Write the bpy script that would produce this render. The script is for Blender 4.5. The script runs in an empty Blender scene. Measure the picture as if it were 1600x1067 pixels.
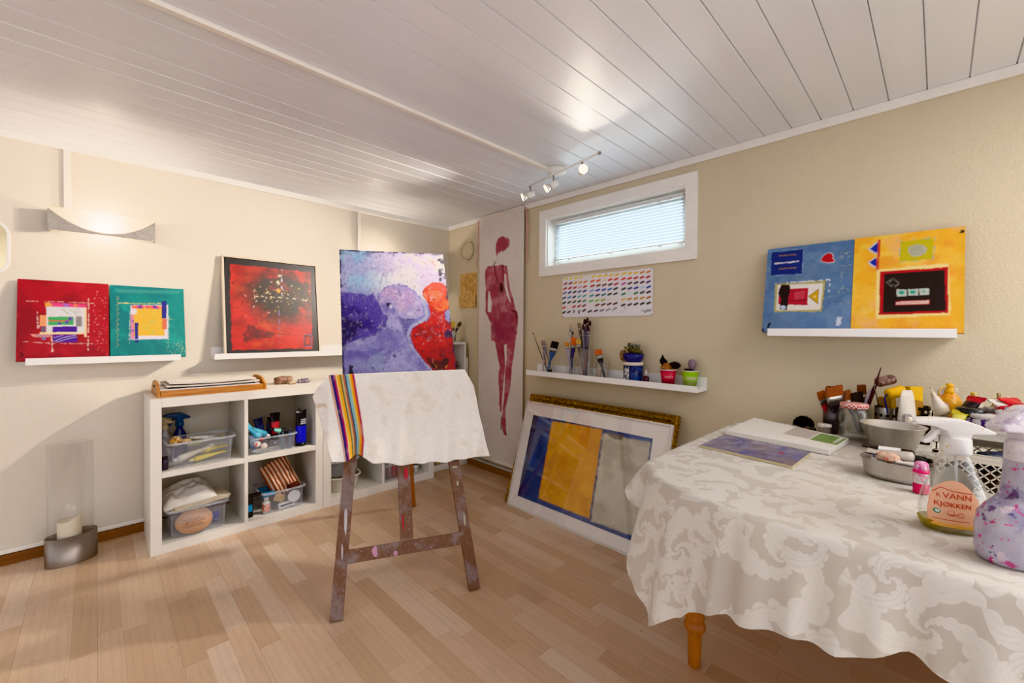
import bpy, bmesh, math, random
import numpy as np
from mathutils import Matrix, Vector, Euler

random.seed(7)
PI = math.pi
SC = bpy.context.scene
COL = SC.collection
WL, WR, CEIL = 3.153, 2.297, 2.09      # left wall y, right wall x, ceiling z
TZ = 0.74                              # table top


# ------------------------------------------------------------------ helpers
def lin(c):
    if isinstance(c, str):
        c = tuple(int(c[i:i + 2], 16) for i in (0, 2, 4))
    return tuple(((v / 255) / 12.92 if v / 255 <= .04045 else ((v / 255 + .055) / 1.055) ** 2.4) for v in c[:3])


def lin4(c):
    return (*lin(c), 1.0)


class MB:
    """collects shapes; build() links them as ONE mesh object"""

    def __init__(self):
        self.v, self.f, self.m, self.s = [], [], [], []

    def add(self, verts, faces, m=0, smooth=False, M=None):
        o = len(self.v)
        self.v += [tuple(M @ Vector(p)) if M is not None else tuple(p) for p in verts]
        for f in faces:
            self.f.append([i + o for i in f])
            self.m.append(m)
            self.s.append(smooth)
        return self

    def box(self, a, b, m=0, M=None):
        x0, y0, z0 = a
        x1, y1, z1 = b
        v = [(x0, y0, z0), (x1, y0, z0), (x1, y1, z0), (x0, y1, z0), (x0, y0, z1), (x1, y0, z1), (x1, y1, z1), (x0, y1, z1)]
        return self.add(v, [(3, 2, 1, 0), (4, 5, 6, 7), (0, 1, 5, 4), (1, 2, 6, 5), (2, 3, 7, 6), (3, 0, 4, 7)], m, False, M)

    def bar(self, p, q, w, t, up=(0, 0, 1), m=0):
        """rectangular bar from p to q: w across, t along `up`"""
        p, q = Vector(p), Vector(q)
        d = (q - p)
        L = d.length
        d.normalize()
        x = d.cross(Vector(up)).normalized()
        y = x.cross(d).normalized()
        M = Matrix((x, y, d)).transposed().to_4x4()
        M.translation = p
        return self.box((-w / 2, -t / 2, 0), (w / 2, t / 2, L), m, M)

    def prism(self, poly, z0, z1, m=0, M=None, smooth=False):
        n = len(poly)
        v = [(x, y, z0) for x, y in poly] + [(x, y, z1) for x, y in poly]
        f = [tuple(range(n - 1, -1, -1)), tuple(range(n, 2 * n))]
        self.add(v, f, m, False, M)
        o = len(self.v) - 2 * n
        for i in range(n):
            j = (i + 1) % n
            self.f.append([o + i, o + j, o + n + j, o + n + i])
            self.m.append(m)
            self.s.append(smooth)
        return self

    def lathe(self, prof, seg=24, m=0, M=None, sx=1, sy=1, smooth=True, close=True):
        """prof: (r, z) list, revolved about z; ms may be per band via tuple (r, z, mat)"""
        v, f, mm = [], [], []
        n = len(prof)
        for p in prof:
            for k in range(seg):
                a = 2 * PI * k / seg
                v.append((p[0] * math.cos(a) * sx, p[0] * math.sin(a) * sy, p[1]))
        o = len(self.v)
        self.v += [tuple(M @ Vector(p)) if M is not None else p for p in v]
        for i in range(n - 1):
            for k in range(seg):
                k2 = (k + 1) % seg
                self.f.append([o + i * seg + k, o + i * seg + k2, o + (i + 1) * seg + k2, o + (i + 1) * seg + k])
                self.m.append(prof[i + 1][2] if len(prof[i + 1]) > 2 else m)
                self.s.append(smooth)
        if close:
            for i, rev in ((0, True), (n - 1, False)):
                if prof[i][0] > 1e-5:
                    r = [o + i * seg + k for k in range(seg)]
                    self.f.append(r[::-1] if rev else r)
                    self.m.append(prof[i][2] if len(prof[i]) > 2 else m)
                    self.s.append(False)
        return self

    def loft(self, rings, m=0, M=None, smooth=True, cap=True):
        n = len(rings[0])
        o = len(self.v)
        for r in rings:
            self.v += [tuple(M @ Vector(p)) if M is not None else tuple(p) for p in r]
        for i in range(len(rings) - 1):
            for k in range(n):
                k2 = (k + 1) % n
                self.f.append([o + i * n + k, o + i * n + k2, o + (i + 1) * n + k2, o + (i + 1) * n + k])
                self.m.append(m[i] if isinstance(m, (list, tuple)) else m)
                self.s.append(smooth)
        if cap:
            self.f.append([o + k for k in range(n)][::-1])
            self.m.append(m[0] if isinstance(m, (list, tuple)) else m)
            self.s.append(False)
            self.f.append([o + (len(rings) - 1) * n + k for k in range(n)])
            self.m.append(m[-1] if isinstance(m, (list, tuple)) else m)
            self.s.append(False)
        return self

    def tube(self, pts, r, seg=8, m=0, smooth=True):
        pts = [Vector(p) for p in pts]
        rr = r if isinstance(r, (list, tuple)) else [r] * len(pts)
        rings = []
        ref = None
        for i, p in enumerate(pts):
            d = (pts[min(i + 1, len(pts) - 1)] - pts[max(i - 1, 0)]).normalized()
            if ref is None:
                ref = Vector((0, 0, 1)) if abs(d.z) < .9 else Vector((1, 0, 0))
            x = d.cross(ref).normalized()
            y = x.cross(d).normalized()
            ref = y
            rings.append([p + (x * math.cos(2 * PI * k / seg) + y * math.sin(2 * PI * k / seg)) * rr[i] for k in range(seg)])
        return self.loft(rings, m, None, smooth)

    def grid(self, P, m=0, smooth=True, M=None):
        """P[row][col] points"""
        R, Cn = len(P), len(P[0])
        v = [p for row in P for p in row]
        f = [(i * Cn + j, i * Cn + j + 1, (i + 1) * Cn + j + 1, (i + 1) * Cn + j) for i in range(R - 1) for j in range(Cn - 1)]
        return self.add(v, f, m, smooth, M)

    def blob(self, r, amp=.25, freq=2.0, seed=0, m=0, M=None, sub=3, sc=(1, 1, 1)):
        from mathutils import noise
        b = bmesh.new()
        bmesh.ops.create_icosphere(b, subdivisions=sub, radius=1)
        b.verts.ensure_lookup_table()
        vs = []
        for q in b.verts:
            n = noise.noise(q.co * freq + Vector((seed * 3.1, seed * 1.7, seed)))
            n2 = noise.noise(q.co * freq * 2.7 + Vector((seed, seed * 2.3, 5)))
            k = r * (1 + amp * n * 1.6 + amp * .6 * n2)
            vs.append((q.co.x * k * sc[0], q.co.y * k * sc[1], q.co.z * k * sc[2]))
        fs = [[w.index for w in f.verts] for f in b.faces]
        b.free()
        return self.add(vs, fs, m, True, M)

    def build(self, name, mats, parent=None, bevel=0, label=None, seg=2, loc=None):
        me = bpy.data.meshes.new(name)
        me.from_pydata(self.v, [], self.f)
        if not isinstance(mats, (list, tuple)):
            mats = [mats]
        for k in mats:
            me.materials.append(k)
        me.polygons.foreach_set('material_index', self.m)
        me.polygons.foreach_set('use_smooth', self.s)
        me.update()
        if bevel:
            b = bmesh.new()
            b.from_mesh(me)
            bmesh.ops.remove_doubles(b, verts=b.verts, dist=1e-6)
            ed = [e for e in b.edges if len(e.link_faces) == 2 and e.calc_face_angle(0) > .6]
            if ed:
                bmesh.ops.bevel(b, geom=ed, offset=bevel, segments=seg, affect='EDGES', clamp_overlap=True, profile=.5)
            b.to_mesh(me)
            b.free()
            me.update()
        o = bpy.data.objects.new(name, me)
        COL.objects.link(o)
        if parent is not None:
            o.parent = parent
        if loc is not None:
            o.location = loc
        if label:
            o['label'] = label
        return o


def thing(name, label, cat, loc=(0, 0, 0), rz=0, tilt=0, roll=0, group=None):
    o = bpy.data.objects.new(name, None)
    o.empty_display_size = .05
    COL.objects.link(o)
    o.location = loc
    o.rotation_euler = (-tilt, roll, rz)
    o['label'] = label
    o['category'] = cat
    if group:
        o['group'] = group
    return o


def tag(o, label, cat, group=None, kind=None):
    o['label'] = label
    o['category'] = cat
    if group:
        o['group'] = group
    if kind:
        o['kind'] = kind
    return o


def struct(o, label=None):
    o['kind'] = 'structure'
    if label:
        o['label'] = label
    return o


def frame(p, d, roll=0):
    """matrix with origin p and z axis along d"""
    d = Vector(d).normalized()
    ref = Vector((0, 0, 1)) if abs(d.z) < .97 else Vector((0, 1, 0))
    x = ref.cross(d).normalized()
    y = d.cross(x).normalized()
    M = Matrix((x, y, d)).transposed().to_4x4()
    M = M @ Matrix.Rotation(roll, 4, 'Z')
    M.translation = Vector(p)
    return M


def text_faces(mb, txt, size, M, m=0, align='LEFT', warp=None):
    cu = bpy.data.curves.new('lettering', 'FONT')
    cu.body = txt
    cu.size = size
    cu.align_x = align
    cu.resolution_u = 3
    ob = bpy.data.objects.new('lettering', cu)
    COL.objects.link(ob)
    bpy.context.view_layer.update()
    dg = bpy.context.evaluated_depsgraph_get()
    me = ob.evaluated_get(dg).to_mesh()
    vs = [tuple(v.co) for v in me.vertices]
    fs = [list(p.vertices) for p in me.polygons]
    ob.evaluated_get(dg).to_mesh_clear()
    bpy.data.objects.remove(ob)
    bpy.data.curves.remove(cu)
    if warp:
        vs = [warp(*v[:2]) for v in vs]
    mb.add(vs, fs, m, False, M)


# ------------------------------------------------------------------ materials
def nt(name):
    m = bpy.data.materials.new(name)
    m.use_nodes = True
    t = m.node_tree
    return m, t, t.nodes['Principled BSDF'], t.nodes['Material Output']


def N(t, kind, **kw):
    n = t.nodes.new(kind)
    for k, v in kw.items():
        if k in n.inputs.keys() if hasattr(n.inputs, 'keys') else False:
            n.inputs[k].default_value = v
        else:
            setattr(n, k, v)
    return n


def coords(t, scale=(1, 1, 1), rot=(0, 0, 0), kind='Object'):
    tc = t.nodes.new('ShaderNodeTexCoord')
    mp = t.nodes.new('ShaderNodeMapping')
    mp.inputs['Scale'].default_value = scale
    mp.inputs['Rotation'].default_value = rot
    t.links.new(tc.outputs[kind], mp.inputs['Vector'])
    return mp.outputs['Vector']


def noise_node(t, vec, scale, detail=3, rough=.6, dist=0):
    n = t.nodes.new('ShaderNodeTexNoise')
    n.inputs['Scale'].default_value = scale
    n.inputs['Detail'].default_value = detail
    n.inputs['Roughness'].default_value = rough
    n.inputs['Distortion'].default_value = dist
    t.links.new(vec, n.inputs['Vector'])
    return n


def ramp(t, fac, stops, interp='LINEAR'):
    r = t.nodes.new('ShaderNodeValToRGB')
    r.color_ramp.interpolation = interp
    e = r.color_ramp.elements
    while len(e) < len(stops):
        e.new(.5)
    for k, (p, c) in zip(e, stops):
        k.position = p
        k.color = lin4(c) if isinstance(c, (str, tuple, list)) else (c, c, c, 1)
    t.links.new(fac, r.inputs['Fac'])
    return r.outputs['Color']


def mixc(t, fac, a, b, mode='MIX'):
    x = t.nodes.new('ShaderNodeMix')
    x.data_type = 'RGBA'
    x.blend_type = mode
    for key, val in ((0, fac), (6, a), (7, b)):
        if hasattr(val, 'is_linked'):
            t.links.new(val, x.inputs[key])
        elif isinstance(val, (int, float)):
            x.inputs[key].default_value = val if key == 0 else (val, val, val, 1)
        else:
            x.inputs[key].default_value = lin4(val)
    return x.outputs[2]


def bump(t, bs, height, strength=.3, dist=.002):
    b = t.nodes.new('ShaderNodeBump')
    b.inputs['Strength'].default_value = strength
    b.inputs['Distance'].default_value = dist
    t.links.new(height, b.inputs['Height'])
    t.links.new(b.outputs['Normal'], bs.inputs['Normal'])


_mc = {}


def mat(name, c, rough=.5, metal=0, var=.08, vs=8, bmp=0, bs=60, coat=0, emit=0, sss=0, alpha=1):
    key = (name,)
    if key in _mc:
        return _mc[key]
    m, t, b, o = nt(name)
    b.inputs['Roughness'].default_value = rough
    b.inputs['Metallic'].default_value = metal
    b.inputs['Coat Weight'].default_value = coat
    vec = coords(t)
    n = noise_node(t, vec, vs)
    c0 = lin(c)
    dark = tuple(x * (1 - var) for x in c0)
    lite = tuple(min(1, x * (1 + var)) for x in c0)
    r = t.nodes.new('ShaderNodeValToRGB')
    r.color_ramp.elements[0].position = .3
    r.color_ramp.elements[1].position = .7
    r.color_ramp.elements[0].color = (*dark, 1)
    r.color_ramp.elements[1].color = (*lite, 1)
    t.links.new(n.outputs['Fac'], r.inputs['Fac'])
    t.links.new(r.outputs['Color'], b.inputs['Base Color'])
    if bmp:
        bump(t, b, noise_node(t, vec, bs).outputs['Fac'], bmp, .002)
    if emit:
        b.inputs['Emission Color'].default_value = (*c0, 1)
        b.inputs['Emission Strength'].default_value = emit
    _mc[key] = m
    return m


def wood(name, c1, c2, axis='X', scale=14, rough=.45, stretch=14, spl=None, bmp=.12):
    m, t, b, o = nt(name)
    sc = {'X': (1, stretch, stretch), 'Y': (stretch, 1, stretch), 'Z': (stretch, stretch, 1)}[axis]
    vec = coords(t, sc)
    n = noise_node(t, vec, scale / 4, 6, .65, .6)
    col = ramp(t, n.outputs['Fac'], [(.3, c1), (.7, c2)])
    if spl:                                        # dabs of dried paint
        v2 = coords(t, (1, 1, 1))
        n2 = noise_node(t, v2, 9, 5, .7, .3)
        f2 = ramp(t, n2.outputs['Fac'], [(.50, 0.0), (.62, .8)])
        col = mixc(t, f2, col, spl)
        n3 = noise_node(t, v2, 120, 2, .5)
        f3 = ramp(t, n3.outputs['Fac'], [(.70, 0.0), (.73, .8)])
        col = mixc(t, f3, col, 'b9b0b4')
    t.links.new(col, b.inputs['Base Color'])
    b.inputs['Roughness'].default_value = rough
    bump(t, b, n.outputs['Fac'], bmp, .002)
    return m


def thin_glass(name, tint='ffffff', body=.06, rough=.02, edge=.55, cloud='ffffff'):
    """clear thin wall: see-through, with sheen that grows at grazing angles and a faint body colour"""
    m, t, b, o = nt(name)
    t.nodes.remove(b)
    tr = t.nodes.new('ShaderNodeBsdfTransparent')
    tr.inputs['Color'].default_value = lin4(tint)
    gl = t.nodes.new('ShaderNodeBsdfGlossy')
    gl.inputs['Roughness'].default_value = rough
    df = t.nodes.new('ShaderNodeBsdfDiffuse')
    df.inputs['Color'].default_value = lin4(cloud)
    lw = t.nodes.new('ShaderNodeLayerWeight')
    lw.inputs['Blend'].default_value = .35
    mr = t.nodes.new('ShaderNodeMapRange')
    mr.inputs['To Min'].default_value = edge * .04
    mr.inputs['To Max'].default_value = edge
    t.links.new(lw.outputs['Facing'], mr.inputs['Value'])
    m1 = t.nodes.new('ShaderNodeMixShader')
    nz = noise_node(t, coords(t), 25, 3)
    mm = t.nodes.new('ShaderNodeMath')
    mm.operation = 'MULTIPLY'
    mm.inputs[1].default_value = body * 2
    t.links.new(nz.outputs['Fac'], mm.inputs[0])
    t.links.new(mm.outputs[0], m1.inputs['Fac'])
    t.links.new(tr.outputs[0], m1.inputs[1])
    t.links.new(df.outputs[0], m1.inputs[2])
    m2 = t.nodes.new('ShaderNodeMixShader')
    t.links.new(mr.outputs[0], m2.inputs['Fac'])
    t.links.new(m1.outputs[0], m2.inputs[1])
    t.links.new(gl.outputs[0], m2.inputs[2])
    t.links.new(m2.outputs[0], o.inputs['Surface'])
    return m


def splat_mat(name, base, cols, scale=18, rough=.4, thr=.60, alpha_glass=False):
    """surface stained with spots of several paints"""
    m, t, b, o = nt(name)
    vec = coords(t)
    col = None
    prev = base
    for i, c in enumerate(cols):
        mp = t.nodes.new('ShaderNodeMapping')
        mp.inputs['Location'].default_value = (i * 3.7, i * 1.3, i * 2.1)
        t.links.new(vec, mp.inputs['Vector'])
        n = noise_node(t, mp.outputs['Vector'], scale * (1 + .25 * (i % 3)), 4, .65, .4)
        f = ramp(t, n.outputs['Fac'], [(thr, 0.0), (thr + .05, 1.0)])
        prev = mixc(t, f, prev, c)
    t.links.new(prev, b.inputs['Base Color'])
    b.inputs['Roughness'].default_value = rough
    return m


def attr_mat(name, rough=.45, bmp=.25, bscale=220, coat=0):
    """paint layer stored per vertex in the colour attribute 'paint', with brushy relief"""
    m, t, b, o = nt(name)
    a = t.nodes.new('ShaderNodeAttribute')
    a.attribute_name = 'paint'
    vec = coords(t)
    n = noise_node(t, vec, 90, 4, .7)
    f = ramp(t, n.outputs['Fac'], [(.25, .86), (.75, 1.0)])
    c = mixc(t, 1.0, a.outputs['Color'], f, 'MULTIPLY')
    t.links.new(c, b.inputs['Base Color'])
    b.inputs['Roughness'].default_value = rough
    b.inputs['Coat Weight'].default_value = coat
    bump(t, b, noise_node(t, vec, bscale, 3, .6).outputs['Fac'], bmp, .001)
    return m


# ------------------------------------------------------------------ painted surfaces: a raster computed here, stored as a colour attribute
def vnoise(h, w, cell, seed, octv=3):
    rng = np.random.RandomState(seed)
    out = np.zeros((h, w))
    amp, tot = 1.0, 0
    for k in range(octv):
        c = max(1.5, cell / 2 ** k)
        gh, gw = int(h / c) + 3, int(w / c) + 3
        g = rng.rand(gh, gw)
        y = np.arange(h) / c
        x = np.arange(w) / c
        yi, xi = y.astype(int), x.astype(int)
        fy, fx = (y - yi), (x - xi)
        fy, fx = (fy * fy * (3 - 2 * fy))[:, None], (fx * fx * (3 - 2 * fx))[None]
        a = g[yi][:, xi] * (1 - fx) + g[yi][:, xi + 1] * fx
        b = g[yi + 1][:, xi] * (1 - fx) + g[yi + 1][:, xi + 1] * fx
        out += amp * (a * (1 - fy) + b * fy)
        tot += amp
        amp *= .55
    return out / tot


class Img:
    """w x h raster over [0,1]x[0,1] (v down); corners = four pixel corners TL TR BR BL of the same picture in any drawing frame"""

    def __init__(s, w, h, base, corners=None, seed=1):
        s.w, s.h, s.seed = w, h, seed
        s.a = np.ones((h, w, 3)) * np.array(lin(base))
        s.X, s.Y = np.meshgrid((np.arange(w) + .5) / w, (np.arange(h) + .5) / h)
        s.asp = h / w
        s.H = None
        if corners:
            A, bb = [], []
            for (x, y), (u, v) in zip(corners, [(0, 0), (1, 0), (1, 1), (0, 1)]):
                A += [[x, y, 1, 0, 0, 0, -u * x, -u * y], [0, 0, 0, x, y, 1, -v * x, -v * y]]
                bb += [u, v]
            s.H = np.append(np.linalg.solve(np.array(A, float), np.array(bb, float)), 1).reshape(3, 3)

    def mp(s, pts):
        if s.H is None:
            return [tuple(p) for p in pts]
        o = []
        for x, y in pts:
            q = s.H @ np.array([x, y, 1.0])
            o.append((q[0] / q[2], q[1] / q[2]))
        return o

    def n(s, cell, octv=3):
        s.seed += 1
        return vnoise(s.h, s.w, cell, s.seed, octv)

    def put(s, mask, c, alpha=1.0):
        k = np.clip(mask * alpha, 0, 1)[..., None]
        s.a = s.a * (1 - k) + np.array(lin(c)) * k
        return s

    def polymask(s, pts, rough=0, raw=False):
        P = pts if raw else s.mp(pts)
        X, Y = s.X, s.Y
        if rough:
            X = X + rough * (s.n(s.w / 18) - .5) * 2
            Y = Y + rough * (s.n(s.w / 18) - .5) * 2
        ins = np.zeros(X.shape, bool)
        j = len(P) - 1
        for i in range(len(P)):
            xi, yi = P[i]
            xj, yj = P[j]
            cond = ((yi > Y) != (yj > Y)) & (X < (xj - xi) * (Y - yi) / ((yj - yi) or 1e-9) + xi)
            ins ^= cond
            j = i
        return ins.astype(float)

    def blur(s, m, k):
        for _ in range(int(k)):
            p = np.pad(m, 1, mode='edge')
            m = (p[1:-1, 1:-1] * 2 + p[:-2, 1:-1] + p[2:, 1:-1] + p[1:-1, :-2] + p[1:-1, 2:]) / 6
        return m

    def poly(s, pts, c, alpha=1.0, rough=0, soft=0, tex=0):
        m = s.polymask(pts, rough)
        if soft:
            m = s.blur(m, soft)
        if tex:
            m = m * np.clip(1 - tex + tex * 2 * s.n(s.w / 25), 0, 1)
        return s.put(m, c, alpha)

    def rect(s, x0, y0, x1, y1, c, **k):
        return s.poly([(x0, y0), (x1, y0), (x1, y1), (x0, y1)], c, **k)

    def ell(s, cx, cy, rx, ry, c, alpha=1.0, soft=0, rough=0):
        return s.poly([(cx + rx * math.cos(a * PI / 12), cy + ry * math.sin(a * PI / 12)) for a in range(24)], c, alpha, rough, soft)

    def dist(s, pts):
        P = s.mp(pts)
        d = np.full(s.X.shape, 9.0)
        for (x0, y0), (x1, y1) in zip(P, P[1:]):
            dx, dy = x1 - x0, (y1 - y0) * s.asp
            L = dx * dx + dy * dy or 1e-9
            t = np.clip(((s.X - x0) * dx + (s.Y - y0) * s.asp * dy) / L, 0, 1)
            d = np.minimum(d, np.hypot(s.X - x0 - t * dx, (s.Y - y0) * s.asp - t * dy))
        return d

    def stroke(s, pts, wd, c, alpha=1.0, dry=0, soft=.4):
        """wd in fractions of the width"""
        d = s.dist(pts)
        if dry:
            d = d + dry * wd * (s.n(s.w / 40, 2) - .35) * 2
        m = np.clip((wd / 2 - d) / (wd * soft / 2 + 1e-9) + .5, 0, 1)
        return s.put(m, c, alpha)

    def wash(s, c, cell, thr, alpha=1.0, soft=.2, region=None, octv=4):
        m = np.clip((s.n(cell, octv) - thr) / max(soft, .14) + .25, 0, 1)
        if region is not None:
            m = m * region
        return s.put(m, c, alpha)

    def specks(s, k, c, size, box=(0, 0, 1, 1), alpha=.9):
        rng = np.random.RandomState(s.seed + 99)
        s.seed += 1
        for _ in range(k):
            x, y = box[0] + rng.rand() * (box[2] - box[0]), box[1] + rng.rand() * (box[3] - box[1])
            r = size * (.4 + rng.rand())
            i0, i1 = int((y - r) * s.h), int((y + r) * s.h) + 2
            j0, j1 = int((x - r) * s.w), int((x + r) * s.w) + 2
            i0, j0 = max(i0, 0), max(j0, 0)
            sx, sy = s.X[i0:i1, j0:j1], s.Y[i0:i1, j0:j1]
            if sx.size == 0:
                continue
            m = (np.hypot(sx - x, (sy - y) * s.asp * (.6 + rng.rand())) < r).astype(float)[..., None] * alpha
            s.a[i0:i1, j0:j1] = s.a[i0:i1, j0:j1] * (1 - m) + np.array(lin(c)) * m
        return s


def painted_panel(name, im, w, h, th, material, parent=None, edge=None, zoff=0, yoff=0, fn=None):
    """panel standing on z=zoff: front (facing -y) carries the raster; the sides take `edge` or the colour of the rim"""
    W, H = im.w, im.h
    nx, ny = W + 1, H + 1
    xs = (np.arange(nx) / W - .5) * w
    zs = zoff + h - np.arange(ny) / H * h
    X, Z = np.meshgrid(xs, zs)
    Yv = np.full(X.shape, yoff, float)
    if fn is not None:
        X, Yv, Z = fn(X, Yv, Z)
    P = np.stack([X, Yv, Z], -1).reshape(-1, 3)
    p = np.pad(im.a, ((1, 1), (1, 1), (0, 0)), mode='edge')
    vc = ((p[:-1, :-1] + p[1:, :-1] + p[:-1, 1:] + p[1:, 1:]) / 4).reshape(-1, 3)
    idx = np.arange(nx * ny).reshape(ny, nx)
    F = np.stack([idx[1:, :-1], idx[1:, 1:], idx[:-1, 1:], idx[:-1, :-1]], -1).reshape(-1, 4)
    if th:
        rim = np.concatenate([idx[0, :], idx[1:, -1], idx[-1, -2::-1], idx[-2:0:-1, 0]])
        n = len(rim)
        o = len(P)
        front = P[rim]
        ec = vc[rim] * .8 if edge is None else np.ones((n, 3)) * np.array(lin(edge))
        back = front + np.array([0, th, 0])
        P = np.concatenate([P, front, back])
        vc = np.concatenate([vc, ec, ec])
        k = np.arange(n)
        k2 = (k + 1) % n
        S = np.stack([o + k, o + k2, o + n + k2, o + n + k], -1)
        b0, b1, b2, b3 = o + n, o + n + W, o + n + W + H, o + n + 2 * W + H
        F = np.concatenate([F, S, np.array([[b0, b1, b2, b3]])])
    me = bpy.data.meshes.new(name)
    me.vertices.add(len(P))
    me.vertices.foreach_set('co', P.astype(np.float32).ravel())
    me.loops.add(F.size)
    me.loops.foreach_set('vertex_index', F.astype(np.int32).ravel())
    me.polygons.add(len(F))
    me.polygons.foreach_set('loop_start', np.arange(0, F.size, 4, dtype=np.int32))
    me.update(calc_edges=True)
    at = me.color_attributes.new('paint', 'FLOAT_COLOR', 'POINT')
    at.data.foreach_set('color', np.concatenate([vc, np.ones((len(vc), 1))], 1).astype(np.float32).ravel())
    me.materials.append(material)
    me.validate()
    o = bpy.data.objects.new(name, me)
    COL.objects.link(o)
    if parent is not None:
        o.parent = parent
    return o


def interp(x, xs, ys):
    return float(np.interp(x, xs, ys))
# ================================================================== the room
def floor_mat():
    m, t, b, o = nt('oak parquet')
    L = t.links
    tc = t.nodes.new('ShaderNodeTexCoord')
    sp = t.nodes.new('ShaderNodeSeparateXYZ')
    L.new(tc.outputs['Object'], sp.inputs[0])

    def mth(op, a, bb=None):
        n = t.nodes.new('ShaderNodeMath')
        n.operation = op
        for i, x in ((0, a), (1, bb)):
            if x is None:
                continue
            if isinstance(x, (int, float)):
                n.inputs[i].default_value = x
            else:
                L.new(x, n.inputs[i])
        return n.outputs[0]
    xr = mth('DIVIDE', sp.outputs['X'], .069)
    row = mth('FLOOR', xr)
    w1 = t.nodes.new('ShaderNodeTexWhiteNoise')
    w1.noise_dimensions = '1D'
    L.new(row, w1.inputs['W'])
    yy = mth('ADD', mth('DIVIDE', sp.outputs['Y'], .46), mth('MULTIPLY', w1.outputs['Value'], 9.0))
    cl = mth('FLOOR', yy)
    cb = t.nodes.new('ShaderNodeCombineXYZ')
    L.new(row, cb.inputs[0])
    L.new(cl, cb.inputs[1])
    w2 = t.nodes.new('ShaderNodeTexWhiteNoise')
    w2.noise_dimensions = '2D'
    L.new(cb.outputs[0], w2.inputs['Vector'])
    tone = ramp(t, w2.outputs['Value'], [(0, 'c7a88c'), (.3, 'd2b498'), (.6, 'd8bca2'), (.85, 'dfc8b2'), (1, 'caac92')])
    gv = t.nodes.new('ShaderNodeCombineXYZ')
    L.new(mth('ADD', mth('MULTIPLY', sp.outputs['X'], 22.0), mth('MULTIPLY', w2.outputs['Value'], 60.0)), gv.inputs[0])
    L.new(mth('MULTIPLY', sp.outputs['Y'], 2.2), gv.inputs[1])
    L.new(mth('MULTIPLY', w2.outputs['Value'], 31.0), gv.inputs[2])
    g = noise_node(t, gv.outputs[0], 1.0, 5, .6, 1.8)
    gr = ramp(t, g.outputs['Fac'], [(.3, .90), (.48, 1.0), (.56, .95), (.75, 1.03)])
    wv = t.nodes.new('ShaderNodeTexWave')
    wv.inputs['Scale'].default_value = .55
    wv.inputs['Distortion'].default_value = 7
    wv.inputs['Detail'].default_value = 3
    wv.inputs['Detail Scale'].default_value = .6
    L.new(gv.outputs[0], wv.inputs['Vector'])
    wr = ramp(t, wv.outputs['Fac'], [(0, .95), (.35, 1.0), (1, 1.0)])
    c = mixc(t, 1, mixc(t, 1, tone, gr, 'MULTIPLY'), wr, 'MULTIPLY')
    fx = mth('FRACT', xr)
    fy = mth('FRACT', yy)
    ex = mth('LESS_THAN', fx, .018)
    ey = mth('LESS_THAN', fy, .0035)
    e3 = mth('MULTIPLY', mth('LESS_THAN', mth('FRACT', mth('DIVIDE', row, 3.0)), .2), ex)
    e = mth('MINIMUM', mth('ADD', mth('ADD', mth('MULTIPLY', ex, .22), mth('MULTIPLY', ey, .4)), mth('MULTIPLY', e3, .3)), 1.0)
    c = mixc(t, e, c, '6d4b30')
    sm = noise_node(t, coords(t), 2.6, 4, .6)
    c = mixc(t, ramp(t, sm.outputs['Fac'], [(.55, 0.0), (.8, .35)]), c, '8c7b74')
    dk = noise_node(t, coords(t), 34, 2, .5)
    c = mixc(t, ramp(t, dk.outputs['Fac'], [(.77, 0.0), (.79, .7)]), c, '4a3a33')
    L.new(c, b.inputs['Base Color'])
    rr = ramp(t, g.outputs['Fac'], [(.3, .42), (.7, .34)])
    L.new(rr, b.inputs['Roughness'])
    bump(t, b, g.outputs['Fac'], .06, .001)
    return m


def wall_mat(name, c, var=.03):
    m, t, b, o = nt(name)
    vec = coords(t)
    n = noise_node(t, vec, 1.5, 3)
    c0 = lin(c)
    col = mixc(t, n.outputs['Fac'], tuple(int(x * (1 - var)) for x in bytes.fromhex(c)), tuple(min(255, int(x * (1 + var))) for x in bytes.fromhex(c)))
    L = t.links
    L.new(col, b.inputs['Base Color'])
    b.inputs['Roughness'].default_value = .75
    w = noise_node(t, vec, 130, 2, .6)
    bump(t, b, w.outputs['Fac'], .55, .003)
    return m


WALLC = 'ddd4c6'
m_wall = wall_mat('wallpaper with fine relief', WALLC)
m_wall_dim = wall_mat('wallpaper with fine relief, window side', 'd3c6ac')  # same wallpaper as the left wall; the dimmer light is put into its colour
m_white = mat('white painted wood', 'f0ece6', .45, var=.03, bmp=.08, bs=90)
m_white2 = mat('white foil board', 'eeebe6', .4, var=.02)
m_pipe = mat('white plastic trunking', 'efe9e0', .4, var=.03)
m_brownbase = wood('brown stained skirting', '8a5528', '6d3f1a', 'X', 20)
m_brownbaseY = wood('brown stained skirting, window side', '8a5528', '6d3f1a', 'Y', 20)

fl = MB().add([(-2.6, -2.2, 0), (WR + .25, -2.2, 0), (WR + .25, WL + .2, 0), (-2.6, WL + .2, 0)], [(0, 1, 2, 3)]).build('floor', floor_mat())
struct(fl)


def ceil_mat():
    m, t, b, o = nt('white glossy ceiling boards')
    vec = coords(t, (1.5, 30, 1))
    n = noise_node(t, vec, 6, 4, .6, .4)
    n2 = noise_node(t, coords(t, (1, 9, 1)), .9, 2)
    c = mixc(t, n2.outputs['Fac'], 'dfe1e6', 'ecedf1')
    t.links.new(c, b.inputs['Base Color'])
    b.inputs['Roughness'].default_value = .32
    bump(t, b, n.outputs['Fac'], .16, .002)
    return m


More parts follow.
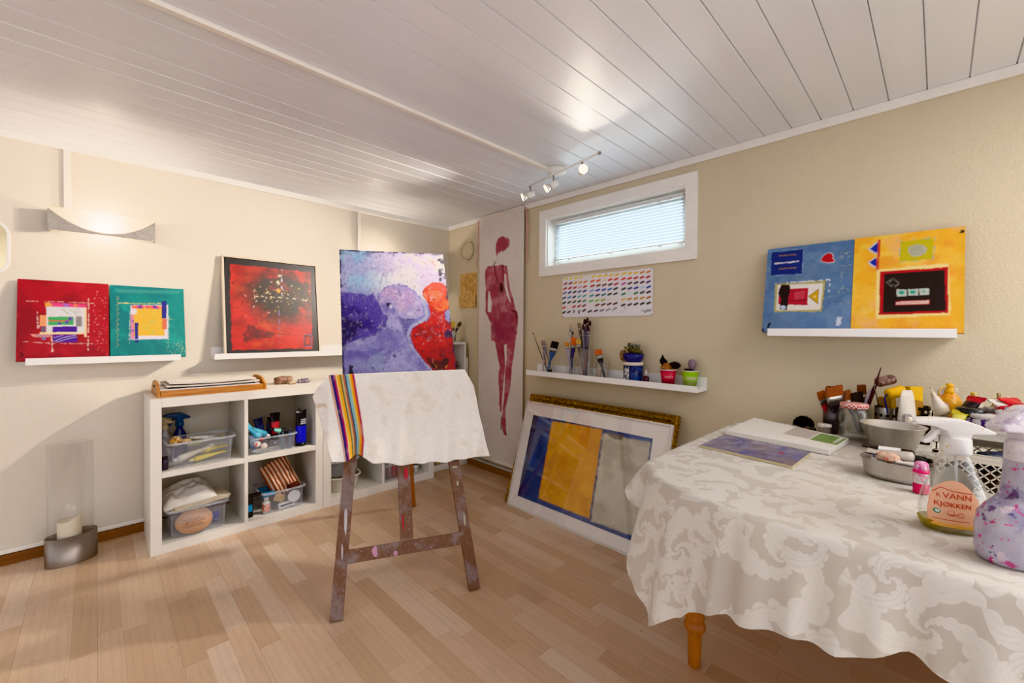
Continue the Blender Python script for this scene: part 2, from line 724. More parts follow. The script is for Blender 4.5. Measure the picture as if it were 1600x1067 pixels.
cb = MB()
rr = random.Random(3)
y = WL + .04
k0 = -.066
pitch = .1112
ys = [k0 + pitch * i for i in range(-19, 30)]
for y0 in ys:
    y1 = y0 + pitch
    if y0 > WL + .02:
        break
    y1 = min(y1, WL + .04)
    tl = rr.uniform(-.0006, .0006)
    g, dp = .0028, .006
    x0, x1 = -2.6, WR + .02
    z = CEIL + .0
    cb.add([(x0, y0, z + dp), (x1, y0, z + dp), (x0, y0 + g, z + tl), (x1, y0 + g, z + tl), (x0, y1 - g, z - tl), (x1, y1 - g, z - tl), (x0, y1, z + dp), (x1, y1, z + dp)],
           [(0, 2, 3, 1), (2, 4, 5, 3), (4, 6, 7, 5)], 0)
    cb.add([(x0, y0 - .0016, z + dp - .0004), (x1, y0 - .0016, z + dp - .0004), (x0, y0 + .0016, z + dp - .0004), (x1, y0 + .0016, z + dp - .0004)], [(0, 2, 3, 1)], 1)
ce = cb.build('ceiling', [ceil_mat(), mat('shadow gap', '3b342c', .8)])
struct(ce)

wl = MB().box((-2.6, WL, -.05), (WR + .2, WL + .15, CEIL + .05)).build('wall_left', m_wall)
struct(wl)
# right wall with the window opening
WY0, WY1, WZ0, WZ1 = .978, 1.976, 1.602, 1.946
wr = MB()
for a, b_ in (((WR, -2.2, -.05), (WR + .22, WY0, CEIL + .05)), ((WR, WY1, -.05), (WR + .22, WL + .15, CEIL + .05)),
              ((WR, WY0, -.05), (WR + .22, WY1, WZ0)), ((WR, WY0, WZ1), (WR + .22, WY1, CEIL + .05))):
    wr.box(a, b_)
struct(wr.build('wall_right', m_wall_dim))

struct(MB().box((-2.6, WL - .016, 0), (WR, WL, .05)).build('baseboard_left', m_brownbase, bevel=.003))
struct(MB().box((WR - .016, -2.2, 0), (WR, WL - .016, .046)).build('baseboard_right', m_brownbaseY, bevel=.003))
struct(MB().box((-2.6, WL - .015, 2.052), (WR - .015, WL, CEIL)).build('trim_1', m_white, bevel=.003))
struct(MB().box((WR - .015, -2.2, 2.052), (WR, WL, CEIL)).build('trim_2', m_white, bevel=.003))
struct(MB().box((-2.6, WL - .012, .052), (WR - .02, WL, .074)).build('trim_3', m_pipe, bevel=.004))
struct(MB().tube([(WR - .012, WL - .02, .062), (WR - .012, -2.2, .062)], .011, 10).build('trim_4', m_pipe))
struct(MB().box((-.115, WL - .014, 1.735), (-.088, WL, 2.054)).build('trim_5', m_pipe, bevel=.003))
struct(MB().box((1.43, WL - .014, 1.735), (1.457, WL, 2.054)).build('trim_6', m_pipe, bevel=.003))
struct(MB().box((-2.6, 1.585, CEIL - .016), (1.87, 1.612, CEIL)).build('trim_7', m_pipe, bevel=.003))

# ---- window: casing, recess, sash, glass
wn = bpy.data.objects.new('window_1', None)
COL.objects.link(wn)
struct(wn)
c = .062
cs = MB()
x0 = WR - .016
for a, b_ in (((x0, WY0 - c, WZ0 - c), (WR, WY0, WZ1 + c)), ((x0, WY1, WZ0 - c), (WR, WY1 + c, WZ1 + c)), ((x0, WY0, WZ1), (WR, WY1, WZ1 + c)), ((x0, WY0, WZ0 - c), (WR, WY1, WZ0))):
    cs.box(a, b_)
cs.build('window_frame', m_white, wn)
lin_ = MB()
for a, b_ in (((WR, WY0, WZ0), (WR + .2, WY0 + .008, WZ1)), ((WR, WY1 - .008, WZ0), (WR + .2, WY1, WZ1)), ((WR, WY0 + .008, WZ1 - .008), (WR + .2, WY1 - .008, WZ1)), ((WR, WY0 + .008, WZ0), (WR + .2, WY1 - .008, WZ0 + .008))):
    lin_.box(a, b_)
lin_.build('window_sill', m_white, wn)
sx0, sx1, q = WR + .075, WR + .12, .042
sa = MB()
for a, b_ in (((sx0, WY0 + .009, WZ0 + .009), (sx1, WY0 + .009 + q, WZ1 - .009)), ((sx0, WY1 - .009 - q, WZ0 + .009), (sx1, WY1 - .009, WZ1 - .009)),
              ((sx0, WY0 + .009 + q, WZ1 - .009 - q), (sx1, WY1 - .009 - q, WZ1 - .009)), ((sx0, WY0 + .009 + q, WZ0 + .009), (sx1, WY1 - .009 - q, WZ0 + .009 + q))):
    sa.box(a, b_)
sa.build('sash', m_white, wn, bevel=.002)
MB().box((WR + .095, WY0 + .05, WZ0 + .05), (WR + .099, WY1 - .05, WZ1 - .05)).build('pane', thin_glass('window glass', 'f4fafa', .01, .01, .3), wn)

# ---- venetian blind
def slat_mat():
    m, t, b, o = nt('white translucent slats')
    t.nodes.remove(b)
    d = t.nodes.new('ShaderNodeBsdfDiffuse')
    d.inputs['Color'].default_value = lin4('a9adb2')
    s = t.nodes.new('ShaderNodeBsdfTranslucent')
    s.inputs['Color'].default_value = lin4('e8eef4')
    mx = t.nodes.new('ShaderNodeMixShader')
    n = noise_node(t, coords(t), 3)
    f = ramp(t, n.outputs['Fac'], [(0, .05), (1, .09)])
    t.links.new(f, mx.inputs['Fac'])
    t.links.new(d.outputs[0], mx.inputs[1])
    t.links.new(s.outputs[0], mx.inputs[2])
    t.links.new(mx.outputs[0], o.inputs['Surface'])
    return m


vb = thing('venetian_blind', 'white venetian blind with closed slats hanging in the high window', 'blind', (WR + .05, (WY0 + WY1) / 2, WZ0 + .02))
bw = .465
MB().box((-.013, -bw, .285), (.013, bw, .305)).build('headrail', mat('blind rail', 'dfe0e0', .4, metal=.2), vb, bevel=.002)
MB().box((-.012, -bw, .030), (.012, bw, .036)).build('bottom_rail', mat('blind rail', 'dfe0e0'), vb, bevel=.001)
sl = MB()
ang = math.radians(12)
for i in range(13):
    z = .052 + i * .0182
    P = []
    for kx in (-1, -.4, .4, 1):
        px = kx * .0125
        bow = .0018 * (1 - kx * kx)
        P.append((px * math.cos(ang), z - px * math.sin(ang) + bow))
    sl.grid([[(p[0], -bw, p[1]) for p in P], [(p[0], bw, p[1]) for p in P]])
sl.build('slats', slat_mat(), vb)
for yy in (-.33, 0, .33):
    cd = MB()
    for dx in (-.013, .013):
        cd.tube([(dx, yy, .03), (dx, yy, .29)], .0009, 5)
    cd.build('ladder_cord', mat('white cord', 'f2f2f0'), vb)
MB().tube([(-.02, -.40, .295), (-.025, -.38, .27), (-.026, -.35, .265), (-.02, -.32, .285)], .0012, 6).build('tilt_cord', mat('grey cord', '8b8b86'), vb)
for yy in (-.33, 0, .33, -.45):
    MB().box((-.016, yy - .012, .018), (-.004, yy + .012, .034)).build('rail_clip', mat('clear clip', 'f4f6f6', .2), vb, bevel=.002)

# ================================================================== wall lamps
m_steel = mat('brushed steel', 'a9a096', .38, metal=.85, var=.12, vs=60)


def frosted():
    m, t, b, o = nt('frosted lamp glass')
    t.nodes.remove(b)
    d = t.nodes.new('ShaderNodeBsdfDiffuse')
    d.inputs['Color'].default_value = lin4('f3e9d8')
    s = t.nodes.new('ShaderNodeBsdfTranslucent')
    s.inputs['Color'].default_value = lin4('fff0d8')
    mx = t.nodes.new('ShaderNodeMixShader')
    n = noise_node(t, coords(t), 20)
    t.links.new(ramp(t, n.outputs['Fac'], [(0, .62), (1, .72)]), mx.inputs['Fac'])
    t.links.new(d.outputs[0], mx.inputs[1])
    t.links.new(s.outputs[0], mx.inputs[2])
    em = t.nodes.new('ShaderNodeEmission')
    em.inputs['Color'].default_value = lin4('ffe9c6')
    em.inputs['Strength'].default_value = .28
    ad = t.nodes.new('ShaderNodeAddShader')
    t.links.new(mx.outputs[0], ad.inputs[0])
    t.links.new(em.outputs[0], ad.inputs[1])
    t.links.new(ad.outputs[0], o.inputs['Surface'])
    return m


m_frost = frosted()
m_hot = mat('lit halogen bulb', 'fff1d2', .3, emit=25)


def wall_lamp(x, label):
    r = thing('wall_lamp', label, 'lamp', (x, WL, 1.63))
    hw, hh, dp = .203, .106, .072
    arc = []
    for i in range(25):
        a = i / 24
        xx = hw - 2 * hw * a
        arc.append((xx * .985, .013 + (hh - .013) * abs(2 * a - 1) ** 2.1))
    poly = [(-hw, 0), (hw, 0)] + arc[:]
    M = Matrix(((1, 0, 0, 0), (0, 0, 1, 0), (0, 1, 0, 0), (0, 0, 0, 1)))
    f = MB()
    # curved front plate as strips below the arc
    n = 24
    top = list(reversed(arc))
    P0, P1 = [], []
    for i in range(n + 1):
        xx = -hw + 2 * hw * i / n
        zt = interp(xx, [p[0] for p in top], [p[1] for p in top])
        yy = -dp
        P0.append((xx, yy, 0))
        P1.append((xx, yy, zt))
    f.grid([P0, P1])
    f.grid([[(p[0], p[1] + .003, p[2]) for p in P1], [(p[0], p[1] + .003, p[2]) for p in P0]])
    f.grid([[(p[0], p[1] + .003, p[2]) for p in P0], P0])
    f.grid([P1, [(p[0], p[1] + .003, p[2]) for p in P1]])
    f.box((-hw, -dp + .003, 0), (-hw + .003, -.001, hh))
    f.box((hw - .003, -dp + .003, 0), (hw, -.001, hh))
    f.build('front_plate', m_steel, r)
    MB().box((-.06, -.012, .02), (.06, 0, .09)).build('wall_mount', m_white2, r)
    g = MB()
    rows = []
    for j in range(9):
        t_ = j / 8
        row = []
        for i in range(n + 1):
            xx = (-hw + 2 * hw * i / n) * .985
            zb = interp(xx, [p[0] for p in top], [p[1] for p in top])
            zt = hh + .004
            bul = .05 * (1 - (xx / hw) ** 2) * math.sin(t_ * PI / 2)
            row.append((xx, -dp - .0015 - bul, zb + (zt - zb) * t_))
        rows.append(row)
    g.grid(rows)
    g.build('glass_shade', m_frost, r)
    MB().tube([(-.04, -.04, .055), (.04, -.04, .055)], .006, 10).build('bulb', m_hot, r)
    L = bpy.data.lights.new('halogen', 'POINT')
    L.energy = LAMP_W
    L.color = (1.0, .88, .73)
    L.shadow_soft_size = .012
    lo = bpy.data.objects.new('halogen', L)
    COL.objects.link(lo)
    lo.parent = r
    lo.location = (.0, -.050, .056)
    return r


LAMP_W = 6.5
wall_lamp(.035, 'lit steel wall lamp with curved glass shade above the red and teal canvases')
wall_lamp(1.58, 'lit wall lamp mostly hidden behind the painting on the easel')

# ---- edge of a round-cornered mirror at the far left
mr = thing('wall_mirror', 'white framed round-cornered mirror cut off by the photo edge', 'mirror', (-.47, WL, 1.39))
def rrect(w, h, r, n=8):
    o = []
    for cx, cy, a0 in ((w / 2 - r, h - r, 0), (-w / 2 + r, h - r, PI / 2), (-w / 2 + r, r, PI), (w / 2 - r, r, 1.5 * PI)):
        for i in range(n + 1):
            a = a0 + PI / 2 * i / n
            o.append((cx + r * math.cos(a), cy + r * math.sin(a)))
    return o
MXZ = Matrix(((1, 0, 0, 0), (0, 0, -1, 0), (0, 1, 0, 0), (0, 0, 0, 1)))     # draw in xz, extrude to -y
po, pi_ = rrect(.36, .272, .075), rrect(.335, .247, .065)
pi_ = [(a, b + .0125) for a, b in pi_]
fm = MB()
rings = [[MXZ @ Vector((p[0], p[1], 0)) for p in po], [MXZ @ Vector((p[0], p[1], .018)) for p in po], [MXZ @ Vector((p[0], p[1], .018)) for p in pi_], [MXZ @ Vector((p[0], p[1], .004)) for p in pi_]]
fm.loft(rings, 0, None, False, cap=False)
fm.build('frame', m_white2, mr, bevel=.003)
MB().prism(pi_, .001, .005, 0, MXZ).build('mirror_glass', mat('mirror glass', 'd8c8a4', .08, metal=.9), mr)

# ================================================================== picture ledges
m_ledge = mat('white ledge', 'f2efec', .35, var=.02)


def ledge(x0, x1, z0, label, right=False, group=None):
    """wall-mounted ledge: x0..x1 along the wall"""
    L = x1 - x0
    if right:
        r = thing('picture_ledge', label, 'shelf', (WR, (x0 + x1) / 2, z0), -PI / 2)
    else:
        r = thing('picture_ledge', label, 'shelf', ((x0 + x1) / 2, WL, z0))
    MB().box((-L / 2, -.12, 0), (L / 2, -.012, .018)).build('base', m_ledge, r, bevel=.001)
    MB().box((-L / 2, -.012, 0), (L / 2, 0, .07)).build('back_panel', m_ledge, r, bevel=.001)
    MB().box((-L / 2, -.132, 0), (L / 2, -.12, .033)).build('front_lip', m_ledge, r, bevel=.001)
    return r


ledge(-.237, .343, .966, 'short white ledge holding the red and teal canvases')
ledge(.502, 1.64, .963, 'white ledge holding the framed red abstract, running behind the easel')
l3 = ledge(.857, 2.05, .839, 'long white ledge full of brushes and cups below the window', True)
l4 = ledge(-.045, .546, 1.134, 'white ledge holding the blue and yellow canvases', True)

# ================================================================== spotlight bar on the ceiling
sb = thing('spotlight_bar', 'white ceiling bar with three lit spotlights near the window', 'lamp', (1.905, 1.57, CEIL))
MB().lathe([(0, 0), (.05, 0), (.056, -.006), (.056, -.024), (.05, -.03), (0, -.03)], 32).build('ceiling_rose', m_white2, sb)
RA, RB = Vector((1.899, 1.803, 2.036)) - sb.location, Vector((1.788, 1.200, 2.036)) - sb.location
MB().tube([RA, RB], .006, 10).build('rail', m_white2, sb)
MB().tube([((RA.x + RB.x) / 2 + .03, .0, -.03), ((RA.x + RB.x) / 2 + .02, 0, -.052)], .008, 8).build('stem', m_white2, sb)
MB().blob(.009, 0, m=0, M=Matrix.Translation(RB), sub=2).build('end_cap', mat('grey plastic', '8d8d8d'), sb)
m_chrome = mat('chrome', '9a9a9a', .2, metal=1)
HEADS = [(.06, (-.72, .58, -.36)), (.42, (-.70, .58, -.55)), (.80, (-.74, -.66, -.10))]
for i, (tt, d) in enumerate(HEADS):
    p = RA.lerp(RB, tt)
    d = Vector(d).normalized()
    h = MB().tube([p, p + Vector((0, 0, -.035))], .005, 8, 1).tube([p + Vector((0, 0, -.035)) - d * .035, p + Vector((0, 0, -.035))], .002, 6, 1)
    c0 = p + Vector((0, 0, -.055)) - d * .022
    M = frame(c0, d)
    h.lathe([(.0, -.004), (.016, -.002), (.018, .01), (.018, .042), (.015, .044)], 20, 0, M)
    ob = h.build('spot_head', [m_white2, m_chrome], sb)
    b = MB().lathe([(.012, .042), (.017, .052), (.0235, .070), (.0225, .073, 0), (.021, .073, 1), (0, .076, 1)], 20, 0, M)
    b.build('bulb', [mat('bulb reflector', 'e8e4da', .15, metal=.6), mat('lit spot bulb', 'fff0d0', .2, emit=9)], ob)
    L = bpy.data.lights.new('spot', 'SPOT')
    L.energy = [105, 85, 16][i]
    L.color = (1, .90, .78)
    L.spot_size = math.radians(84)
    L.spot_blend = .9
    L.shadow_soft_size = .022
    lo = bpy.data.objects.new('spot', L)
    COL.objects.link(lo)
    lo.parent = sb
    pos = c0 + d * .086
    lo.matrix_local = Matrix.Translation(pos) @ (-d).to_track_quat('Z', 'Y').to_matrix().to_4x4()
# ================================================================== paintings
m_paint = attr_mat('acrylic paint on canvas')
m_paper = attr_mat('watercolour on paper', .7, .05)
m_print = attr_mat('printed picture', .35, .02)


def canvas(name, label, im, w, h, th, loc, rz=0, tilt=0, roll=0, edge=None, cat='painting', group=None, m=None):
    o = painted_panel(name, im, w, h, th, m or m_paint, None, edge)
    o.location = loc
    o.rotation_euler = (-tilt, roll, rz)
    tag(o, label, cat, group)
    return o


# -- red canvas with collage rectangles (left wall)
im = Img(150, 170, 'a01423', [(150, 290), (905, 340), (905, 945), (125, 962)], 11)
im.wash('7d0f1d', 40, .52, .7).wash('b52232', 25, .62, .6)
im.stroke([(220, 472), (350, 476), (520, 480), (790, 495)], .012, 'd9a7a2', .8, .8)
im.stroke([(740, 450), (738, 640), (730, 870)], .016, 'd8b9b0', .85, .7)
im.stroke([(190, 800), (420, 815), (780, 822)], .014, 'd0a0a0', .8, .8)
im.stroke([(428, 760), (432, 880)], .016, 'dcc0b0', .85, .6)
im.stroke([(310, 560), (318, 690)], .022, 'd8b0b0', .9, .6)
im.rect(385, 518, 720, 740, 'cdc9cb').wash('b9b6bb', 12, .55, .7, region=im.polymask([(385, 518), (720, 518), (720, 740), (385, 740)]))
im.poly([(375, 485), (722, 502), (722, 530), (378, 515)], 'd9427c').poly([(375, 485), (420, 488), (440, 515), (378, 515)], 'e8a03c').poly([(520, 492), (560, 494), (590, 524), (540, 522)], '9a63b0').poly([(620, 498), (650, 499), (640, 526), (610, 525)], 'ea7a3c')
im.rect(400, 600, 612, 668, '3f9f5c').rect(400, 628, 575, 640, 'b86a4a').ell(585, 618, 16, 16, '5a4a9c').ell(555, 645, 16, 14, '5a4a9c').ell(495, 655, 16, 12, '5a4a9c')
im.rect(438, 680, 640, 725, '45178c').rect(440, 745, 638, 808, '4a1b8e')
im.stroke([(450, 800), (520, 770), (630, 750)], .006, 'd6c8e4').stroke([(470, 806), (560, 780), (636, 765)], .006, 'd6c8e4').stroke([(445, 770), (520, 752)], .005, 'd6c8e4')
im.rect(330, 588, 384, 676, 'ea9a66').rect(340, 678, 378, 724, '6a5876').rect(632, 598, 682, 682, '85807e').rect(345, 765, 380, 790, '7a6a9c')
im.rect(330, 727, 690, 743, 'e6cf9a').rect(702, 535, 722, 765, 'e3c9a0')
im.poly([(250, 742), (436, 742), (436, 764), (280, 764)], 'e09a86')
for k in range(5):
    im.stroke([(290 + k * 30, 762), (305 + k * 30, 745), (320 + k * 30, 762)], .008, '5c4c94')
im.stroke([(520, 540), (575, 582)], .006, '4f8a46').stroke([(570, 540), (640, 575)], .006, '5f9a50').stroke([(640, 540), (690, 570)], .004, '8a9a80')
im.specks(60, 'd88a86', .006, (.82, .08, .98, .95)).specks(10, '300a10', .01, (.0, .9, .08, .99))
canvas('canvas_painting', 'dark red canvas with white-outlined collage of rectangles on ledge', im, .317, .405, .018, (-.110, WL - .110, .985), 0, .215, 0, '4a0a14')

# -- teal canvas with a yellow square
im = Img(150, 170, '12817c', [(910, 345), (1525, 383), (1545, 932), (917, 942)], 23)
im.wash('0e6a70', 45, .5, .7).wash('1f9a8e', 26, .6, .6).wash('2d6a80', 60, .55, .6, region=(im.X < .25).astype(float))
im.poly([(960, 380), (1500, 395), (1490, 420), (980, 410)], '5aa79d', .35, soft=6)
im.rect(1085, 510, 1395, 785, 'd9cfd8')
im.rect(1100, 535, 1365, 760, 'f2bd12')
im.poly([(1090, 510), (1342, 518), (1342, 545), (1090, 535)], 'd5407c')
for k in range(6):
    im.poly([(1100 + k * 42, 513), (1122 + k * 42, 514), (1136 + k * 42, 542), (1112 + k * 42, 540)], ['e2782c', '4a3f9a', 'ea9b58'][k % 3])
im.rect(1342, 478, 1383, 622, '262a7c').rect(1345, 625, 1385, 710, 'cf6a4c').rect(1117, 652, 1148, 812, '2c2f80').rect(1086, 585, 1112, 785, 'd07aa0')
for k in range(5):
    im.poly([(1086, 600 + k * 38), (1112, 590 + k * 38), (1112, 612 + k * 38)], ['e0905c', '5848a0'][k % 2])
im.rect(1095, 540, 1133, 585, 'cfc6cf')
im.stroke([(985, 492), (1100, 496), (1345, 498)], .012, 'd9c27a', .9, .7).stroke([(1080, 520), (1072, 820)], .012, 'b9c4cc', .8, .8).stroke([(1060, 788), (1400, 785)], .016, 'b0bcd0', .9, .6).stroke([(1400, 600), (1402, 790)], .014, 'c2c8c8', .8, .7).stroke([(1395, 628), (1450, 628)], .008, 'c8b87a', .8, .5)
rng = random.Random(5)
for k in range(46):
    a, rr_ = rng.random() * 2 * PI, rng.random() ** .6
    x, y = 1240 + 62 * rr_ * math.cos(a), 655 + 95 * rr_ * math.sin(a)
    im.stroke([(x, y), (x + rng.uniform(-22, 22), y + rng.uniform(-18, 18))], .007, rng.choice(['3f9a7c', '5aa06a', 'b08a2c', '2f8f86']))
for k in range(10):
    im.stroke([(970 + rng.uniform(-4, 4), 440 + k * 42), (985, 455 + k * 42), (965, 470 + k * 42)], .006, 'b7a866', .8)
im.specks(50, 'a9b890', .006, (.72, .78, .98, .97))
canvas('canvas_painting', 'teal canvas with a yellow square of green marks on ledge', im, .314, .402, .018, (.211, WL - .110, .985), 0, .215, 0, '0c4a48')

# -- red abstract in a pale floater frame
im = Img(200, 220, 'b31a14', [(150, 110), (905, 190), (938, 902), (172, 920)], 31)
im.wash('d0281a', 40, .45, .8).wash('8c120f', 30, .55, .7).wash('d24a1c', 22, .66, .6)
reg = np.clip(1.75 - 3.4 * np.hypot((im.X - .62) * .85, (im.Y - .36) * 1.25), 0, 1)
im.wash('2a1c12', 34, .40, .95, .1, reg).wash('1d140e', 20, .45, .9, .1, reg)
im.poly([(440, 320), (560, 280), (720, 300), (860, 330), (870, 500), (600, 540), (450, 470), (420, 380)], '2b1d13', .85, .04, 4, .8)
im.stroke([(600, 200), (610, 540)], .05, '33261a', .8, .9).stroke([(395, 440), (860, 480)], .03, '4a3522', .8, 1)
im.stroke([(390, 435), (640, 450), (870, 475)], .016, 'd9c9a8', .8, 1.6).stroke([(630, 220), (628, 440)], .012, 'b9b4c4', .8, 1.5).stroke([(400, 380), (405, 520)], .014, 'd0b090', .7, 1.6)
im.stroke([(605, 560), (615, 830)], .012, '7c5a80', .8, 1.5).stroke([(850, 540), (850, 740)], .01, '7c5a80', .6, 1.6)
im.ell(605, 395, 16, 18, 'd8a41c', .9, 0, .015).ell(600, 322, 12, 15, 'c8bfa0', .85, 0, .02).ell(605, 260, 12, 10, 'c0b48c', .8, 0, .02).ell(715, 352, 7, 7, 'c8b88c', .8, 0, .01).ell(775, 375, 8, 8, 'b8984c', .8, 0, .01).ell(520, 415, 18, 13, 'b8a670', .8, 0, .03)
for k in range(55):
    x, y = 560 + rng.gauss(0, 120), 440 + rng.gauss(0, 60)
    im.stroke([(x, y), (x + rng.uniform(-14, 14), y + rng.uniform(-10, 14))], .008, rng.choice(['d9cba6', 'c8a44a', 'e2d9c4', '8c7a5c', '120c08']), .8)
im.poly([(295, 770), (360, 680), (560, 740), (560, 770), (330, 820)], '3a0f14', .75, .03, 5, .6).stroke([(300, 770), (560, 752), (830, 768)], .01, '2a0c10', .7, 1.2)
im.rect(812, 760, 882, 865, '2c2426', alpha=.8).rect(828, 780, 868, 845, 'b02a20').stroke([(815, 762), (880, 765), (880, 862), (815, 858), (815, 762)], .008, '7c74a0', .8, .6)
im.specks(90, 'c8884c', .0042, (.15, .25, .95, .9), .7).specks(60, '1a0c0a', .007)
im.a *= .88
blk = 1 - im.polymask([(195, 165), (870, 235), (890, 880), (215, 888)], .012)
im.put(blk, '241f22')
fr_ = thing('framed_painting', 'red and black abstract canvas in a pale thin frame on the ledge', 'painting', (.838, WL - .112, .982), 0, .135)
fw, fh = .566, .628
F = MB()
for a, b_ in (((-fw / 2, -.004, 0), (-fw / 2 + .010, .036, fh)), ((fw / 2 - .010, -.004, 0), (fw / 2, .036, fh)), ((-fw / 2 + .01, -.004, 0), (fw / 2 - .01, .036, .010)), ((-fw / 2 + .01, -.004, fh - .010), (fw / 2 - .01, .036, fh))):
    F.box(a, b_)
F.build('frame', mat('champagne wood frame', 'd8c9b2', .4, var=.06), fr_, bevel=.001)
painted_panel('canvas', im, fw - .026, fh - .026, .025, m_paint, fr_, '141013', .013, .004)

# -- the violet painting on the easel
im = Img(230, 270, '8f8cc4', [(65, 85), (825, 100), (940, 970), (90, 1000)], 47)
X, Y = im.X, im.Y
def sm(x, a, b):
    t_ = np.clip((x - a) / (b - a), 0, 1)
    return t_ * t_ * (3 - 2 * t_)
im.put(1 - sm(Y, .25, .42), 'a7c2dd').put(sm(X, .15, .5) * (1 - sm(Y, .3, .5)), 'd5d2d9').put(sm(X, .4, .8) * (1 - sm(Y, .25, .5)), 'd8d3d2', .8)
im.wash('8fb2d6', 45, .5, .6, .15, (1 - sm(X, .3, .6)) * (1 - sm(Y, .2, .35))).wash('b9a9d4', 40, .5, .55, .15, 1 - sm(Y, .3, .5)).wash('ece6d8', 30, .58, .6, .1, sm(X, .4, .7) * (1 - sm(Y, .25, .45)))
im.poly([(60, 390), (130, 385), (300, 400), (345, 440), (370, 520), (410, 560), (395, 620), (330, 680), (200, 720), (60, 770)], '5a49a4', .95, .02, 5)
im.poly([(60, 460), (200, 500), (300, 560), (330, 640), (200, 700), (60, 750)], '3c2c86', .85, .04, 12).poly([(85, 560), (180, 560), (230, 620), (190, 690), (85, 740)], '241a58', .85, .03, 12)
im.wash('7a6cbc', 16, .6, .5, .1, im.polymask([(60, 390), (340, 400), (400, 600), (60, 760)]))
for k in range(30):
    x = 80 + rng.random() * 240
    im.stroke([(x, 380 + rng.random() * 30), (x + 4, 430 + rng.random() * 60)], .008, '8a7cc8', .5, .6)
body = [(60, 770), (200, 715), (330, 680), (400, 620), (415, 560), (385, 500), (350, 470), (345, 400), (400, 345), (480, 322), (560, 335), (620, 375), (665, 440), (685, 500), (688, 535), (660, 562), (600, 575), (545, 640), (550, 700), (600, 800), (680, 900), (770, 1010), (60, 1020)]
im.poly(body, '938fc6', 1, .006, 1)
im.wash('b1aed8', 30, .48, .8, .12, im.polymask(body)).wash('7c74b4', 26, .56, .6, .12, im.polymask(body)).wash('9aa6c4', 22, .6, .6, .1, im.polymask(body) * sm(Y, .7, .85))
head = [(350, 460), (350, 400), (400, 350), (480, 330), (560, 345), (615, 385), (655, 440), (675, 500), (675, 535), (640, 558), (560, 565), (500, 555), (470, 500), (430, 470)]
im.poly(head, 'b4a6d0', .8, .008, 3).wash('c3a2c8', 24, .5, .6, .12, im.polymask(head)).wash('cbc2dc', 14, .6, .6, .1, im.polymask(head))
im.poly([(500, 560), (600, 575), (560, 640), (545, 690), (520, 640)], '5a549c', .75, .01, 4)
im.poly([(60, 800), (200, 790), (400, 790), (330, 830), (60, 850)], '6358aa', .5, .02, 8)
im.stroke([(352, 470), (345, 400), (395, 345), (480, 322), (560, 335), (622, 378), (668, 445)], .014, '6d5cae', .7, .8)
im.stroke([(380, 500), (412, 560), (398, 620), (330, 682), (200, 722)], .01, '3a2f70', .8, .8).stroke([(500, 560), (560, 572), (610, 572)], .008, '3c3478', .8, .6)
im.stroke([(590, 425), (625, 430), (632, 440)], .012, '7c6cae', .7, .5).stroke([(630, 510), (652, 508)], .008, '4a4080', .8).stroke([(498, 370), (508, 410)], .008, '3a3060', .8)
im.ell(415, 472, 26, 20, '8d86c0').ell(418, 470, 16, 12, '1f1a3c', rough=.01).ell(437, 480, 12, 14, 'c8c4e0')
red = [(690, 345), (745, 308), (800, 306), (850, 330), (875, 420), (878, 490), (840, 520), (845, 570), (905, 620), (945, 985), (780, 985), (690, 880), (610, 775), (580, 690), (600, 640), (660, 600), (715, 585), (735, 540), (715, 460), (675, 400), (672, 370)]
im.poly(red, 'b0161c', 1, .006, 1).wash('d0241e', 26, .5, .8, .12, im.polymask(red)).wash('7c1030', 20, .58, .8, .12, im.polymask(red) * sm(Y, .55, .7)).wash('a01c4c', 22, .62, .6, .1, im.polymask(red) * sm(X, .85, .95))
orr = [(690, 350), (745, 312), (800, 310), (850, 335), (873, 420), (875, 495), (800, 515), (745, 480), (715, 450), (680, 400)]
im.poly(orr, 'ea5a12', 1, .008, 2).wash('f0841e', 20, .5, .8, .1, im.polymask(orr)).wash('d43c14', 16, .6, .7, .1, im.polymask(orr))
im.poly([(720, 370), (800, 360), (830, 400), (780, 450), (735, 440)], 'ee8c5c', .6, .01, 5).stroke([(690, 360), (830, 355)], .01, 'c24414', .8, .7).stroke([(745, 420), (770, 440), (760, 410)], .008, '7c2010', .8)
im.stroke([(690, 370), (705, 440), (760, 490), (830, 505)], .012, 'f0a058', .7, .8)
im.stroke([(668, 440), (700, 500), (700, 560), (650, 595), (590, 625), (562, 680), (585, 760), (650, 850), (760, 970)], .03, 'b4b6d2', .95, .5)
im.stroke([(610, 575), (562, 630), (545, 690), (575, 770), (640, 850), (740, 960)], .008, '40387c', .8, .8)
im.poly([(845, 520), (885, 505), (905, 600), (868, 575)], '9aa0cc', 1, .004)
im.ell(865, 680, 26, 30, '3c2a6c', .9, 2, .02).ell(872, 690, 12, 14, '140f24').stroke([(745, 690), (820, 680)], .014, '3a2040', .8, .8)
im.poly([(700, 850), (760, 870), (880, 850), (860, 950), (800, 960)], '1d1210', .85, .03, 4, .4).stroke([(750, 880), (810, 960), (880, 900)], .012, 'e0902c', .8, .9).stroke([(790, 950), (840, 965)], .01, 'e8c04c', .8).stroke([(610, 760), (640, 790)], .02, '200c14', .8, .9)
edge_ = np.minimum(np.minimum(X, 1 - X), np.minimum(Y, 1 - Y))
im.wash('2c2a5c', 10, .45, .9, .1, (edge_ < .012).astype(float)).wash('26244c', 8, .55, .9, .1, np.clip(1 - edge_ / .05, 0, 1) * ((X < .5) | (Y < .5))).wash('1c1a3c', 8, .5, .9, .08, ((X > .93) & (Y < .3) & (np.abs(Y - .15) < .12)).astype(float))
im.poly([(130, 900), (165, 905), (160, 960), (185, 1000), (120, 1000), (140, 950)], '15122a', .9, .02).specks(60, '2a2450', .004).specks(40, 'e8e4f0', .004).specks(16, 'd8743c', .008, (.75, .04, .92, .2), .5)
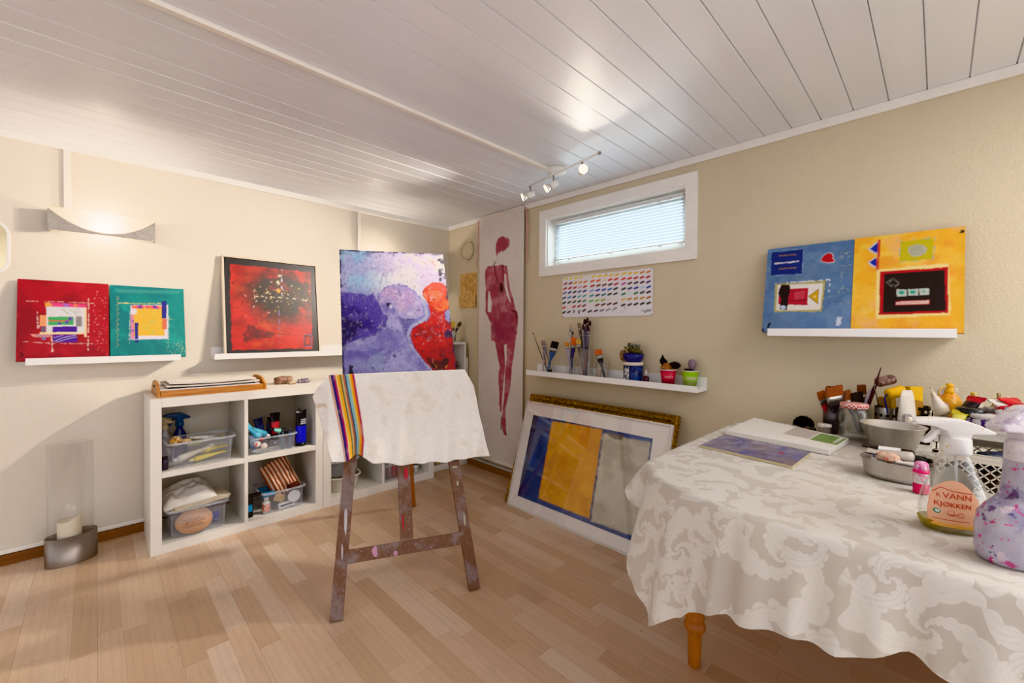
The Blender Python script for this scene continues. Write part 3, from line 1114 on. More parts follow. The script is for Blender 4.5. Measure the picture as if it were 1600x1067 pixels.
im.stroke([(380, 240), (360, 330), (350, 380)], .004, '4a4488', .7).stroke([(460, 830), (470, 840)], .02, '1c1838', .8)
im.wash('6a64a0', 5, .60, .30, .1, (X < .62).astype(float)).wash('dcd6e4', 5, .64, .28, .1, (Y < .75).astype(float)).wash('2c2850', 4, .72, .6, .05)
for k in range(40):                                  # fine scratches and runs in the paint
    x, y_ = rng.random(), .1 + .8 * rng.random()
    im.stroke([(65 + 800 * x, 85 + 900 * y_), (65 + 800 * x + rng.uniform(-6, 6), 85 + 900 * (y_ + rng.uniform(.01, .06)))], .004, rng.choice(['3c3670', 'd0cae0', '8a82b8']), .5)
im.a = np.clip(im.a, 0, 1) ** 1.18 * .76
EM = Vector((.922, 1.522, 0))                      # midpoint between the easel's front feet
EYAW, ETILT = math.radians(-23.06), math.radians(22)
ER = Matrix.Translation(EM) @ Euler((-ETILT, 0, EYAW)).to_matrix().to_4x4()
pp = ER @ Vector((.010, -.016, .985))
p_e = canvas('easel_painting', 'violet canvas of a lilac figure beside a red figure, standing on the easel', im, .545, .705, .02, pp, EYAW, ETILT, -math.radians(1.8), '2a2860')

# -- right wall canvases
im = Img(150, 185, '5f80ab', [(92, 240), (722, 168), (703, 840), (50, 845)], 61)
im.wash('50709a', 40, .5, .7).wash('7693b8', 24, .56, .6).wash('858fa8', 14, .66, .5).wash('667f9c', 60, .5, .5)
im.poly([(118, 262), (350, 240), (345, 415), (115, 430)], '1e2f7a', 1, .006).stroke([(120, 252), (355, 236), (345, 418), (118, 432)], .008, 'a9bcd8', .8, 1)
for yy in (285, 380):
    im.stroke([(172 + k * 11, yy + (6 if k % 2 else -4) - k * .8) for k in range(13)], .008, 'b08a4c')
im.stroke([(145, 344), (318, 325)], .028, 'd5d0dc', .95, .4)
im.poly([(475, 325), (495, 285), (530, 262), (562, 264), (575, 290), (568, 300), (588, 318), (575, 335), (530, 340)], 'd9c8cc', 1).poly([(480, 322), (498, 288), (530, 267), (558, 269), (570, 292), (562, 302), (580, 318), (570, 330), (530, 334)], 'b8101f')
im.poly([(150, 490), (520, 462), (495, 690), (140, 698)], 'b8b070', 1, .01).poly([(165, 500), (500, 485), (482, 676), (155, 685)], 'e6e0da')
im.stroke([(150, 490), (400, 470), (550, 455), (540, 580)], .022, 'dce0ea', .85, 1).stroke([(148, 492), (520, 470), (495, 690)], .006, '20305c', .9, .5)
im.poly([(175, 530), (392, 518), (388, 645), (170, 640)], 'b51f33').poly([(290, 545), (370, 540), (360, 600), (290, 606)], 'c84a58').stroke([(250, 612), (372, 606)], .008, '4a0d18').stroke([(250, 552), (330, 540)], .006, '5a1420')
im.poly([(192, 498), (256, 496), (258, 545), (245, 590), (238, 680), (182, 680), (192, 600), (170, 560)], '1c100f').ell(208, 662, 20, 16, 'c2cce8')
im.poly([(395, 580), (468, 525), (465, 635)], 'd2a012').ell(440, 582, 12, 10, 'e6cf70').stroke([(395, 580), (468, 525), (465, 635), (395, 580)], .006, '7a5a10')
im.ell(620, 762, 18, 36, 'c8cede', .9, 0, .02).stroke([(640, 730), (600, 790)], .008, 'eef0f4').specks(36, '8f9aa0', .012, (.86, .1, .97, .7), .7).specks(5, '16182a', .02, (.01, .9, .1, .98))
canvas('canvas_painting', 'blue canvas with a red heart and small boxed motifs on ledge', im, .320, .398, .02, (WR - .110, .414, 1.152), -PI / 2, .2, 0, '3a5478')

im = Img(150, 185, 'f0b232', [(728, 162), (1540, 62), (1540, 855), (705, 842)], 71)
im.wash('f4c24a', 40, .45, .8).wash('ea9a3a', 26, .55, .6).wash('f0b684', 30, .6, .6).wash('f3cf5c', 18, .6, .6).put((X[:185, :150] * 0 + sm(im.X, .9, 1.0)), 'd9a21c', .5)
im.poly([(1058, 180), (1305, 155), (1292, 305), (1058, 328)], 'c2b414', 1, .006).stroke([(1040, 172), (1320, 150), (1300, 312), (1050, 332), (1062, 176)], .012, '9ab8a4', .8, 1).ell(1182, 245, 70, 46, 'b9b6a4', .95, 0, .012).ell(1182, 245, 52, 32, 'a8a890', .7, 0, .02)
im.poly([(820, 235), (890, 180), (902, 180), (892, 275), (850, 262)], 'c8c6d0').poly([(838, 235), (895, 186), (890, 266)], '1f2fa4').poly([(822, 335), (885, 290), (896, 378), (850, 362)], 'c8c6d0').poly([(836, 334), (888, 296), (890, 368)], '1f2fa4')
im.poly([(898, 165), (916, 165), (904, 400), (884, 398)], 'cf4a38')
im.poly([(890, 385), (1420, 335), (1440, 720), (885, 745)], 'f2dc94', .9, .012, 1).poly([(915, 400), (1412, 368), (1420, 705), (910, 718)], 'b5121e', 1, .004).poly([(942, 418), (1388, 386), (1402, 690), (935, 700)], '1f1512')
im.stroke([(960, 480), (1005, 448), (1060, 485), (1015, 520), (960, 480)], .006, 'a8a49c', .8, .4).stroke([(985, 465), (1040, 470), (1035, 500), (990, 495), (985, 465)], .005, 'a8a49c', .8, .4)
for k in range(3):
    im.rect(1036 + k * 84, 532 - k * 4, 1110 + k * 84, 580 - k * 4, 'bcc4ba', rough=.006).ell(1073 + k * 82, 554 - k * 4, [20, 22, 12][k], [14, 13, 8][k], '2f9f86')
im.poly([(1028, 618), (1282, 606), (1284, 642), (1030, 648)], 'b5202c').poly([(1034, 622), (1278, 610), (1278, 636), (1034, 643)], 'dcb8ac').stroke([(1060, 632), (1250, 622)], .006, 'c08078', .8, .6)
im.specks(8, '1c1412', .012, (.955, .03, .985, .06))
canvas('canvas_painting', 'yellow canvas with a black and red rectangle on ledge', im, .316, .400, .02, (WR - .110, .095, 1.152), -PI / 2, .2, 0, 'c08a18')

# -- colour chart
im = Img(270, 116, 'ece9ee', [(160, 215), (1435, 65), (1418, 735), (200, 765)], 83)
CH = [[(185, 240, 'e6dc5c ead84c f0d430 ecd45c f0ead0'), (565, 205, 'f0d020 f0d022 f2cc18 f0c020 ecbc24'), (990, 160, 'f2d010 f0cc20 eec01c d08a20 d8822c')],
      [(185, 310, 'a8301c 7a1f14 e8a020 e89020 e07828'), (552, 270, 'e05a28 e2541c f0d8c0 de3820 dc3024'), (985, 235, 'd83028 d42c24 c81828 c01c30 b8142c')],
      [(183, 378, 'b81828 b81c2c b8203c dca0b4 b02038'), (556, 338, 'b81c34 7c1428 681424 180c14 b01c4c'), (988, 305, 'c84aa0 5c1024 3c1440 401438 4c2478')],
      [(183, 440, '7460b4 34268c 1c1414 4a5a9c 1c1490'), (550, 405, '88a4e0 2038b4 2440b8 2468bc 20141c'), (990, 378, '14141c 202c74 1c30a0 b4d8ec 1c3c98')],
      [(182, 508, '24307c 2488c4 243464 3cb4bc 38b0ac'), (550, 475, '1f9a94 1f3458 1f7484 18242c 1f5450'), (988, 450, '1c8450 d4ece4 14803c 1f4444 14181c')],
      [(187, 575, '181c18 1c2418 3c5020 303c1c 4c7430'), (545, 548, '50b848 94cc4c a4a41c dce0cc f0dcd0'), (988, 525, 'e8c05c cc8420 c49420 d8942c bc7424')],
      [(188, 640, 'd43c24 f4d8d4 c83020 b42c1c 7c2024'), (550, 610, 'f0e8e8 742418 6c2014 5c1c18 401418'), (988, 602, '1c1c1c 1c1c1c 141814 101010 1c201c')],
      [(192, 705, '141414 2c2420 e0e0e0 c8c8c8 1c1c1c'), (536, 688, '2c2c2c 4c4c4c 807c7c 98949a b4b0b4'), (988, 682, 'dcdcdc ececec f0f0f0 e8e8ec e8e8ec')]]
for ri, row in enumerate(CH):
    for (x0, y0, cs_), dx in zip(row, (68, 82, 87)):
        for k, cc in enumerate(cs_.split()):
            x = x0 + k * dx
            y = y0 - k * 7.2
            wd = 50 if dx < 70 else 60
            im.stroke([(x + 8, y + 4), (x + wd - 10, y - 14)], .0185, cc, .97, 0, .5)
for (x, y) in ((345, 690), (415, 700)):
    im.rect(x, y - 25, x + 14, y + 20, '1c1c1c')
im.stroke([(905, 640), (930, 628)], .008, '2c2020').stroke([(1255, 410), (1330, 385)], .004, '70706c', .8).stroke([(1035, 635), (1045, 632)], .008, '3c3030')
im.stroke([(1235, 680), (1310, 672)], .010, '88848c', .9, .9).stroke([(1325, 680), (1390, 668)], .022, '8c8890', .9, .9)
cc = thing('colour_chart', 'white paint colour chart with rows of colour swatches under the window', 'poster', (WR - .0035, 1.497, 1.243), -PI / 2)
painted_panel('sheet', im, .664, .276, .0012, m_print, cc, 'e8e5ea', 0, -.001)
for (x, z) in ((-.325, .270), (.325, .270), (-.325, .006), (.325, .006), (-.13, .27), (.02, .268)):
    MB().blob(.003, 0, m=0, M=Matrix.Translation((x, -.002, z)), sub=1).build('pin', mat('dark pin', '4a4a50', .4), cc)

# -- tall paper scroll with a figure painted in burgundy wash
def figure(im):
    c, c2, c3 = 'b0606f', 'c78c97', '933f58'
    def F(*p):
        return [(x * 1.136, 873 + y * 1.136) for x, y in p]
    parts = []
    parts.append([(440, 300), (470, 289), (510, 300), (532, 322), (530, 352), (505, 385), (478, 412), (470, 398), (455, 414), (446, 404), (430, 440), (424, 400), (424, 350)])
    torso = [(347, 540), (362, 517), (410, 507), (510, 511), (516, 545), (517, 580), (490, 578), (500, 660), (520, 740), (545, 800), (570, 850), (600, 895), (602, 941), (598, 1020), (585, 1106), (534, 1125), (488, 1128), (437, 1106), (420, 1083), (398, 1077), (392, 941), (370, 900), (352, 860), (352, 700), (345, 600)]
    parts.append(torso)
    parts.append([(503, 545), (517, 560), (532, 680), (562, 780), (588, 880), (560, 850), (528, 740), (508, 640)])
    parts.append(F((375, 190), (435, 215), (447, 370), (436, 480), (426, 590), (428, 670), (416, 676), (408, 625), (410, 560), (402, 470), (402, 405), (412, 375), (392, 290)))
    parts.append(F((455, 215), (515, 205), (502, 320), (490, 400), (486, 500), (466, 600), (452, 660), (456, 790), (463, 840), (446, 847), (430, 790), (428, 730), (440, 600), (444, 500), (448, 400), (456, 330)))
    for P in parts:
        mk = im.polymask(P, .006)
        im.put(mk, c)
        im.wash(c2, 16, .52, .8, .12, mk).wash(c3, 26, .56, .55, .12, mk)
    mk = im.polymask([(440, 850), (590, 900), (600, 1040), (560, 1110), (450, 1080), (410, 980)])
    im.wash(c3, 30, .42, .6, .2, mk)
    im.poly([(372, 700), (382, 705), (398, 800), (394, 866), (368, 858)], 'eae3de').poly([(490, 580), (498, 640), (528, 745), (545, 805), (536, 800), (512, 745), (497, 680)], 'eae3de')
    im.stroke([(412, 512), (428, 590), (446, 648)], .02, '6a1c34').stroke([(480, 514), (482, 642)], .018, '6a1c34').stroke([(420, 480), (412, 505), (416, 530)], .018, '4a2030')
    im.ell(470, 680, 16, 38, '3a0f1c', .95, 1).ell(473, 700, 10, 20, '240810', .8)
    im.stroke([(556, 868), (586, 884)], .022, '300c18').stroke([(585, 900), (598, 930)], .02, '300c18').stroke(F((424, 712), (424, 795)), .016, '5a1c34')
    im.stroke([(425, 660), (415, 760), (430, 900), (420, 1000), (430, 1080)], .008, '8a3450', .6)
    im.stroke([(435, 460), (440, 490)], .02, 'b8c4cc', .8)
im = Img(140, 500, 'e6ddd6', [(300, 150), (640, 58), (650, 2129), (310, 1935)], 91)
im.wash('ded3ca', 60, .5, .5)
figure(im)
sc = thing('hanging_scroll', 'tall white paper scroll painted with a slim burgundy figure, hung from the ceiling trim', 'painting', (WR - .017, 2.440, .108), -PI / 2)
painted_panel('paper', im, .512, 1.968, .001, m_paper, sc, 'e6ddd6', 0, -.006)
MB().tube([(-.262, -.012, .0), (.262, -.012, .0)], .016, 14).build('bottom_rod', mat('cream rod', 'e3d9cc', .5), sc)
MB().box((-.258, -.008, 1.962), (.258, 0, 1.978)).build('top_rod', mat('cream rod', 'e3d9cc'), sc)
m_rib = mat('pink ribbon', 'cf9a98', .6)
for x, L0, w_ in ((-.281, .40, .012), (.268, .42, .015)):
    P0, P1 = [], []
    for i in range(14):
        t_ = i / 13
        dx = .012 * math.sin(t_ * 5) + (.03 * t_ if x > 0 else -.004 * t_)
        z = 1.962 - L0 * t_
        P0.append((x + dx - w_ / 2 * (1 - .4 * t_), -.003 - .004 * math.sin(t_ * 9) ** 2, z))
        P1.append((x + dx + w_ / 2 * (1 - .4 * t_), -.004, z))
    MB().grid([P0, P1]).build('ribbon', m_rib, sc, label='pink tie ribbon')

# -- small sepia sheet and round vent
im = Img(90, 120, 'dcb67c', None, 97)
im.wash('c99a5c', 14, .5, .7).wash('e4c892', 10, .6, .6).wash('8a4a20', 9, .62, .8, .06, np.clip(1.2 - 3 * np.hypot(im.X - .62, im.Y - .25), 0, 1)).wash('94501f', 6, .66, .7, .05, (im.Y > .5).astype(float))
for k in range(26):
    x, y = .3 + .5 * rng.random(), .08 + .38 * rng.random()
    im.stroke([(x, y), (x + rng.uniform(-.08, .08), y + rng.uniform(.02, .16))], .02, rng.choice(['8a4a20', 'a0602c', '7a3c18']), .7, .6)
for k in range(16):
    x, y = .08 + .8 * rng.random(), .55 + .38 * rng.random()
    im.stroke([(x, y), (x + rng.uniform(-.06, .06), y + rng.uniform(-.05, .05)), (x + rng.uniform(-.08, .08), y + .02)], .014, 'a05c28', .7, .6)
sp = painted_panel('sepia_sketch', im, .225, .302, 0, m_paper, None, 'e0c89a', 0, 0, lambda x, y, z: (x, y - .012 * (2 * x / .225) ** 2 * (z < .1), z))
sp.location = (WR - .002, 2.868, 1.343)
sp.rotation_euler = (0, 0, -PI / 2)
tag(sp, 'small tan paper sketch in brown ink pinned near the corner', 'drawing')
vn = thing('wall_vent', 'round beige vent cover high on the wall near the corner', 'vent', (WR, 2.868, 1.836), -PI / 2)
Mv = Matrix.Rotation(PI / 2, 4, 'X')
MB().lathe([(0, 0), (.098, 0), (.098, .004), (.092, .008), (.088, .006), (0, .006)], 40, 0, Mv).build('rim', mat('vent rim', 'd9cdb4', .5), vn)
MB().lathe([(0, .006), (.082, .008), (.078, .022), (.06, .027), (0, .028)], 40, 0, Mv).build('cover_disc', mat('vent disc', 'cdbfa2', .5), vn)

# ---- large framed print leaning on a gilt frame
im = Img(220, 160, '3a5088', None, 101)
im.wash('4a64a0', 40, .5, .7).wash('2a3c70', 24, .55, .7).poly([(0, 0), (.05, 0), (.03, 1), (0, 1)], '22305c')
im.wash('6f8cc0', 20, .62, .5, .1, (im.X < .2).astype(float))
im.poly([(.195, .03), (.635, .01), (.645, .95), (.20, .94)], 'e09a14', 1, .008, 2).wash('e8a81c', 36, .45, .8, .15, im.polymask([(.2, .03), (.63, .01), (.64, .95), (.2, .94)])).wash('d08408', 26, .56, .6, .15, im.polymask([(.2, .03), (.63, .01), (.64, .95), (.2, .94)]))
g_ = [(.645, .05), (.985, .04), (.992, .95), (.66, .965)]
im.poly(g_, 'c2bba8', 1, .01, 2).wash('cfc8b6', 36, .45, .7, .15, im.polymask(g_)).wash('9f9784', 26, .58, .5, .15, im.polymask(g_))
im.poly([(.67, .03), (.8, .02), (.79, .08), (.74, .09), (.69, .06)], '75685c', .9, .01, 1)
im.stroke([(.648, 0), (.655, 1)], .012, '4a3a48', .7, .6)
wf = thing('framed_print', 'large white-matted print of yellow and grey blocks on blue, leaning on the floor', 'picture', (1.932, 1.476, 0), -PI / 2, math.radians(16))
W_, H_ = 1.037, .693
F = MB()
for a, b_ in (((-W_ / 2, -.002, 0), (-W_ / 2 + .009, .016, H_)), ((W_ / 2 - .009, -.002, 0), (W_ / 2, .016, H_)), ((-W_ / 2 + .009, -.002, 0), (W_ / 2 - .009, .016, .009)), ((-W_ / 2 + .009, -.002, H_ - .009), (W_ / 2 - .009, .016, H_))):
    F.box(a, b_)
F.build('frame', mat('pale metal frame', 'cfc9c2', .35, metal=.3), wf, bevel=.001)
ix0, ix1, iz0, iz1 = -W_ / 2 + .071 * W_, -W_ / 2 + .902 * W_, H_ * .108, H_ * .874
mb_ = MB()
for a, b_ in (((-W_ / 2 + .008, .005, .008), (ix0, .008, H_ - .008)), ((ix1, .005, .008), (W_ / 2 - .008, .008, H_ - .008)), ((ix0, .005, .008), (ix1, .008, iz0)), ((ix0, .005, iz1), (ix1, .008, H_ - .008))):
    mb_.box(a, b_)
mb_.build('mat_board', mat('white mat board', 'ece4de', .7, var=.02), wf)
pr_ = painted_panel('print', im, ix1 - ix0, iz1 - iz0, .002, m_print, wf, '333333', iz0, .009)
pr_.location = ((ix0 + ix1) / 2, 0, 0)
MB().box((-W_ / 2 + .007, .001, .007), (W_ / 2 - .007, .003, H_ - .007)).build('glass_pane', thin_glass('picture glass', 'ffffff', .0, .01, .30), wf)

gf = thing('gilt_frame', 'ornate gilded frame standing behind the large white-matted print', 'frame', (1.957, 1.512, 0), -PI / 2, math.radians(20))
W_, H_ = 1.075, .748
def gold():
    m, t, b, o = nt('worn gilding')
    vec = coords(t)
    w = noise_node(t, vec, 120, 3, .6)
    c = ramp(t, w.outputs['Fac'], [(.36, '3f2508'), (.52, '8a5c18'), (.68, 'c8963c')])
    t.links.new(c, b.inputs['Base Color'])
    b.inputs['Metallic'].default_value = .55
    b.inputs['Roughness'].default_value = .42
    bump(t, b, w.outputs['Fac'], .8, .004)
    return m
pf = [(0, .045), (0, .012), (.008, .0), (.018, .006), (.03, .002), (.045, .014), (.06, .012), (.07, .024), (.07, .045)]
F = MB()
rings = []
for cx, cz in ((-1, 0), (1, 0), (1, 1), (-1, 1)):
    ring = []
    for a, b_ in pf:
        ring.append((cx * (W_ / 2 - a), b_, a if cz == 0 else H_ - a))
    rings.append(ring)
n_ = len(pf)
vv = [p for r in rings for p in r]
ff = []
for i in range(4):
    j = (i + 1) % 4
    for k in range(n_):
        k2 = (k + 1) % n_
        ff.append((i * n_ + k, j * n_ + k, j * n_ + k2, i * n_ + k2))
F.add(vv, ff)
# carved beads along the frame
for side in range(4):
    for i in range(40 if side % 2 == 0 else 28):
        t_ = (i + .5) / (40 if side % 2 == 0 else 28)
        a = .024
        q = {0: (-W_ / 2 + t_ * W_, H_ - a), 2: (-W_ / 2 + t_ * W_, a), 1: (W_ / 2 - a, t_ * H_), 3: (-W_ / 2 + a, t_ * H_)}[side]
        F.blob(.009, .15, 3, i, 0, Matrix.Translation((q[0], .004, q[1])), 1, (1, .6, 1))
F.build('moulding', gold(), gf)
MB().box((-W_ / 2 + .06, .036, .06), (W_ / 2 - .06, .042, H_ - .06)).build('backing', mat('brown backing board', '6a5236', .8), gf)
# ================================================================== generic small things
def ell_ring(cx, cy, rx, ry, z, n=20, sq=2.0):
    o = []
    for k in range(n):
        a = 2 * PI * k / n
        c_, s_ = math.cos(a), math.sin(a)
        o.append((cx + rx * math.copysign(abs(c_) ** (2 / sq), c_), cy + ry * math.copysign(abs(s_) ** (2 / sq), s_), z))
    return o


def place(root, M):
    root.location = M.translation
    root.rotation_euler = M.to_euler()
    return root


def pm(c, rough=.35, **k):
    return mat('paint ' + c + str(rough), c, rough, **k)


def paint_tube(label, p, d, L, r, body, band, cap, roll=0, group=None, kind='paint tube', stand=False, name='paint_tube'):
    """tube lying from p (cap end) along d to the flat crimped end"""
    t = place(thing(name, label, kind, group=group), frame(p, d, roll))
    cl = .18 * L if L < .12 else .022
    MB().lathe([(0, 0), (r * .52, .001), (r * .58, cl * .9), (r * .5, cl)], 14).build('cap', pm(cap), t)
    rings = []
    K = 9
    for k in range(K + 1):
        f = k / K
        z = cl + .006 + f * (L - cl - .006)
        w = r * (1 + .42 * f ** 1.5)
        h = max(r * (1 - f ** 1.3), .0015)
        rings.append(ell_ring(0, 0, w, h, z, 16))
    b = MB().loft([ell_ring(0, 0, r * .45, r * .45, cl, 16)] + rings, 0)
    b.box((-r * 1.43, -.002, L - .012), (r * 1.43, .002, L), 0)
    b.build('tube_body', pm(body), t)
    lb = []
    for k in range(2, 7):
        f = k / K
        z = cl + .006 + f * (L - cl - .006)
        lb.append(ell_ring(0, 0, r * (1 + .42 * f ** 1.5) + .0006, max(r * (1 - f ** 1.3), .0015) + .0006, z, 16))
    MB().loft(lb, 0, cap=False).build('label_band', pm(band), t)
    return t


m_plast = thin_glass('clear storage plastic', 'ffffff', .17, .15, .22, 'e6eaf6')
m_plrim = thin_glass('clear plastic rim', 'f4f6fa', .42, .15, .4, 'eaeef6')
m_glass = thin_glass('jar glass', 'ffffff', .035, .02, .36, 'e4ece8')


def clear_box(name, label, loc, w, d, h, group=None, m=None, mr=None):
    t = thing(name, label, 'box', loc, group=group)
    tp = .88
    b = MB()
    rings = [ell_ring(0, 0, w / 2 * tp, d / 2 * tp, 0, 28, 7), ell_ring(0, 0, w / 2 * .98, d / 2 * .98, h, 28, 7)]
    b.loft(rings, 0, cap=False)
    b.add(ell_ring(0, 0, w / 2 * tp, d / 2 * tp, .001, 28, 7), [list(range(28))], 0)
    for sx in (-.55, .55):
        b.box((sx * w * .75 - .0015, -d / 2 * .93, .01), (sx * w * .75 + .0015, -d / 2 * .9, h * .8), 0)
    b.build('box_body', m or m_plast, t)
    o_, i_ = (w / 2 + .006, d / 2 + .006), (w / 2 - .004, d / 2 - .004)
    MB().loft([ell_ring(0, 0, *i_, h - .001, 28, 7), ell_ring(0, 0, *o_, h - .001, 28, 7), ell_ring(0, 0, *o_, h - .010, 28, 7), ell_ring(0, 0, o_[0] - .002, o_[1] - .002, h - .010, 28, 7)], 0, None, False, cap=False).build('rim', mr or m_plrim, t)
    return t


def spray_bottle(label, loc, rz, prof, mats, head=1.0, hz=1.0, hx=1.0, name='spray_bottle', group=None, nozzle=-1):
    """prof: list of (z, rx, ry) from the base to the neck; mats: bottle, head; trigger points to local -x"""
    t = thing(name, label, 'bottle', loc, rz, group=group)
    rings = [ell_ring(0, 0, rx, ry, z, 32, 2.3) for z, rx, ry in prof]
    MB().loft(rings, 0).build('bottle_body', mats[0], t)
    zt, rx, _ = prof[-1]
    k = head
    MB().lathe([(rx * .9, zt - .002), (.0215 * k, zt), (.0225 * k, zt + .004), (.0215 * k, zt + .028 * k), (.017 * k, zt + .032 * k)], 28).build('collar', mats[1], t)
    z0 = zt + .028 * k
    poly = [(.016, .0), (.019, .016), (.052, .018), (.056, .024), (.030, .044), (.008, .056), (-.030, .058), (-.062, .055), (-.072, .050), (-.073, .041), (-.064, .037), (-.042, .034), (-.022, .022), (-.017, .0)]
    poly = [(a * k * hx, b_ * k * hz) for a, b_ in poly]
    M = Matrix(((1, 0, 0, 0), (0, 0, -1, 0), (0, 1, 0, z0), (0, 0, 0, 1)))
    hd = MB().prism(poly, -.0135 * k, .0135 * k, 0, M)
    ho = hd.build('spray_head', mats[1], t, bevel=.004 * k, seg=3)
    for p in ho.data.polygons:
        p.use_smooth = True
    tg = [(-.026, .026), (-.034, .026), (-.044, .004), (-.056, -.012), (-.054, -.020), (-.046, -.019), (-.036, -.004)]
    tg = [(a * k * hx, b_ * k * hz) for a, b_ in tg]
    MB().prism(tg, -.007 * k, .007 * k, 0, M).build('trigger', mats[1], t, bevel=.002 * k)
    MB().tube([(-.073 * k * hx, 0, z0 + .046 * k * hz), (-.080 * k * hx, 0, z0 + .046 * k * hz)], .006 * k, 10).build('nozzle', mats[1], t)
    MB().tube([(0, 0, zt), (.004, 0, prof[0][0] + .012)], .0022, 6).build('dip_tube', thin_glass('dip tube', 'f4f4f4', .3, .2, .5), t)
    return t


m_ferr = mat('worn ferrule metal', '9d9994', .35, metal=.7, var=.15, vs=120)


def brush(label, base, tip, kind='round', head=.03, w=.008, col='3a2a2a', hcol='6a6270', hr=.0032, group=None, fl=.022):
    """base = handle end, tip = bristle end"""
    base, tip = Vector(base), Vector(tip)
    t = place(thing('paint_brush', label, 'brush', group=group), frame(base, tip - base, (len(label) * 1.3) % 3))
    # flat brushes turn their broad side to the room
    if kind == 'flat':
        d = (tip - base).normalized()
        y = Vector((.72, .69, 0))
        y = (y - d * y.dot(d)).normalized()
        x = y.cross(d)
        M = Matrix((x, y, d)).transposed().to_4x4()
        M.translation = base
        place(t, M)
    L = (tip - base).length
    hl = L - head - fl
    hm = splat_mat('handle ' + hcol, hcol, ['b9b4b8', '2c2a3c', '8a6f7c'], 60, .5, .6)
    if kind == 'flat':
        MB().loft([ell_ring(0, 0, hr * .8, hr * .7, 0, 12), ell_ring(0, 0, hr * 1.3, hr, hl * .3, 12), ell_ring(0, 0, hr * .9, hr * .8, hl * .6, 12), ell_ring(0, 0, w * .42, hr * 1.2, hl * .92, 12), ell_ring(0, 0, w * .46, hr * 1.3, hl, 12)]).build('handle', hm, t)
        th = max(.004, w * .14)
        MB().loft([ell_ring(0, 0, w * .47, th, hl, 16, 4), ell_ring(0, 0, w * .5, th, hl + fl, 16, 4)]).build('ferrule', m_ferr, t)
        b = MB()
        rg = random.Random(len(label))
        n = 9
        for k in range(n):
            x0 = -w * .49 + w * .98 * k / n
            x1 = x0 + w * .98 / n
            z1 = L - rg.uniform(0, head * .08)
            b.add([(x0, -th * .9, hl + fl - .001), (x1, -th * .9, hl + fl - .001), (x1, th * .9, hl + fl - .001), (x0, th * .9, hl + fl - .001),
                   (x0 * 1.06, -th * .45, z1), (x1 * 1.06, -th * .45, z1), (x1 * 1.06, th * .45, z1), (x0 * 1.06, th * .45, z1)],
                  [(4, 5, 6, 7), (0, 1, 5, 4), (1, 2, 6, 5), (2, 3, 7, 6), (3, 0, 4, 7)])
        b.build('bristles', mat('bristle ' + col, col, .7, var=.3, vs=150, bmp=.5, bs=300), t)
    else:
        MB().lathe([(hr * .6, 0), (hr, hl * .25), (hr * 1.25, hl * .7), (w * .42, hl)], 10).build('handle', hm, t)
        MB().lathe([(w * .42, hl), (w * .5, hl + fl)], 12).build('ferrule', m_ferr, t)
        MB().lathe([(w * .48, hl + fl), (w * .62, hl + fl + head * .35), (w * .45, hl + fl + head * .75), (.0004, L)], 12).build('bristles', mat('bristle ' + col, col, .7, var=.3, vs=150, bmp=.5, bs=300), t)
    return t


# ================================================================== white cube shelving on the left wall
m_shelf = mat('white shelving board', 'e7e2da', .45, var=.02, vs=4)


def cube_shelf(label, x0, x1, yf, yb, h, side, divs, boards, bot=.045, top=.045, name='cube_shelf'):
    t = thing(name, label, 'shelf unit', ((x0 + x1) / 2, (yf + yb) / 2, 0))
    w, d = (x1 - x0) / 2, (yb - yf) / 2
    MB().box((-w, -d, 0), (-w + side, d, h)).build('side_panel', m_shelf, t, bevel=.001)
    MB().box((w - side, -d, 0), (w, d, h)).build('side_panel', m_shelf, t, bevel=.001)
    MB().box((-w + side, -d, h - top), (w - side, d, h)).build('top_panel', m_shelf, t, bevel=.001)
    MB().box((-w + side, -d, 0), (w - side, d, bot)).build('bottom_panel', m_shelf, t, bevel=.001)
    xs_ = [-w + side]
    cx = (x0 + x1) / 2
    for a in divs:
        MB().box((a - .009 - cx, -d + .001, bot), (a + .009 - cx, d, h - top)).build('divider', m_shelf, t, bevel=.001)
        xs_ += [a - .009 - cx, a + .009 - cx]
    xs_.append(w - side)
    for z in boards:
        for i in range(0, len(xs_), 2):
            MB().box((xs_[i], -d + .001, z - .0145), (xs_[i + 1], d, z + .0145)).build('shelf_board', m_shelf, t, bevel=.001)
    return t


YF, YB = 2.753, 3.135
cube_shelf('white cube shelf of four compartments full of clear boxes', .190, 1.030, YF, YB, .79, .045, [.606], [.4005])
cube_shelf('white cube shelf behind the easel, beside the four-box one', 1.032, 1.874, YF, YB, .79, .050, [1.448], [.410], .055)
cube_shelf('narrow tall white shelf squeezed into the room corner', 1.890, 2.262, 2.85, 3.133, 1.05, .018, [], [.52, .80], .05, .02)
pl = MB().box((2.268, 2.848, 0), (2.280, 3.1, .915)).build('white_board', m_shelf)
tag(pl, 'thin white board slotted between the corner shelf and the wall', 'board')

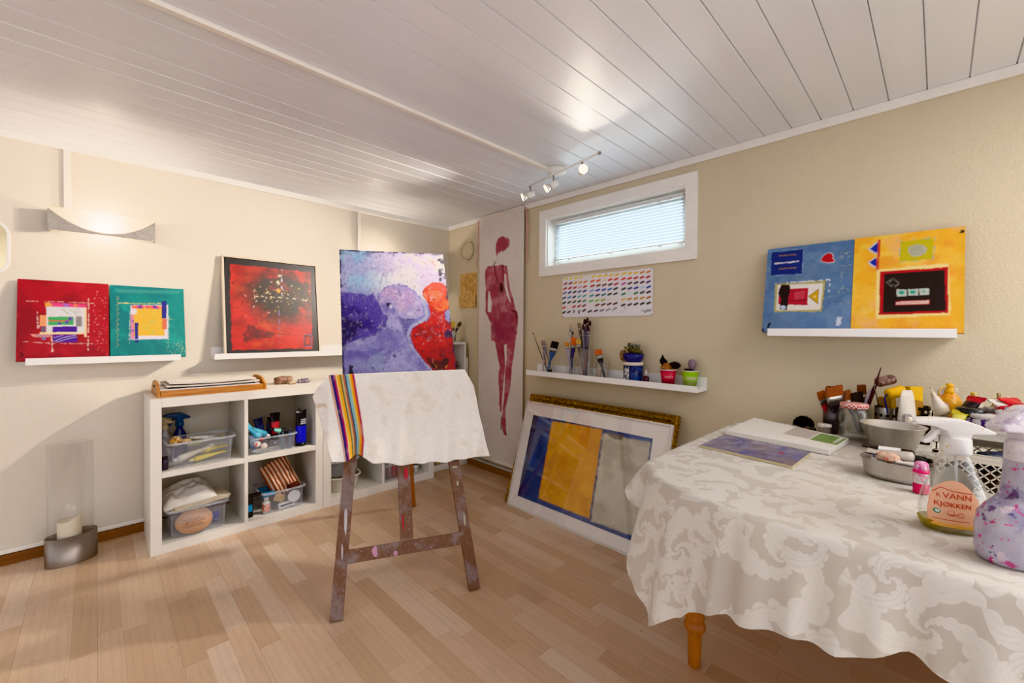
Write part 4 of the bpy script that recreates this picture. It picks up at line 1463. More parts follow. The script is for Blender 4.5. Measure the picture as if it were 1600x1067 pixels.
# ---- on top of the first unit: oak tray with papers, stones
m_oak = wood('oiled oak', 'c98a46', 'a0642a', 'X', 26, .4)
tr = thing('wooden_tray', 'oak tray with raised handle ends on the shelf top', 'tray', (.470, 2.955, .79))
MB().box((-.25, -.155, .0), (.25, .155, .008)).build('base', m_oak, tr)
MB().box((-.235, -.155, .008), (.235, -.143, .034)).build('front_rail', m_oak, tr, bevel=.002)
MB().box((-.235, .143, .008), (.235, .155, .034)).build('back_rail', m_oak, tr, bevel=.002)
for sx in (-1, 1):
    poly = [(-.158, 0), (.158, 0), (.158, .03), (.09, .066), (.05, .074), (-.05, .074), (-.09, .066), (-.158, .036)]
    hole = [(.045, .040), (.04, .052), (-.04, .052), (-.045, .040)]
    M = Matrix(((0, 0, 1, sx * .2425 - .006), (1, 0, 0, 0), (0, 1, 0, 0), (0, 0, 0, 1)))
    e = MB().prism(poly, 0, .012, 0, M)
    ho = e.build('handle_end', m_oak, tr, bevel=.002)
    MB().prism(hole, -.0006, .0126, 0, M).build('hand_hole', mat('hole shadow', '2a1a0e', .9), ho)
rg = random.Random(12)
PAP = [('c9c2c4', .46, .27, .010, 'greyish card at the bottom of the tray pile'), ('4a4a68', .45, .26, .006, 'dark printed card low in the tray pile'), ('e9e7e8', .455, .275, .012, 'thick white drawing pad in the tray pile'),
       ('3a3438', .40, .24, .004, 'dark sheet between the white pads in the tray'), ('dcd3c8', .43, .27, .007, 'cream card near the top of the tray pile'), ('e8e0d8', .40, .25, .004, 'topmost curled white sheet on the tray pile')]
z = .79 + .0085
for i, (c, w_, d_, th, lb) in enumerate(PAP):
    b = MB()
    nx = 10
    lift = .004 * max(0, i - 3)
    P = [[(-w_ / 2 + w_ * k / nx, sy * d_ / 2, lift * (2 * k / nx - 1) ** 2) for k in range(nx + 1)] for sy in (-1, 1)]
    T = [[(p[0], p[1], p[2] + th) for p in r_] for r_ in P]
    b.grid(T, 0, False).grid([P[1], P[0]], 0, False).grid([P[0], T[0]], 0, False).grid([T[1], P[1]], 0, False)
    b.add([P[0][0], P[1][0], T[1][0], T[0][0], P[0][-1], P[1][-1], T[1][-1], T[0][-1]], [(0, 3, 2, 1), (4, 5, 6, 7)])
    o = b.build('paper_stack' if th > .006 else 'paper_sheet', mat('sheet ' + c, c, .7, var=.06, vs=12))
    o.location = (.470 + rg.uniform(-.008, .008), 2.950, z)
    o.rotation_euler = (0, 0, rg.uniform(-.03, .03))
    tag(o, lb, 'paper', 'papers piled on the oak tray')
    z += th + .0012 + lift
st = MB().blob(.038, .22, 2.2, 3, 0, None, 3, (1.5, .9, .75)).build('rock', splat_mat('brown stone', '8a6a58', ['b39a88', '5c4438', 'a8826c'], 40, .8, .52))
st.location = (.870, 3.00, .814)
tag(st, 'rough brown rock on the shelf top beside the tray', 'rock')
st = MB().blob(.02, .25, 2.2, 9, 0, None, 3, (1.3, .8, .5)).build('rock', mat('pale pebble', 'b8a48a', .8, var=.2, vs=50))
st.location = (.905, 2.945, .799)
tag(st, 'small pale pebble in front of the brown rock', 'rock')
b = MB().blob(.03, .3, 3, 5, 0, None, 3, (1.5, .8, .28))
rg = random.Random(2)
for k in range(22):
    a = rg.random() * 2 * PI
    b.lathe([(.005, 0), (.0055, .012), (0, .02)], 6, 0, frame((.032 * math.cos(a) * rg.random(), .018 * math.sin(a) * rg.random(), .004), (rg.uniform(-.5, .5), rg.uniform(-.5, .5), 1)), smooth=False)
st = b.build('amethyst_cluster', splat_mat('amethyst', 'a89aa8', ['6a4a68', 'd8d0d4', '4c3450'], 90, .3, .5))
st.location = (.985, 2.985, .798)
tag(st, 'purple and white crystal cluster right of the brown rock', 'rock')

# ---- upper left cell
clear_box('storage_box', 'clear plastic box of yellowish paint tubes, upper left compartment', (.409, 2.875, .415), .305, .20, .135)
Z1 = .416
paint_tube('white and beige paint tube lying at the front of the yellow-tube box', (.285, 2.812, Z1 + .032), (.17, .004, .055), .185, .018, 'd9d2c6', 'cfc4b0', 'e8e4de')
paint_tube('bright yellow paint tube on the bottom of the upper left box', (.355, 2.830, Z1 + .018), (.17, .01, .022), .17, .016, 'e6cf3c', 'd9c84a', 'efe6a8')
paint_tube('crumpled yellow tube at the right end of the upper left box', (.40, 2.865, Z1 + .052), (.13, 0, .012), .135, .019, 'e9d040', 'b9a83c', 'efe08a')
paint_tube('pale yellow tube lying along the back of the upper left box', (.36, 2.92, Z1 + .085), (.16, .0, .028), .17, .017, 'e2d8a0', 'd8cc8c', 'e8e0b0')
paint_tube('white tube with grey print poking out of the upper left box', (.50, 2.90, Z1 + .105), (-.15, -.03, .032), .15, .018, 'd8d6d4', 'b4b2b4', 'e2e2e2')
bl = MB().blob(.026, .2, 2.5, 4, 0, None, 3, (1.1, .8, 1.1)).build('paint_sponge', splat_mat('stained sponge', 'b48848', ['e0962c', 'd8c8a8', '6a5030'], 50, .8, .5))
bl.location = (.300, 2.85, Z1 + .128)
tag(bl, 'orange-stained lump of sponge at the left end of the upper left box', 'sponge')
bl = MB().blob(.018, .2, 2.5, 8, 0, None, 3, (1.3, .8, .8)).build('paint_sponge', mat('tan sponge', 'c2a37c', .8, var=.2, vs=60))
bl.location = (.343, 2.845, Z1 + .122)
tag(bl, 'small tan sponge beside the orange-stained one', 'sponge')
bprof = [(0, .034, .028), (.004, .037, .031), (.09, .036, .03), (.13, .03, .026), (.16, .016, .016), (.175, .0125, .0125)]
spray_bottle('dark blue spray bottle standing behind the upper left box', (.338, 3.035, .415), .1, [(z_, a, b_) for z_, a, b_ in bprof], (mat('dark blue plastic', '1c2560', .3), mat('navy spray head', '163a66', .35)), .9)
spray_bottle('small spray bottle with a stained beige head, far left of the upper compartment', (.268, 2.985, .415), -.5, [(z_, a * .8, b_ * .8) for z_, a, b_ in bprof], (mat('whitish plastic', 'b9b4bc', .4), splat_mat('stained beige head', 'c4b294', ['7a6a50', 'd8ccb4'], 90, .5, .58)), .75)
dj = thing('paint_jar', 'dark jar tucked in the left end of the upper left compartment', 'jar', (.251, 2.80, .415))
MB().lathe([(0, 0), (.0145, .001), (.015, .05), (.012, .055)], 20).build('jar_body', mat('dark violet jar', '3c3848', .3), dj)
MB().lathe([(0, .055), (.0135, .055), (.0135, .068), (0, .069)], 20).build('lid', mat('dark lid', '24222c', .4), dj)

# ---- upper right cell
clear_box('storage_box', 'clear plastic box of blue paint tubes, upper right compartment', (.760, 2.87, .415), .25, .20, .098)
paint_tube('light blue tube with red and white cap leaning out of the blue-tube box', (.700, 2.80, .487), (-.055, .04, .075), .135, .021, '5cb0cc', '3c94b8', 'c83030')
paint_tube('teal blue tube crossing behind the light blue one', (.742, 2.815, .500), (-.075, .03, .05), .14, .020, '3f98b4', '5cb0c4', 'd8d4d8')
for i, (x, y_, zz) in enumerate(((.668, 2.785, .475), (.702, 2.783, .458))):
    c_ = MB().lathe([(0, 0), (.017, .001), (.0175, .012), (.015, .015), (0, .015)], 20, 0, frame((x, y_, zz), (-.2, -1, .2)))
    o = c_.build('bottle_cap', splat_mat('stained cap %d' % i, 'd9cfce', ['d84a30' if i == 0 else 'c88a90', 'ece6e4'], 60, .4, .55))
    tag(o, ['loose white cap with an orange-red smear in the blue-tube box', 'loose pinkish white cap low in the blue-tube box'][i], 'cap')
paint_tube('dark blue tube at the left front corner of the blue-tube box', (.655, 2.80, .425), (.0, .01, .09), .10, .019, '6a7c98', '8c9cb4', 'c8d0d8')
paint_tube('navy tube standing at the back of the blue-tube box', (.735, 2.92, .43), (-.03, .02, .18), .17, .018, '1c2450', '24346c', '101424')
paint_tube('black tube with red and silver bands in the middle of the blue-tube box', (.795, 2.90, .43), (.0, .01, .2), .195, .020, '1c1a20', 'b4343c', 'c8c8cc')
paint_tube('tube with an aqua label lying on the blue-tube box', (.85, 2.84, .50), (-.085, .02, .035), .11, .019, '222830', '7cc4b8', '1a1a20')
paint_tube('second black tube at the back of the blue-tube box', (.765, 2.94, .43), (.02, .0, .17), .165, .017, '14161c', '2c3048', '101010')
for i, x in enumerate((.812, .850)):
    t = thing('small_bottle', 'small clear bottle with a pointed blue cap in the blue-tube box', 'bottle', (x, 2.812, .417), group='small clear bottles in the blue-tube box')
    MB().lathe([(0, 0), (.014, .001), (.0145, .055), (.006, .066)], 18).build('bottle_body', thin_glass('bottle plastic', 'dfe6ee', .3, .1, .4, 'a8b4c8'), t)
    MB().lathe([(.007, .066), (.007, .078), (.003, .100), (0, .102)], 14).build('cap', pm('3c6494'), t)
bt = thing('paint_tube', 'big ultramarine tube standing on its black cap, upper right compartment', 'paint tube', (.918, 2.815, .4155), .35)
MB().lathe([(0, 0), (.026, 0), (.027, .004), (.026, .022), (0, .022)], 28).build('cap', pm('15151a'), bt)
rings = [ell_ring(0, 0, .030, .027, .023, 24), ell_ring(0, 0, .033, .028, .04, 24), ell_ring(0, 0, .034, .026, .10, 24), ell_ring(0, 0, .0345, .023, .128, 24), ell_ring(0, 0, .036, .016, .175, 24), ell_ring(0, 0, .038, .005, .205, 24), ell_ring(0, 0, .038, .003, .222, 24)]
MB().loft(rings, [0, 0, 0, 1, 1, 1]).build('tube_body', [mat('ultramarine', '1c22c0', .25), mat('black tube', '16161c', .3)], bt)
MB().tube([(-.02, 0, .215), (-.018, 0, .235), (-.008, 0, .236), (-.006, 0, .215)], .003, 6).build('hang_loop', pm('15151a'), bt)
tx = MB()
rg = random.Random(4)
for k in range(3):                                   # rows of pale print too small to read
    x = -.020
    while x < .016:
        w_ = rg.uniform(.002, .0045)
        tx.box((x, -.0245 + k * .0012, .163 - k * .0125), (x + w_, -.0235 + k * .0012, .171 - k * .0125))
        x += w_ + .0015
tx.build('lettering', pm('c8c8d0'), bt)

# ---- lower left cell
clear_box('storage_box', 'clear plastic box with a cardboard disc, lower left compartment', (.392, 2.90, .0455), .275, .24, .150)
Mx = frame((.372, 2.792, .118), (.0, -1, .18))
pl = MB().lathe([(0, 0), (.082, 0), (.082, .003), (0, .003)], 40, 0, Mx, 1, .8)
for k in range(6):
    pl.box((-.05 + .012 * (k % 2), .01 - k * .008, .003), (.03 + .01 * (k % 3), .012 - k * .008, .0035), 1, Mx)
o = pl.build('cardboard_disc', [mat('cardboard', 'c9a183', .8, var=.08), mat('brown print', '6a4a40', .8)])
tag(o, 'round cardboard disc with brown print inside the lower left box', 'cardboard')
o = MB().box((-.016, -.004, -.03), (.016, .004, .01)).lathe([(.012, -.004), (.016, -.004), (.016, .004), (.012, .004)], 16, 0, Matrix.Translation((0, 0, -.03)) @ Matrix.Rotation(PI / 2, 4, 'X'), close=False).build('plastic_clip', pm('2c3c8c'), bevel=.002)
o.location = (.470, 2.80, .125)
tag(o, 'dark blue plastic clip inside the lower left box', 'clip')
def sack(name, label, cat, M, w, h, th, m, pinch=.0, seed=0, group=None):
    from mathutils import noise
    b = MB()
    nx, nz = 26, 20
    def P(s_):
        R_ = []
        for j in range(nz + 1):
            v_ = j / nz
            row = []
            for i in range(nx + 1):
                u_ = i / nx
                e = (1 - (2 * u_ - 1) ** 4) * (1 - (2 * v_ - 1) ** 4)
                n_ = noise.noise(Vector((u_ * 4 + seed, v_ * 4, s_ * 3))) + .5 * noise.noise(Vector((u_ * 9, v_ * 9 + seed, s_)))
                row.append(((u_ - .5) * w * (1 - pinch * v_) + .01 * n_ * e, s_ * th / 2 * e * (1 + .6 * n_), v_ * h + .012 * n_ * (v_ > .9)))
            R_.append(row)
        return R_
    b.grid(P(-1), 0, True).grid(P(1)[::-1], 0, True)
    o = b.build(name, m)
    place(o, M)
    return tag(o, label, cat, group)
m_bagw = mat('white plastic film', 'd6d0ca', .35, var=.06, vs=20, bmp=.6, bs=40)
def Rm(loc, rx=0, ry=0, rz=0):
    return Matrix.Translation(loc) @ Euler((rx, ry, rz)).to_matrix().to_4x4()
sack('plastic_bag', 'crumpled whitish bag bundle lying on the lower left box', 'bag', Rm((.365, 2.825, .200), -1.25, -.10, .05), .235, .20, .085, m_bagw, .1, 3)
o = MB()
for k in range(4):
    o.box((-.125, -.09, k * .003), (.125, .09, k * .003 + .0022), 0, Rm((.002 * k, 0, 0), 0, 0, .03 * k))
o = o.build('paper_stack', mat('folded papers', 'd8cbb8', .7))
place(o, Rm((.400, 2.875, .196), .02, -.06, .05))
tag(o, 'folded cream papers under the whitish bag on the lower left box', 'paper')

# ---- lower right cell
clear_box('storage_box', 'clear plastic box with a dial and striped bag, lower right compartment', (.815, 2.89, .0455), .245, .22, .128)
def stripes(name, c1, c2, f, axis='X'):
    m, t, b, o = nt(name)
    sp_ = t.nodes.new('ShaderNodeSeparateXYZ')
    t.links.new(coords(t), sp_.inputs[0])
    mm = t.nodes.new('ShaderNodeMath')
    mm.operation = 'MULTIPLY'
    mm.inputs[1].default_value = f
    t.links.new(sp_.outputs[axis], mm.inputs[0])
    fr2 = t.nodes.new('ShaderNodeMath')
    fr2.operation = 'FRACT'
    t.links.new(mm.outputs[0], fr2.inputs[0])
    g = t.nodes.new('ShaderNodeMath')
    g.operation = 'GREATER_THAN'
    g.inputs[1].default_value = .5
    t.links.new(fr2.outputs[0], g.inputs[0])
    t.links.new(mixc(t, g.outputs[0], c1, c2), b.inputs['Base Color'])
    b.inputs['Roughness'].default_value = .75
    return m
sack('striped_bag', 'rust and cream striped cloth bag sticking out of the lower right box', 'bag', Rm((.862, 2.865, .120), -.12, -.40, .05), .17, .225, .07, stripes('rust and cream stripes', '8e3f1c', 'd9bfae', 48), .08, 7)
o = MB().blob(.032, .25, 2.5, 6, 0, None, 3, (1.2, .8, .7)).build('dark_pouch', mat('dark maroon cloth', '4a1c1c', .7, var=.2))
o.location = (.880, 2.825, .165)
tag(o, 'dark maroon pouch in front of the striped bag', 'pouch')
cl = thing('dial_clock', 'white round dial seen through the lower right box', 'clock', (.873, 2.797, .112))
Mc = Matrix.Rotation(PI / 2, 4, 'X')
MB().lathe([(0, -.012), (.036, -.012), (.037, 0), (.030, .004)], 32, 0, Mc).build('case', pm('d8dce2'), cl)
MB().lathe([(0, .001), (.028, .001), (.028, .002), (0, .002)], 32, 0, Mc).build('dial', pm('f0f0f2'), cl)
hn = MB()
for k in range(12):
    a = k * PI / 6
    hn.box((-.001, .021, .0024), (.001, .027, .003), 0, Mc @ Matrix.Rotation(a, 4, 'Z'))
hn.box((-.0012, -.004, .003), (.0012, .018, .0036), 0, Mc @ Matrix.Rotation(-.8, 4, 'Z')).box((-.0012, -.004, .003), (.0012, .014, .0036), 0, Mc @ Matrix.Rotation(.5, 4, 'Z'))
hn.build('hands', pm('5a6470'), cl)
t = thing('small_bottle', 'white bottle with an orange-red label at the left of the lower right box', 'bottle', (.722, 2.812, .047))
MB().lathe([(0, 0), (.02, .001), (.0205, .062), (.017, .07), (.010, .074)], 22).build('bottle_body', pm('dcdcd8'), t)
MB().lathe([(.0212, .018), (.0212, .058)], 22, close=False).build('label_band', splat_mat('orange red label', 'e6dcd4', ['d86848', 'c85848'], 80, .5, .5), t)
MB().lathe([(.0125, .074), (.0125, .09), (0, .091)], 18).build('cap', pm('e8e8e6'), t)
o = MB().box((-.045, -.009, 0), (.045, .009, .010)).box((-.045, -.009, .024), (.045, .009, .034)).box((-.045, -.009, .01), (-.036, .009, .024)).box((.036, -.009, .01), (.045, .009, .024)).build('plastic_holder', pm('e6eaee'), bevel=.002)
o.location = (.835, 2.812, .052)
o.rotation_euler = (0, -.1, 0)
tag(o, 'white plastic handle piece on the bottom of the lower right box', 'holder')
o = MB().box((-.03, -.006, -.022), (.03, .006, .022)).build('wood_block', mat('tan wood', 'b9a074', .6, var=.15), bevel=.004)
o.location = (.795, 2.82, .115)
o.rotation_euler = (0, .5, 0)
tag(o, 'tan wooden piece inside the lower right box, left of the dial', 'block')
b = MB()
b.box((-.045, -.05, 0), (.045, .05, .003)).box((-.045, -.05, .003), (.045, -.047, .03)).box((-.045, .047, .003), (.045, .05, .03)).box((-.045, -.047, .003), (-.042, .047, .03)).box((.042, -.047, .003), (.045, .047, .03)).box((-.0015, -.047, .003), (.0015, .047, .026))
o = b.build('plastic_tray', pm('2c7ca8', .35))
o.location = (.755, 2.895, .13)
o.rotation_euler = (0, .06, .05)
tag(o, 'divided blue plastic tray at the left of the lower right box', 'tray')
sack('plastic_bag', 'white plastic bag upright at the back of the lower right compartment', 'bag', Rm((.705, 3.07, .047), 0, 0, 0), .17, .28, .05, m_bagw, .1, 11)
b = MB().box((-.028, -.03, 0), (.005, .03, .035), 0).box((-.028, -.03, .035), (.005, .03, .075), 1).box((-.028, -.03, .075), (.005, .03, .12), 0).box((-.02, -.034, .118), (.05, .0, .132), 0)
o = b.build('drill_machine', [mat('black plastic', '17181c', .4), mat('azure plastic', '1f84b8', .4)], bevel=.004)
o.location = (.647, 2.835, .046)
tag(o, 'black and azure plastic tool at the left of the lower right compartment', 'tool')

# ---- lower row of the second unit
m_tub = mat('milky plastic', 'd2cdc0', .4, var=.03)
t = thing('storage_box', 'round-cornered white tub at the bottom left behind the easel', 'box', (1.205, 2.92, .056))
MB().loft([ell_ring(0, 0, .10, .12, 0, 32, 3), ell_ring(0, 0, .115, .135, .10, 32, 3)], 0, cap=False).add(ell_ring(0, 0, .10, .12, .002, 32, 3), [list(range(32))]).build('box_body', m_tub, t)
MB().loft([ell_ring(0, 0, .113, .133, .100, 32, 3), ell_ring(0, 0, .124, .144, .102, 32, 3), ell_ring(0, 0, .124, .144, .093, 32, 3)], 0, cap=False).build('rim', m_tub, t)
t = clear_box('storage_box', 'clear lidded box stacked on the round white tub', (1.20, 2.92, .160), .20, .22, .105)
MB().box((-.1, -.11, .105), (.1, .11, .112)).build('lid', m_plrim, t, bevel=.004)
t = clear_box('storage_box', 'clear box of red paint bottles behind the easel centre post', (1.545, 2.88, .056), .16, .2, .115)
for i, (x, c_) in enumerate(((1.492, '8c8488'), (1.528, 'a88'.ljust(6, '8')), (1.566, 'b03a34'), (1.60, '9c2c2c'))):
    u_ = thing('small_bottle', ['grey bottle, first from the left in the clear box behind the easel', 'dusty pink bottle, second in the clear box behind the easel', 'red bottle, third in the clear box behind the easel', 'dark red bottle, last in the clear box behind the easel'][i], 'bottle', (x, 2.825, .058), group='bottles in the clear box behind the easel')
    MB().lathe([(0, 0), (.015, .001), (.0155, .075), (.008, .088)], 18).build('bottle_body', pm(c_), u_)
    MB().lathe([(.009, .088), (.009, .105), (0, .106)], 14).build('cap', pm(['1c1c20', 'd8d0cc', 'c8302c', '1c1c20'][i]), u_)
paint_tube('white paint tube with black print standing behind the easel post', (1.752, 2.82, .056), (.012, .02, .115), .125, .02, 'e0dcd4', '3a3838', 'd8d4cc')
paint_tube('black tube standing left of the white one behind the easel', (1.715, 2.84, .056), (-.005, .02, .115), .12, .017, '1c1c20', '3a3a44', '2c2c30')
# ---- corner shelf: roll, box, cloth, pot of brushes
b = MB().tube([(1.985, 2.858, .078), (1.985, 3.10, .078)], .026, 24)
b2 = b.build('cardboard_roll', mat('kraft roll', 'c4a880', .75, var=.06))
tag(b2, 'tan cardboard roll lying in the bottom of the corner shelf', 'roll')
o = MB().box((-.035, -.10, 0), (.03, .1, .085)).build('black_box', mat('black card', '17161a', .6), bevel=.003)
o.location = (1.938, 2.98, .051)
tag(o, 'black box beside the cardboard roll in the corner shelf', 'box')
o = MB().box((-.07, -.1, 0), (.07, .1, .075)).build('black_box', mat('black card', '17161a', .6), bevel=.003)
o.location = (2.115, 2.975, .051)
tag(o, 'wide black box at the bottom right of the corner shelf', 'box')
o = MB().blob(.05, .25, 2.2, 13, 0, None, 3, (1.1, .8, .8)).build('knotted_cloth', splat_mat('brown rag', '6a4034', ['8c5a44', 'a88c7c', '3c2420'], 30, .8, .5))
o.location = (2.165, 2.92, .853)
tag(o, 'knotted brown rag in the top cell of the corner shelf', 'cloth')
o = MB().box((-.06, -.002, 0), (.06, .002, .13)).build('paper_sheet', mat('grey sheet', 'bdb6ae', .7))
place(o, Rm((2.07, 2.95, .818), -.2, -.5, .2))
tag(o, 'pale sheet leaning in the top cell of the corner shelf', 'paper')
t = thing('flower_pot', 'white tapered pot with dark drips on the corner shelf', 'pot', (2.185, 2.95, 1.0505))
MB().lathe([(0, 0), (.028, 0), (.045, .09), (.041, .09), (.026, .006), (0, .006)], 26).build('pot_body', splat_mat('dripped glaze', 'c9c4bc', ['24222c', '3a3844'], 40, .4, .55), t)
brush('yellow flat brush in the pot on the corner shelf', (2.19, 2.955, 1.062), (2.165, 2.93, 1.225), 'flat', .05, .06, 'd9b45a', 'b8925c', .005)
brush('dark round mop brush leaning right in the corner shelf pot', (2.175, 2.95, 1.062), (2.262, 2.925, 1.225), 'round', .05, .028, '4a3a20', '3c3c44', .005)

# ================================================================== hurricane candle holder on the floor
t = thing('candle_holder', 'oval brushed steel candle holder on the floor by the left wall', 'candle holder', (-.088, 2.985, 0), .18)
m_ch = mat('dark brushed steel', '948a82', .36, metal=.9, var=.12, vs=5)
hp = MB()
rx, ry = .092, .062
hp.loft([ell_ring(0, 0, rx, ry, 0, 48), ell_ring(0, 0, rx, ry, .137, 48), ell_ring(0, 0, rx - .004, ry - .004, .137, 48), ell_ring(0, 0, rx - .004, ry - .004, .012, 48)], 0, cap=False)
hp.add(ell_ring(0, 0, rx - .003, ry - .003, .012, 48), [list(range(48))])
hp.build('oval_base', m_ch, t)
g_ = thin_glass('hurricane glass', 'ffffff', .004, .02, .30, 'e8e8e0')
MB().loft([ell_ring(-.003, 0, .082, .052, .0125, 48), ell_ring(-.003, 0, .082, .052, .585, 48), ell_ring(-.003, 0, .079, .049, .585, 48), ell_ring(-.003, 0, .079, .049, .0125, 48)], 0, cap=False).build('glass_cylinder', g_, t)
c_ = thing('pillar_candle', 'burnt cream pillar candle inside the steel holder', 'candle', (-.095, 2.984, .0125))
b = MB()
n_ = 36
rings = []
def top(a):
    return .200 + .012 * math.cos(a + .5) + .007 * math.cos(2 * a + .5)
for r_, f in ((.041, 0), (.043, .5), (.043, .93), (.041, 1.0)):
    rings.append([(r_ * math.cos(2 * PI * k / n_), r_ * math.sin(2 * PI * k / n_), top(2 * PI * k / n_) * f) for k in range(n_)])
rings.append([(.036 * math.cos(2 * PI * k / n_), .036 * math.sin(2 * PI * k / n_), top(2 * PI * k / n_) - .006) for k in range(n_)])
rings.append([(.02 * math.cos(2 * PI * k / n_), .02 * math.sin(2 * PI * k / n_), .165) for k in range(n_)])
b.loft(rings, 0)
wx = mat('cream wax', 'e8dcc4', .5, var=.03)
wx.node_tree.nodes['Principled BSDF'].inputs['Subsurface Weight'].default_value = .3
wx.node_tree.nodes['Principled BSDF'].inputs['Subsurface Radius'].default_value = (.02, .012, .008)
b.build('wax_body', wx, c_)
MB().tube([(0, 0, .163), (.002, 0, .178)], .0014, 6).build('wick', mat('burnt wick', '1c1814', .9), c_)
# ================================================================== easel
m_easel = wood('paint-smudged dark easel wood', '7d5743', '60432f', 'Z', 30, .5, 12, '857472')
m_easel2 = wood('orange brown beech', 'a3602a', '8a4c1e', 'Z', 30, .45)
es = thing('easel', 'paint-stained dark wooden easel holding the violet canvas', 'easel', EM, EYAW)
ERl = Euler((-ETILT, 0, 0)).to_matrix().to_4x4()


def ebar(name, p, q, w, t, m=m_easel, label=None, extra=None):
    """bar in the tilted front plane of the easel; p, q local (x, y, v)"""
    b = MB()
    b.bar(p, q, w, t, (0, 1, 0))
    if extra:
        extra(b)
    b.v = [tuple(ERl @ Vector(v)) for v in b.v]
    return b.build(name, m, es, bevel=.002, label=label)


def dab(b, x, z, w, h, y=.0055):
    b.blob(1, .3, 2, int(abs(x * 1000)) + 3, 1, Matrix.Translation((x, y, z)), 2, (w, .0012, h))


mt_ = lambda c: [m_easel, mat('dried paint ' + c, c, .5)]
ebar('front_leg', (-.2825, .017, .010), (-.146, .017, 1.60), .050, .022, mt_('b9b2b6'), extra=lambda b: (dab(b, -.249, .36, .006, .05), dab(b, -.262, .25, .004, .03)))
ebar('front_leg', (.2825, .017, .010), (.146, .017, 1.60), .050, .022, mt_('b9b6a0'), extra=lambda b: (dab(b, .236, .535, .014, .005), dab(b, .262, .30, .004, .03), dab(b, .244, .46, .004, .012)))
ebar('crossbar', (-.252, .012, .228), (.252, .012, .222), .052, .020, mt_('c08ca8'), extra=lambda b: (dab(b, -.135, .232, .011, .022, .0015), dab(b, -.05, .21, .01, .01, .0015)))
ebar('centre_post', (0, .013, .255), (0, .013, 1.58), .054, .020, mt_('b01c30'), extra=lambda b: (dab(b, .008, .53, .009, .025, .0025), dab(b, -.015, .33, .004, .035, .0025)))
ebar('top_rail', (-.15, .019, 1.56), (.15, .019, 1.56), .05, .022)
ebar('canvas_ledge', (-.30, -.040, .973), (.30, -.040, .973), .018, .10)
p0 = ERl @ Vector((0, .03, 1.52))
p1 = es.matrix_basis.inverted() if False else None
bl = (Matrix.Translation(EM) @ Matrix.Rotation(EYAW, 4, 'Z')).inverted() @ Vector((1.455, 2.39, .006))
MB().bar(p0, bl, .052, .024, (0, 1, .4)).build('back_leg', m_easel2, es, bevel=.002, label='orange-brown rear leg')

# towel draped over the canvas ledge
EA = Vector((math.cos(EYAW), math.sin(EYAW), 0))
EN = Vector((-math.sin(EYAW), math.cos(EYAW), 0))
W_, H_ = 190, 130
im = Img(W_, H_, 'f3eee8', None, 131)
U, V = im.X, im.Y
SL = lambda t_: np.interp(t_, [0, .06, .14, .27, .5, .75, 1], [-.322, -.335, -.362, -.389, -.362, -.335, -.303])
SR = lambda t_: np.interp(t_, [0, .08, .2, .35, .7, .9, 1], [.300, .318, .345, .360, .380, .386, .392])
ZB = lambda s_: np.interp(s_, [-.33, -.30, -.27, -.245, -.215, -.19, -.14, -.05, .037, .12, .223, .31, .345, .40], [.585, .578, .575, .578, .592, .590, .560, .548, .528, .532, .535, .533, .535, .552])
T0 = .18                                             # share of the sheet lying on top of the ledge
tv = np.clip((V - T0) / (1 - T0), 0, 1)
q0 = np.interp(tv, [0, .3, .6, 1], [-.322, -.300, -.278, -.252])
q1 = np.interp(tv, [0, .3, .6, .8, 1], [-.216, -.200, -.182, -.174, -.180])
def SS(t_, u):
    a, b_, c_, d_ = SL(t_), np.interp(t_, [0, .3, .6, 1], [-.322, -.300, -.278, -.252]), np.interp(t_, [0, .3, .6, .8, 1], [-.216, -.200, -.182, -.174, -.180]), SR(t_)
    return np.where(u < .1, a + (b_ - a) * u / .1, np.where(u < .32, b_ + (c_ - b_) * (u - .1) / .22, c_ + (d_ - c_) * (u - .32) / .68))


S = SS(tv, U)
q = (U - .1) / .22
for a, b_, c in ((0, .035, 'c23048'), (.035, .07, 'e8c8a0'), (.07, .20, '3c2c78'), (.20, .27, 'c2245c'), (.27, .30, 'f0d8a0'), (.30, .44, 'f2b030'), (.44, .47, '2c5050'), (.47, .55, 'cdbf80'), (.55, .60, 'd85028'), (.60, .63, '7c9c9c'), (.63, .68, '3c3058'), (.68, .80, '90c0c8'), (.80, .86, 'f0c050'), (.86, .94, 'e88a20'), (.94, 1.0, 'b01c5c')):
    im.put(((q >= a) & (q < b_)).astype(float), c)
im.wash('dccbb4', 14, .66, .35)
im.put(((q < -.2) & (q > -.9) & (np.abs(tv - .38) < .03)).astype(float) * (im.n(10) > .45), 'cfae80', .6)


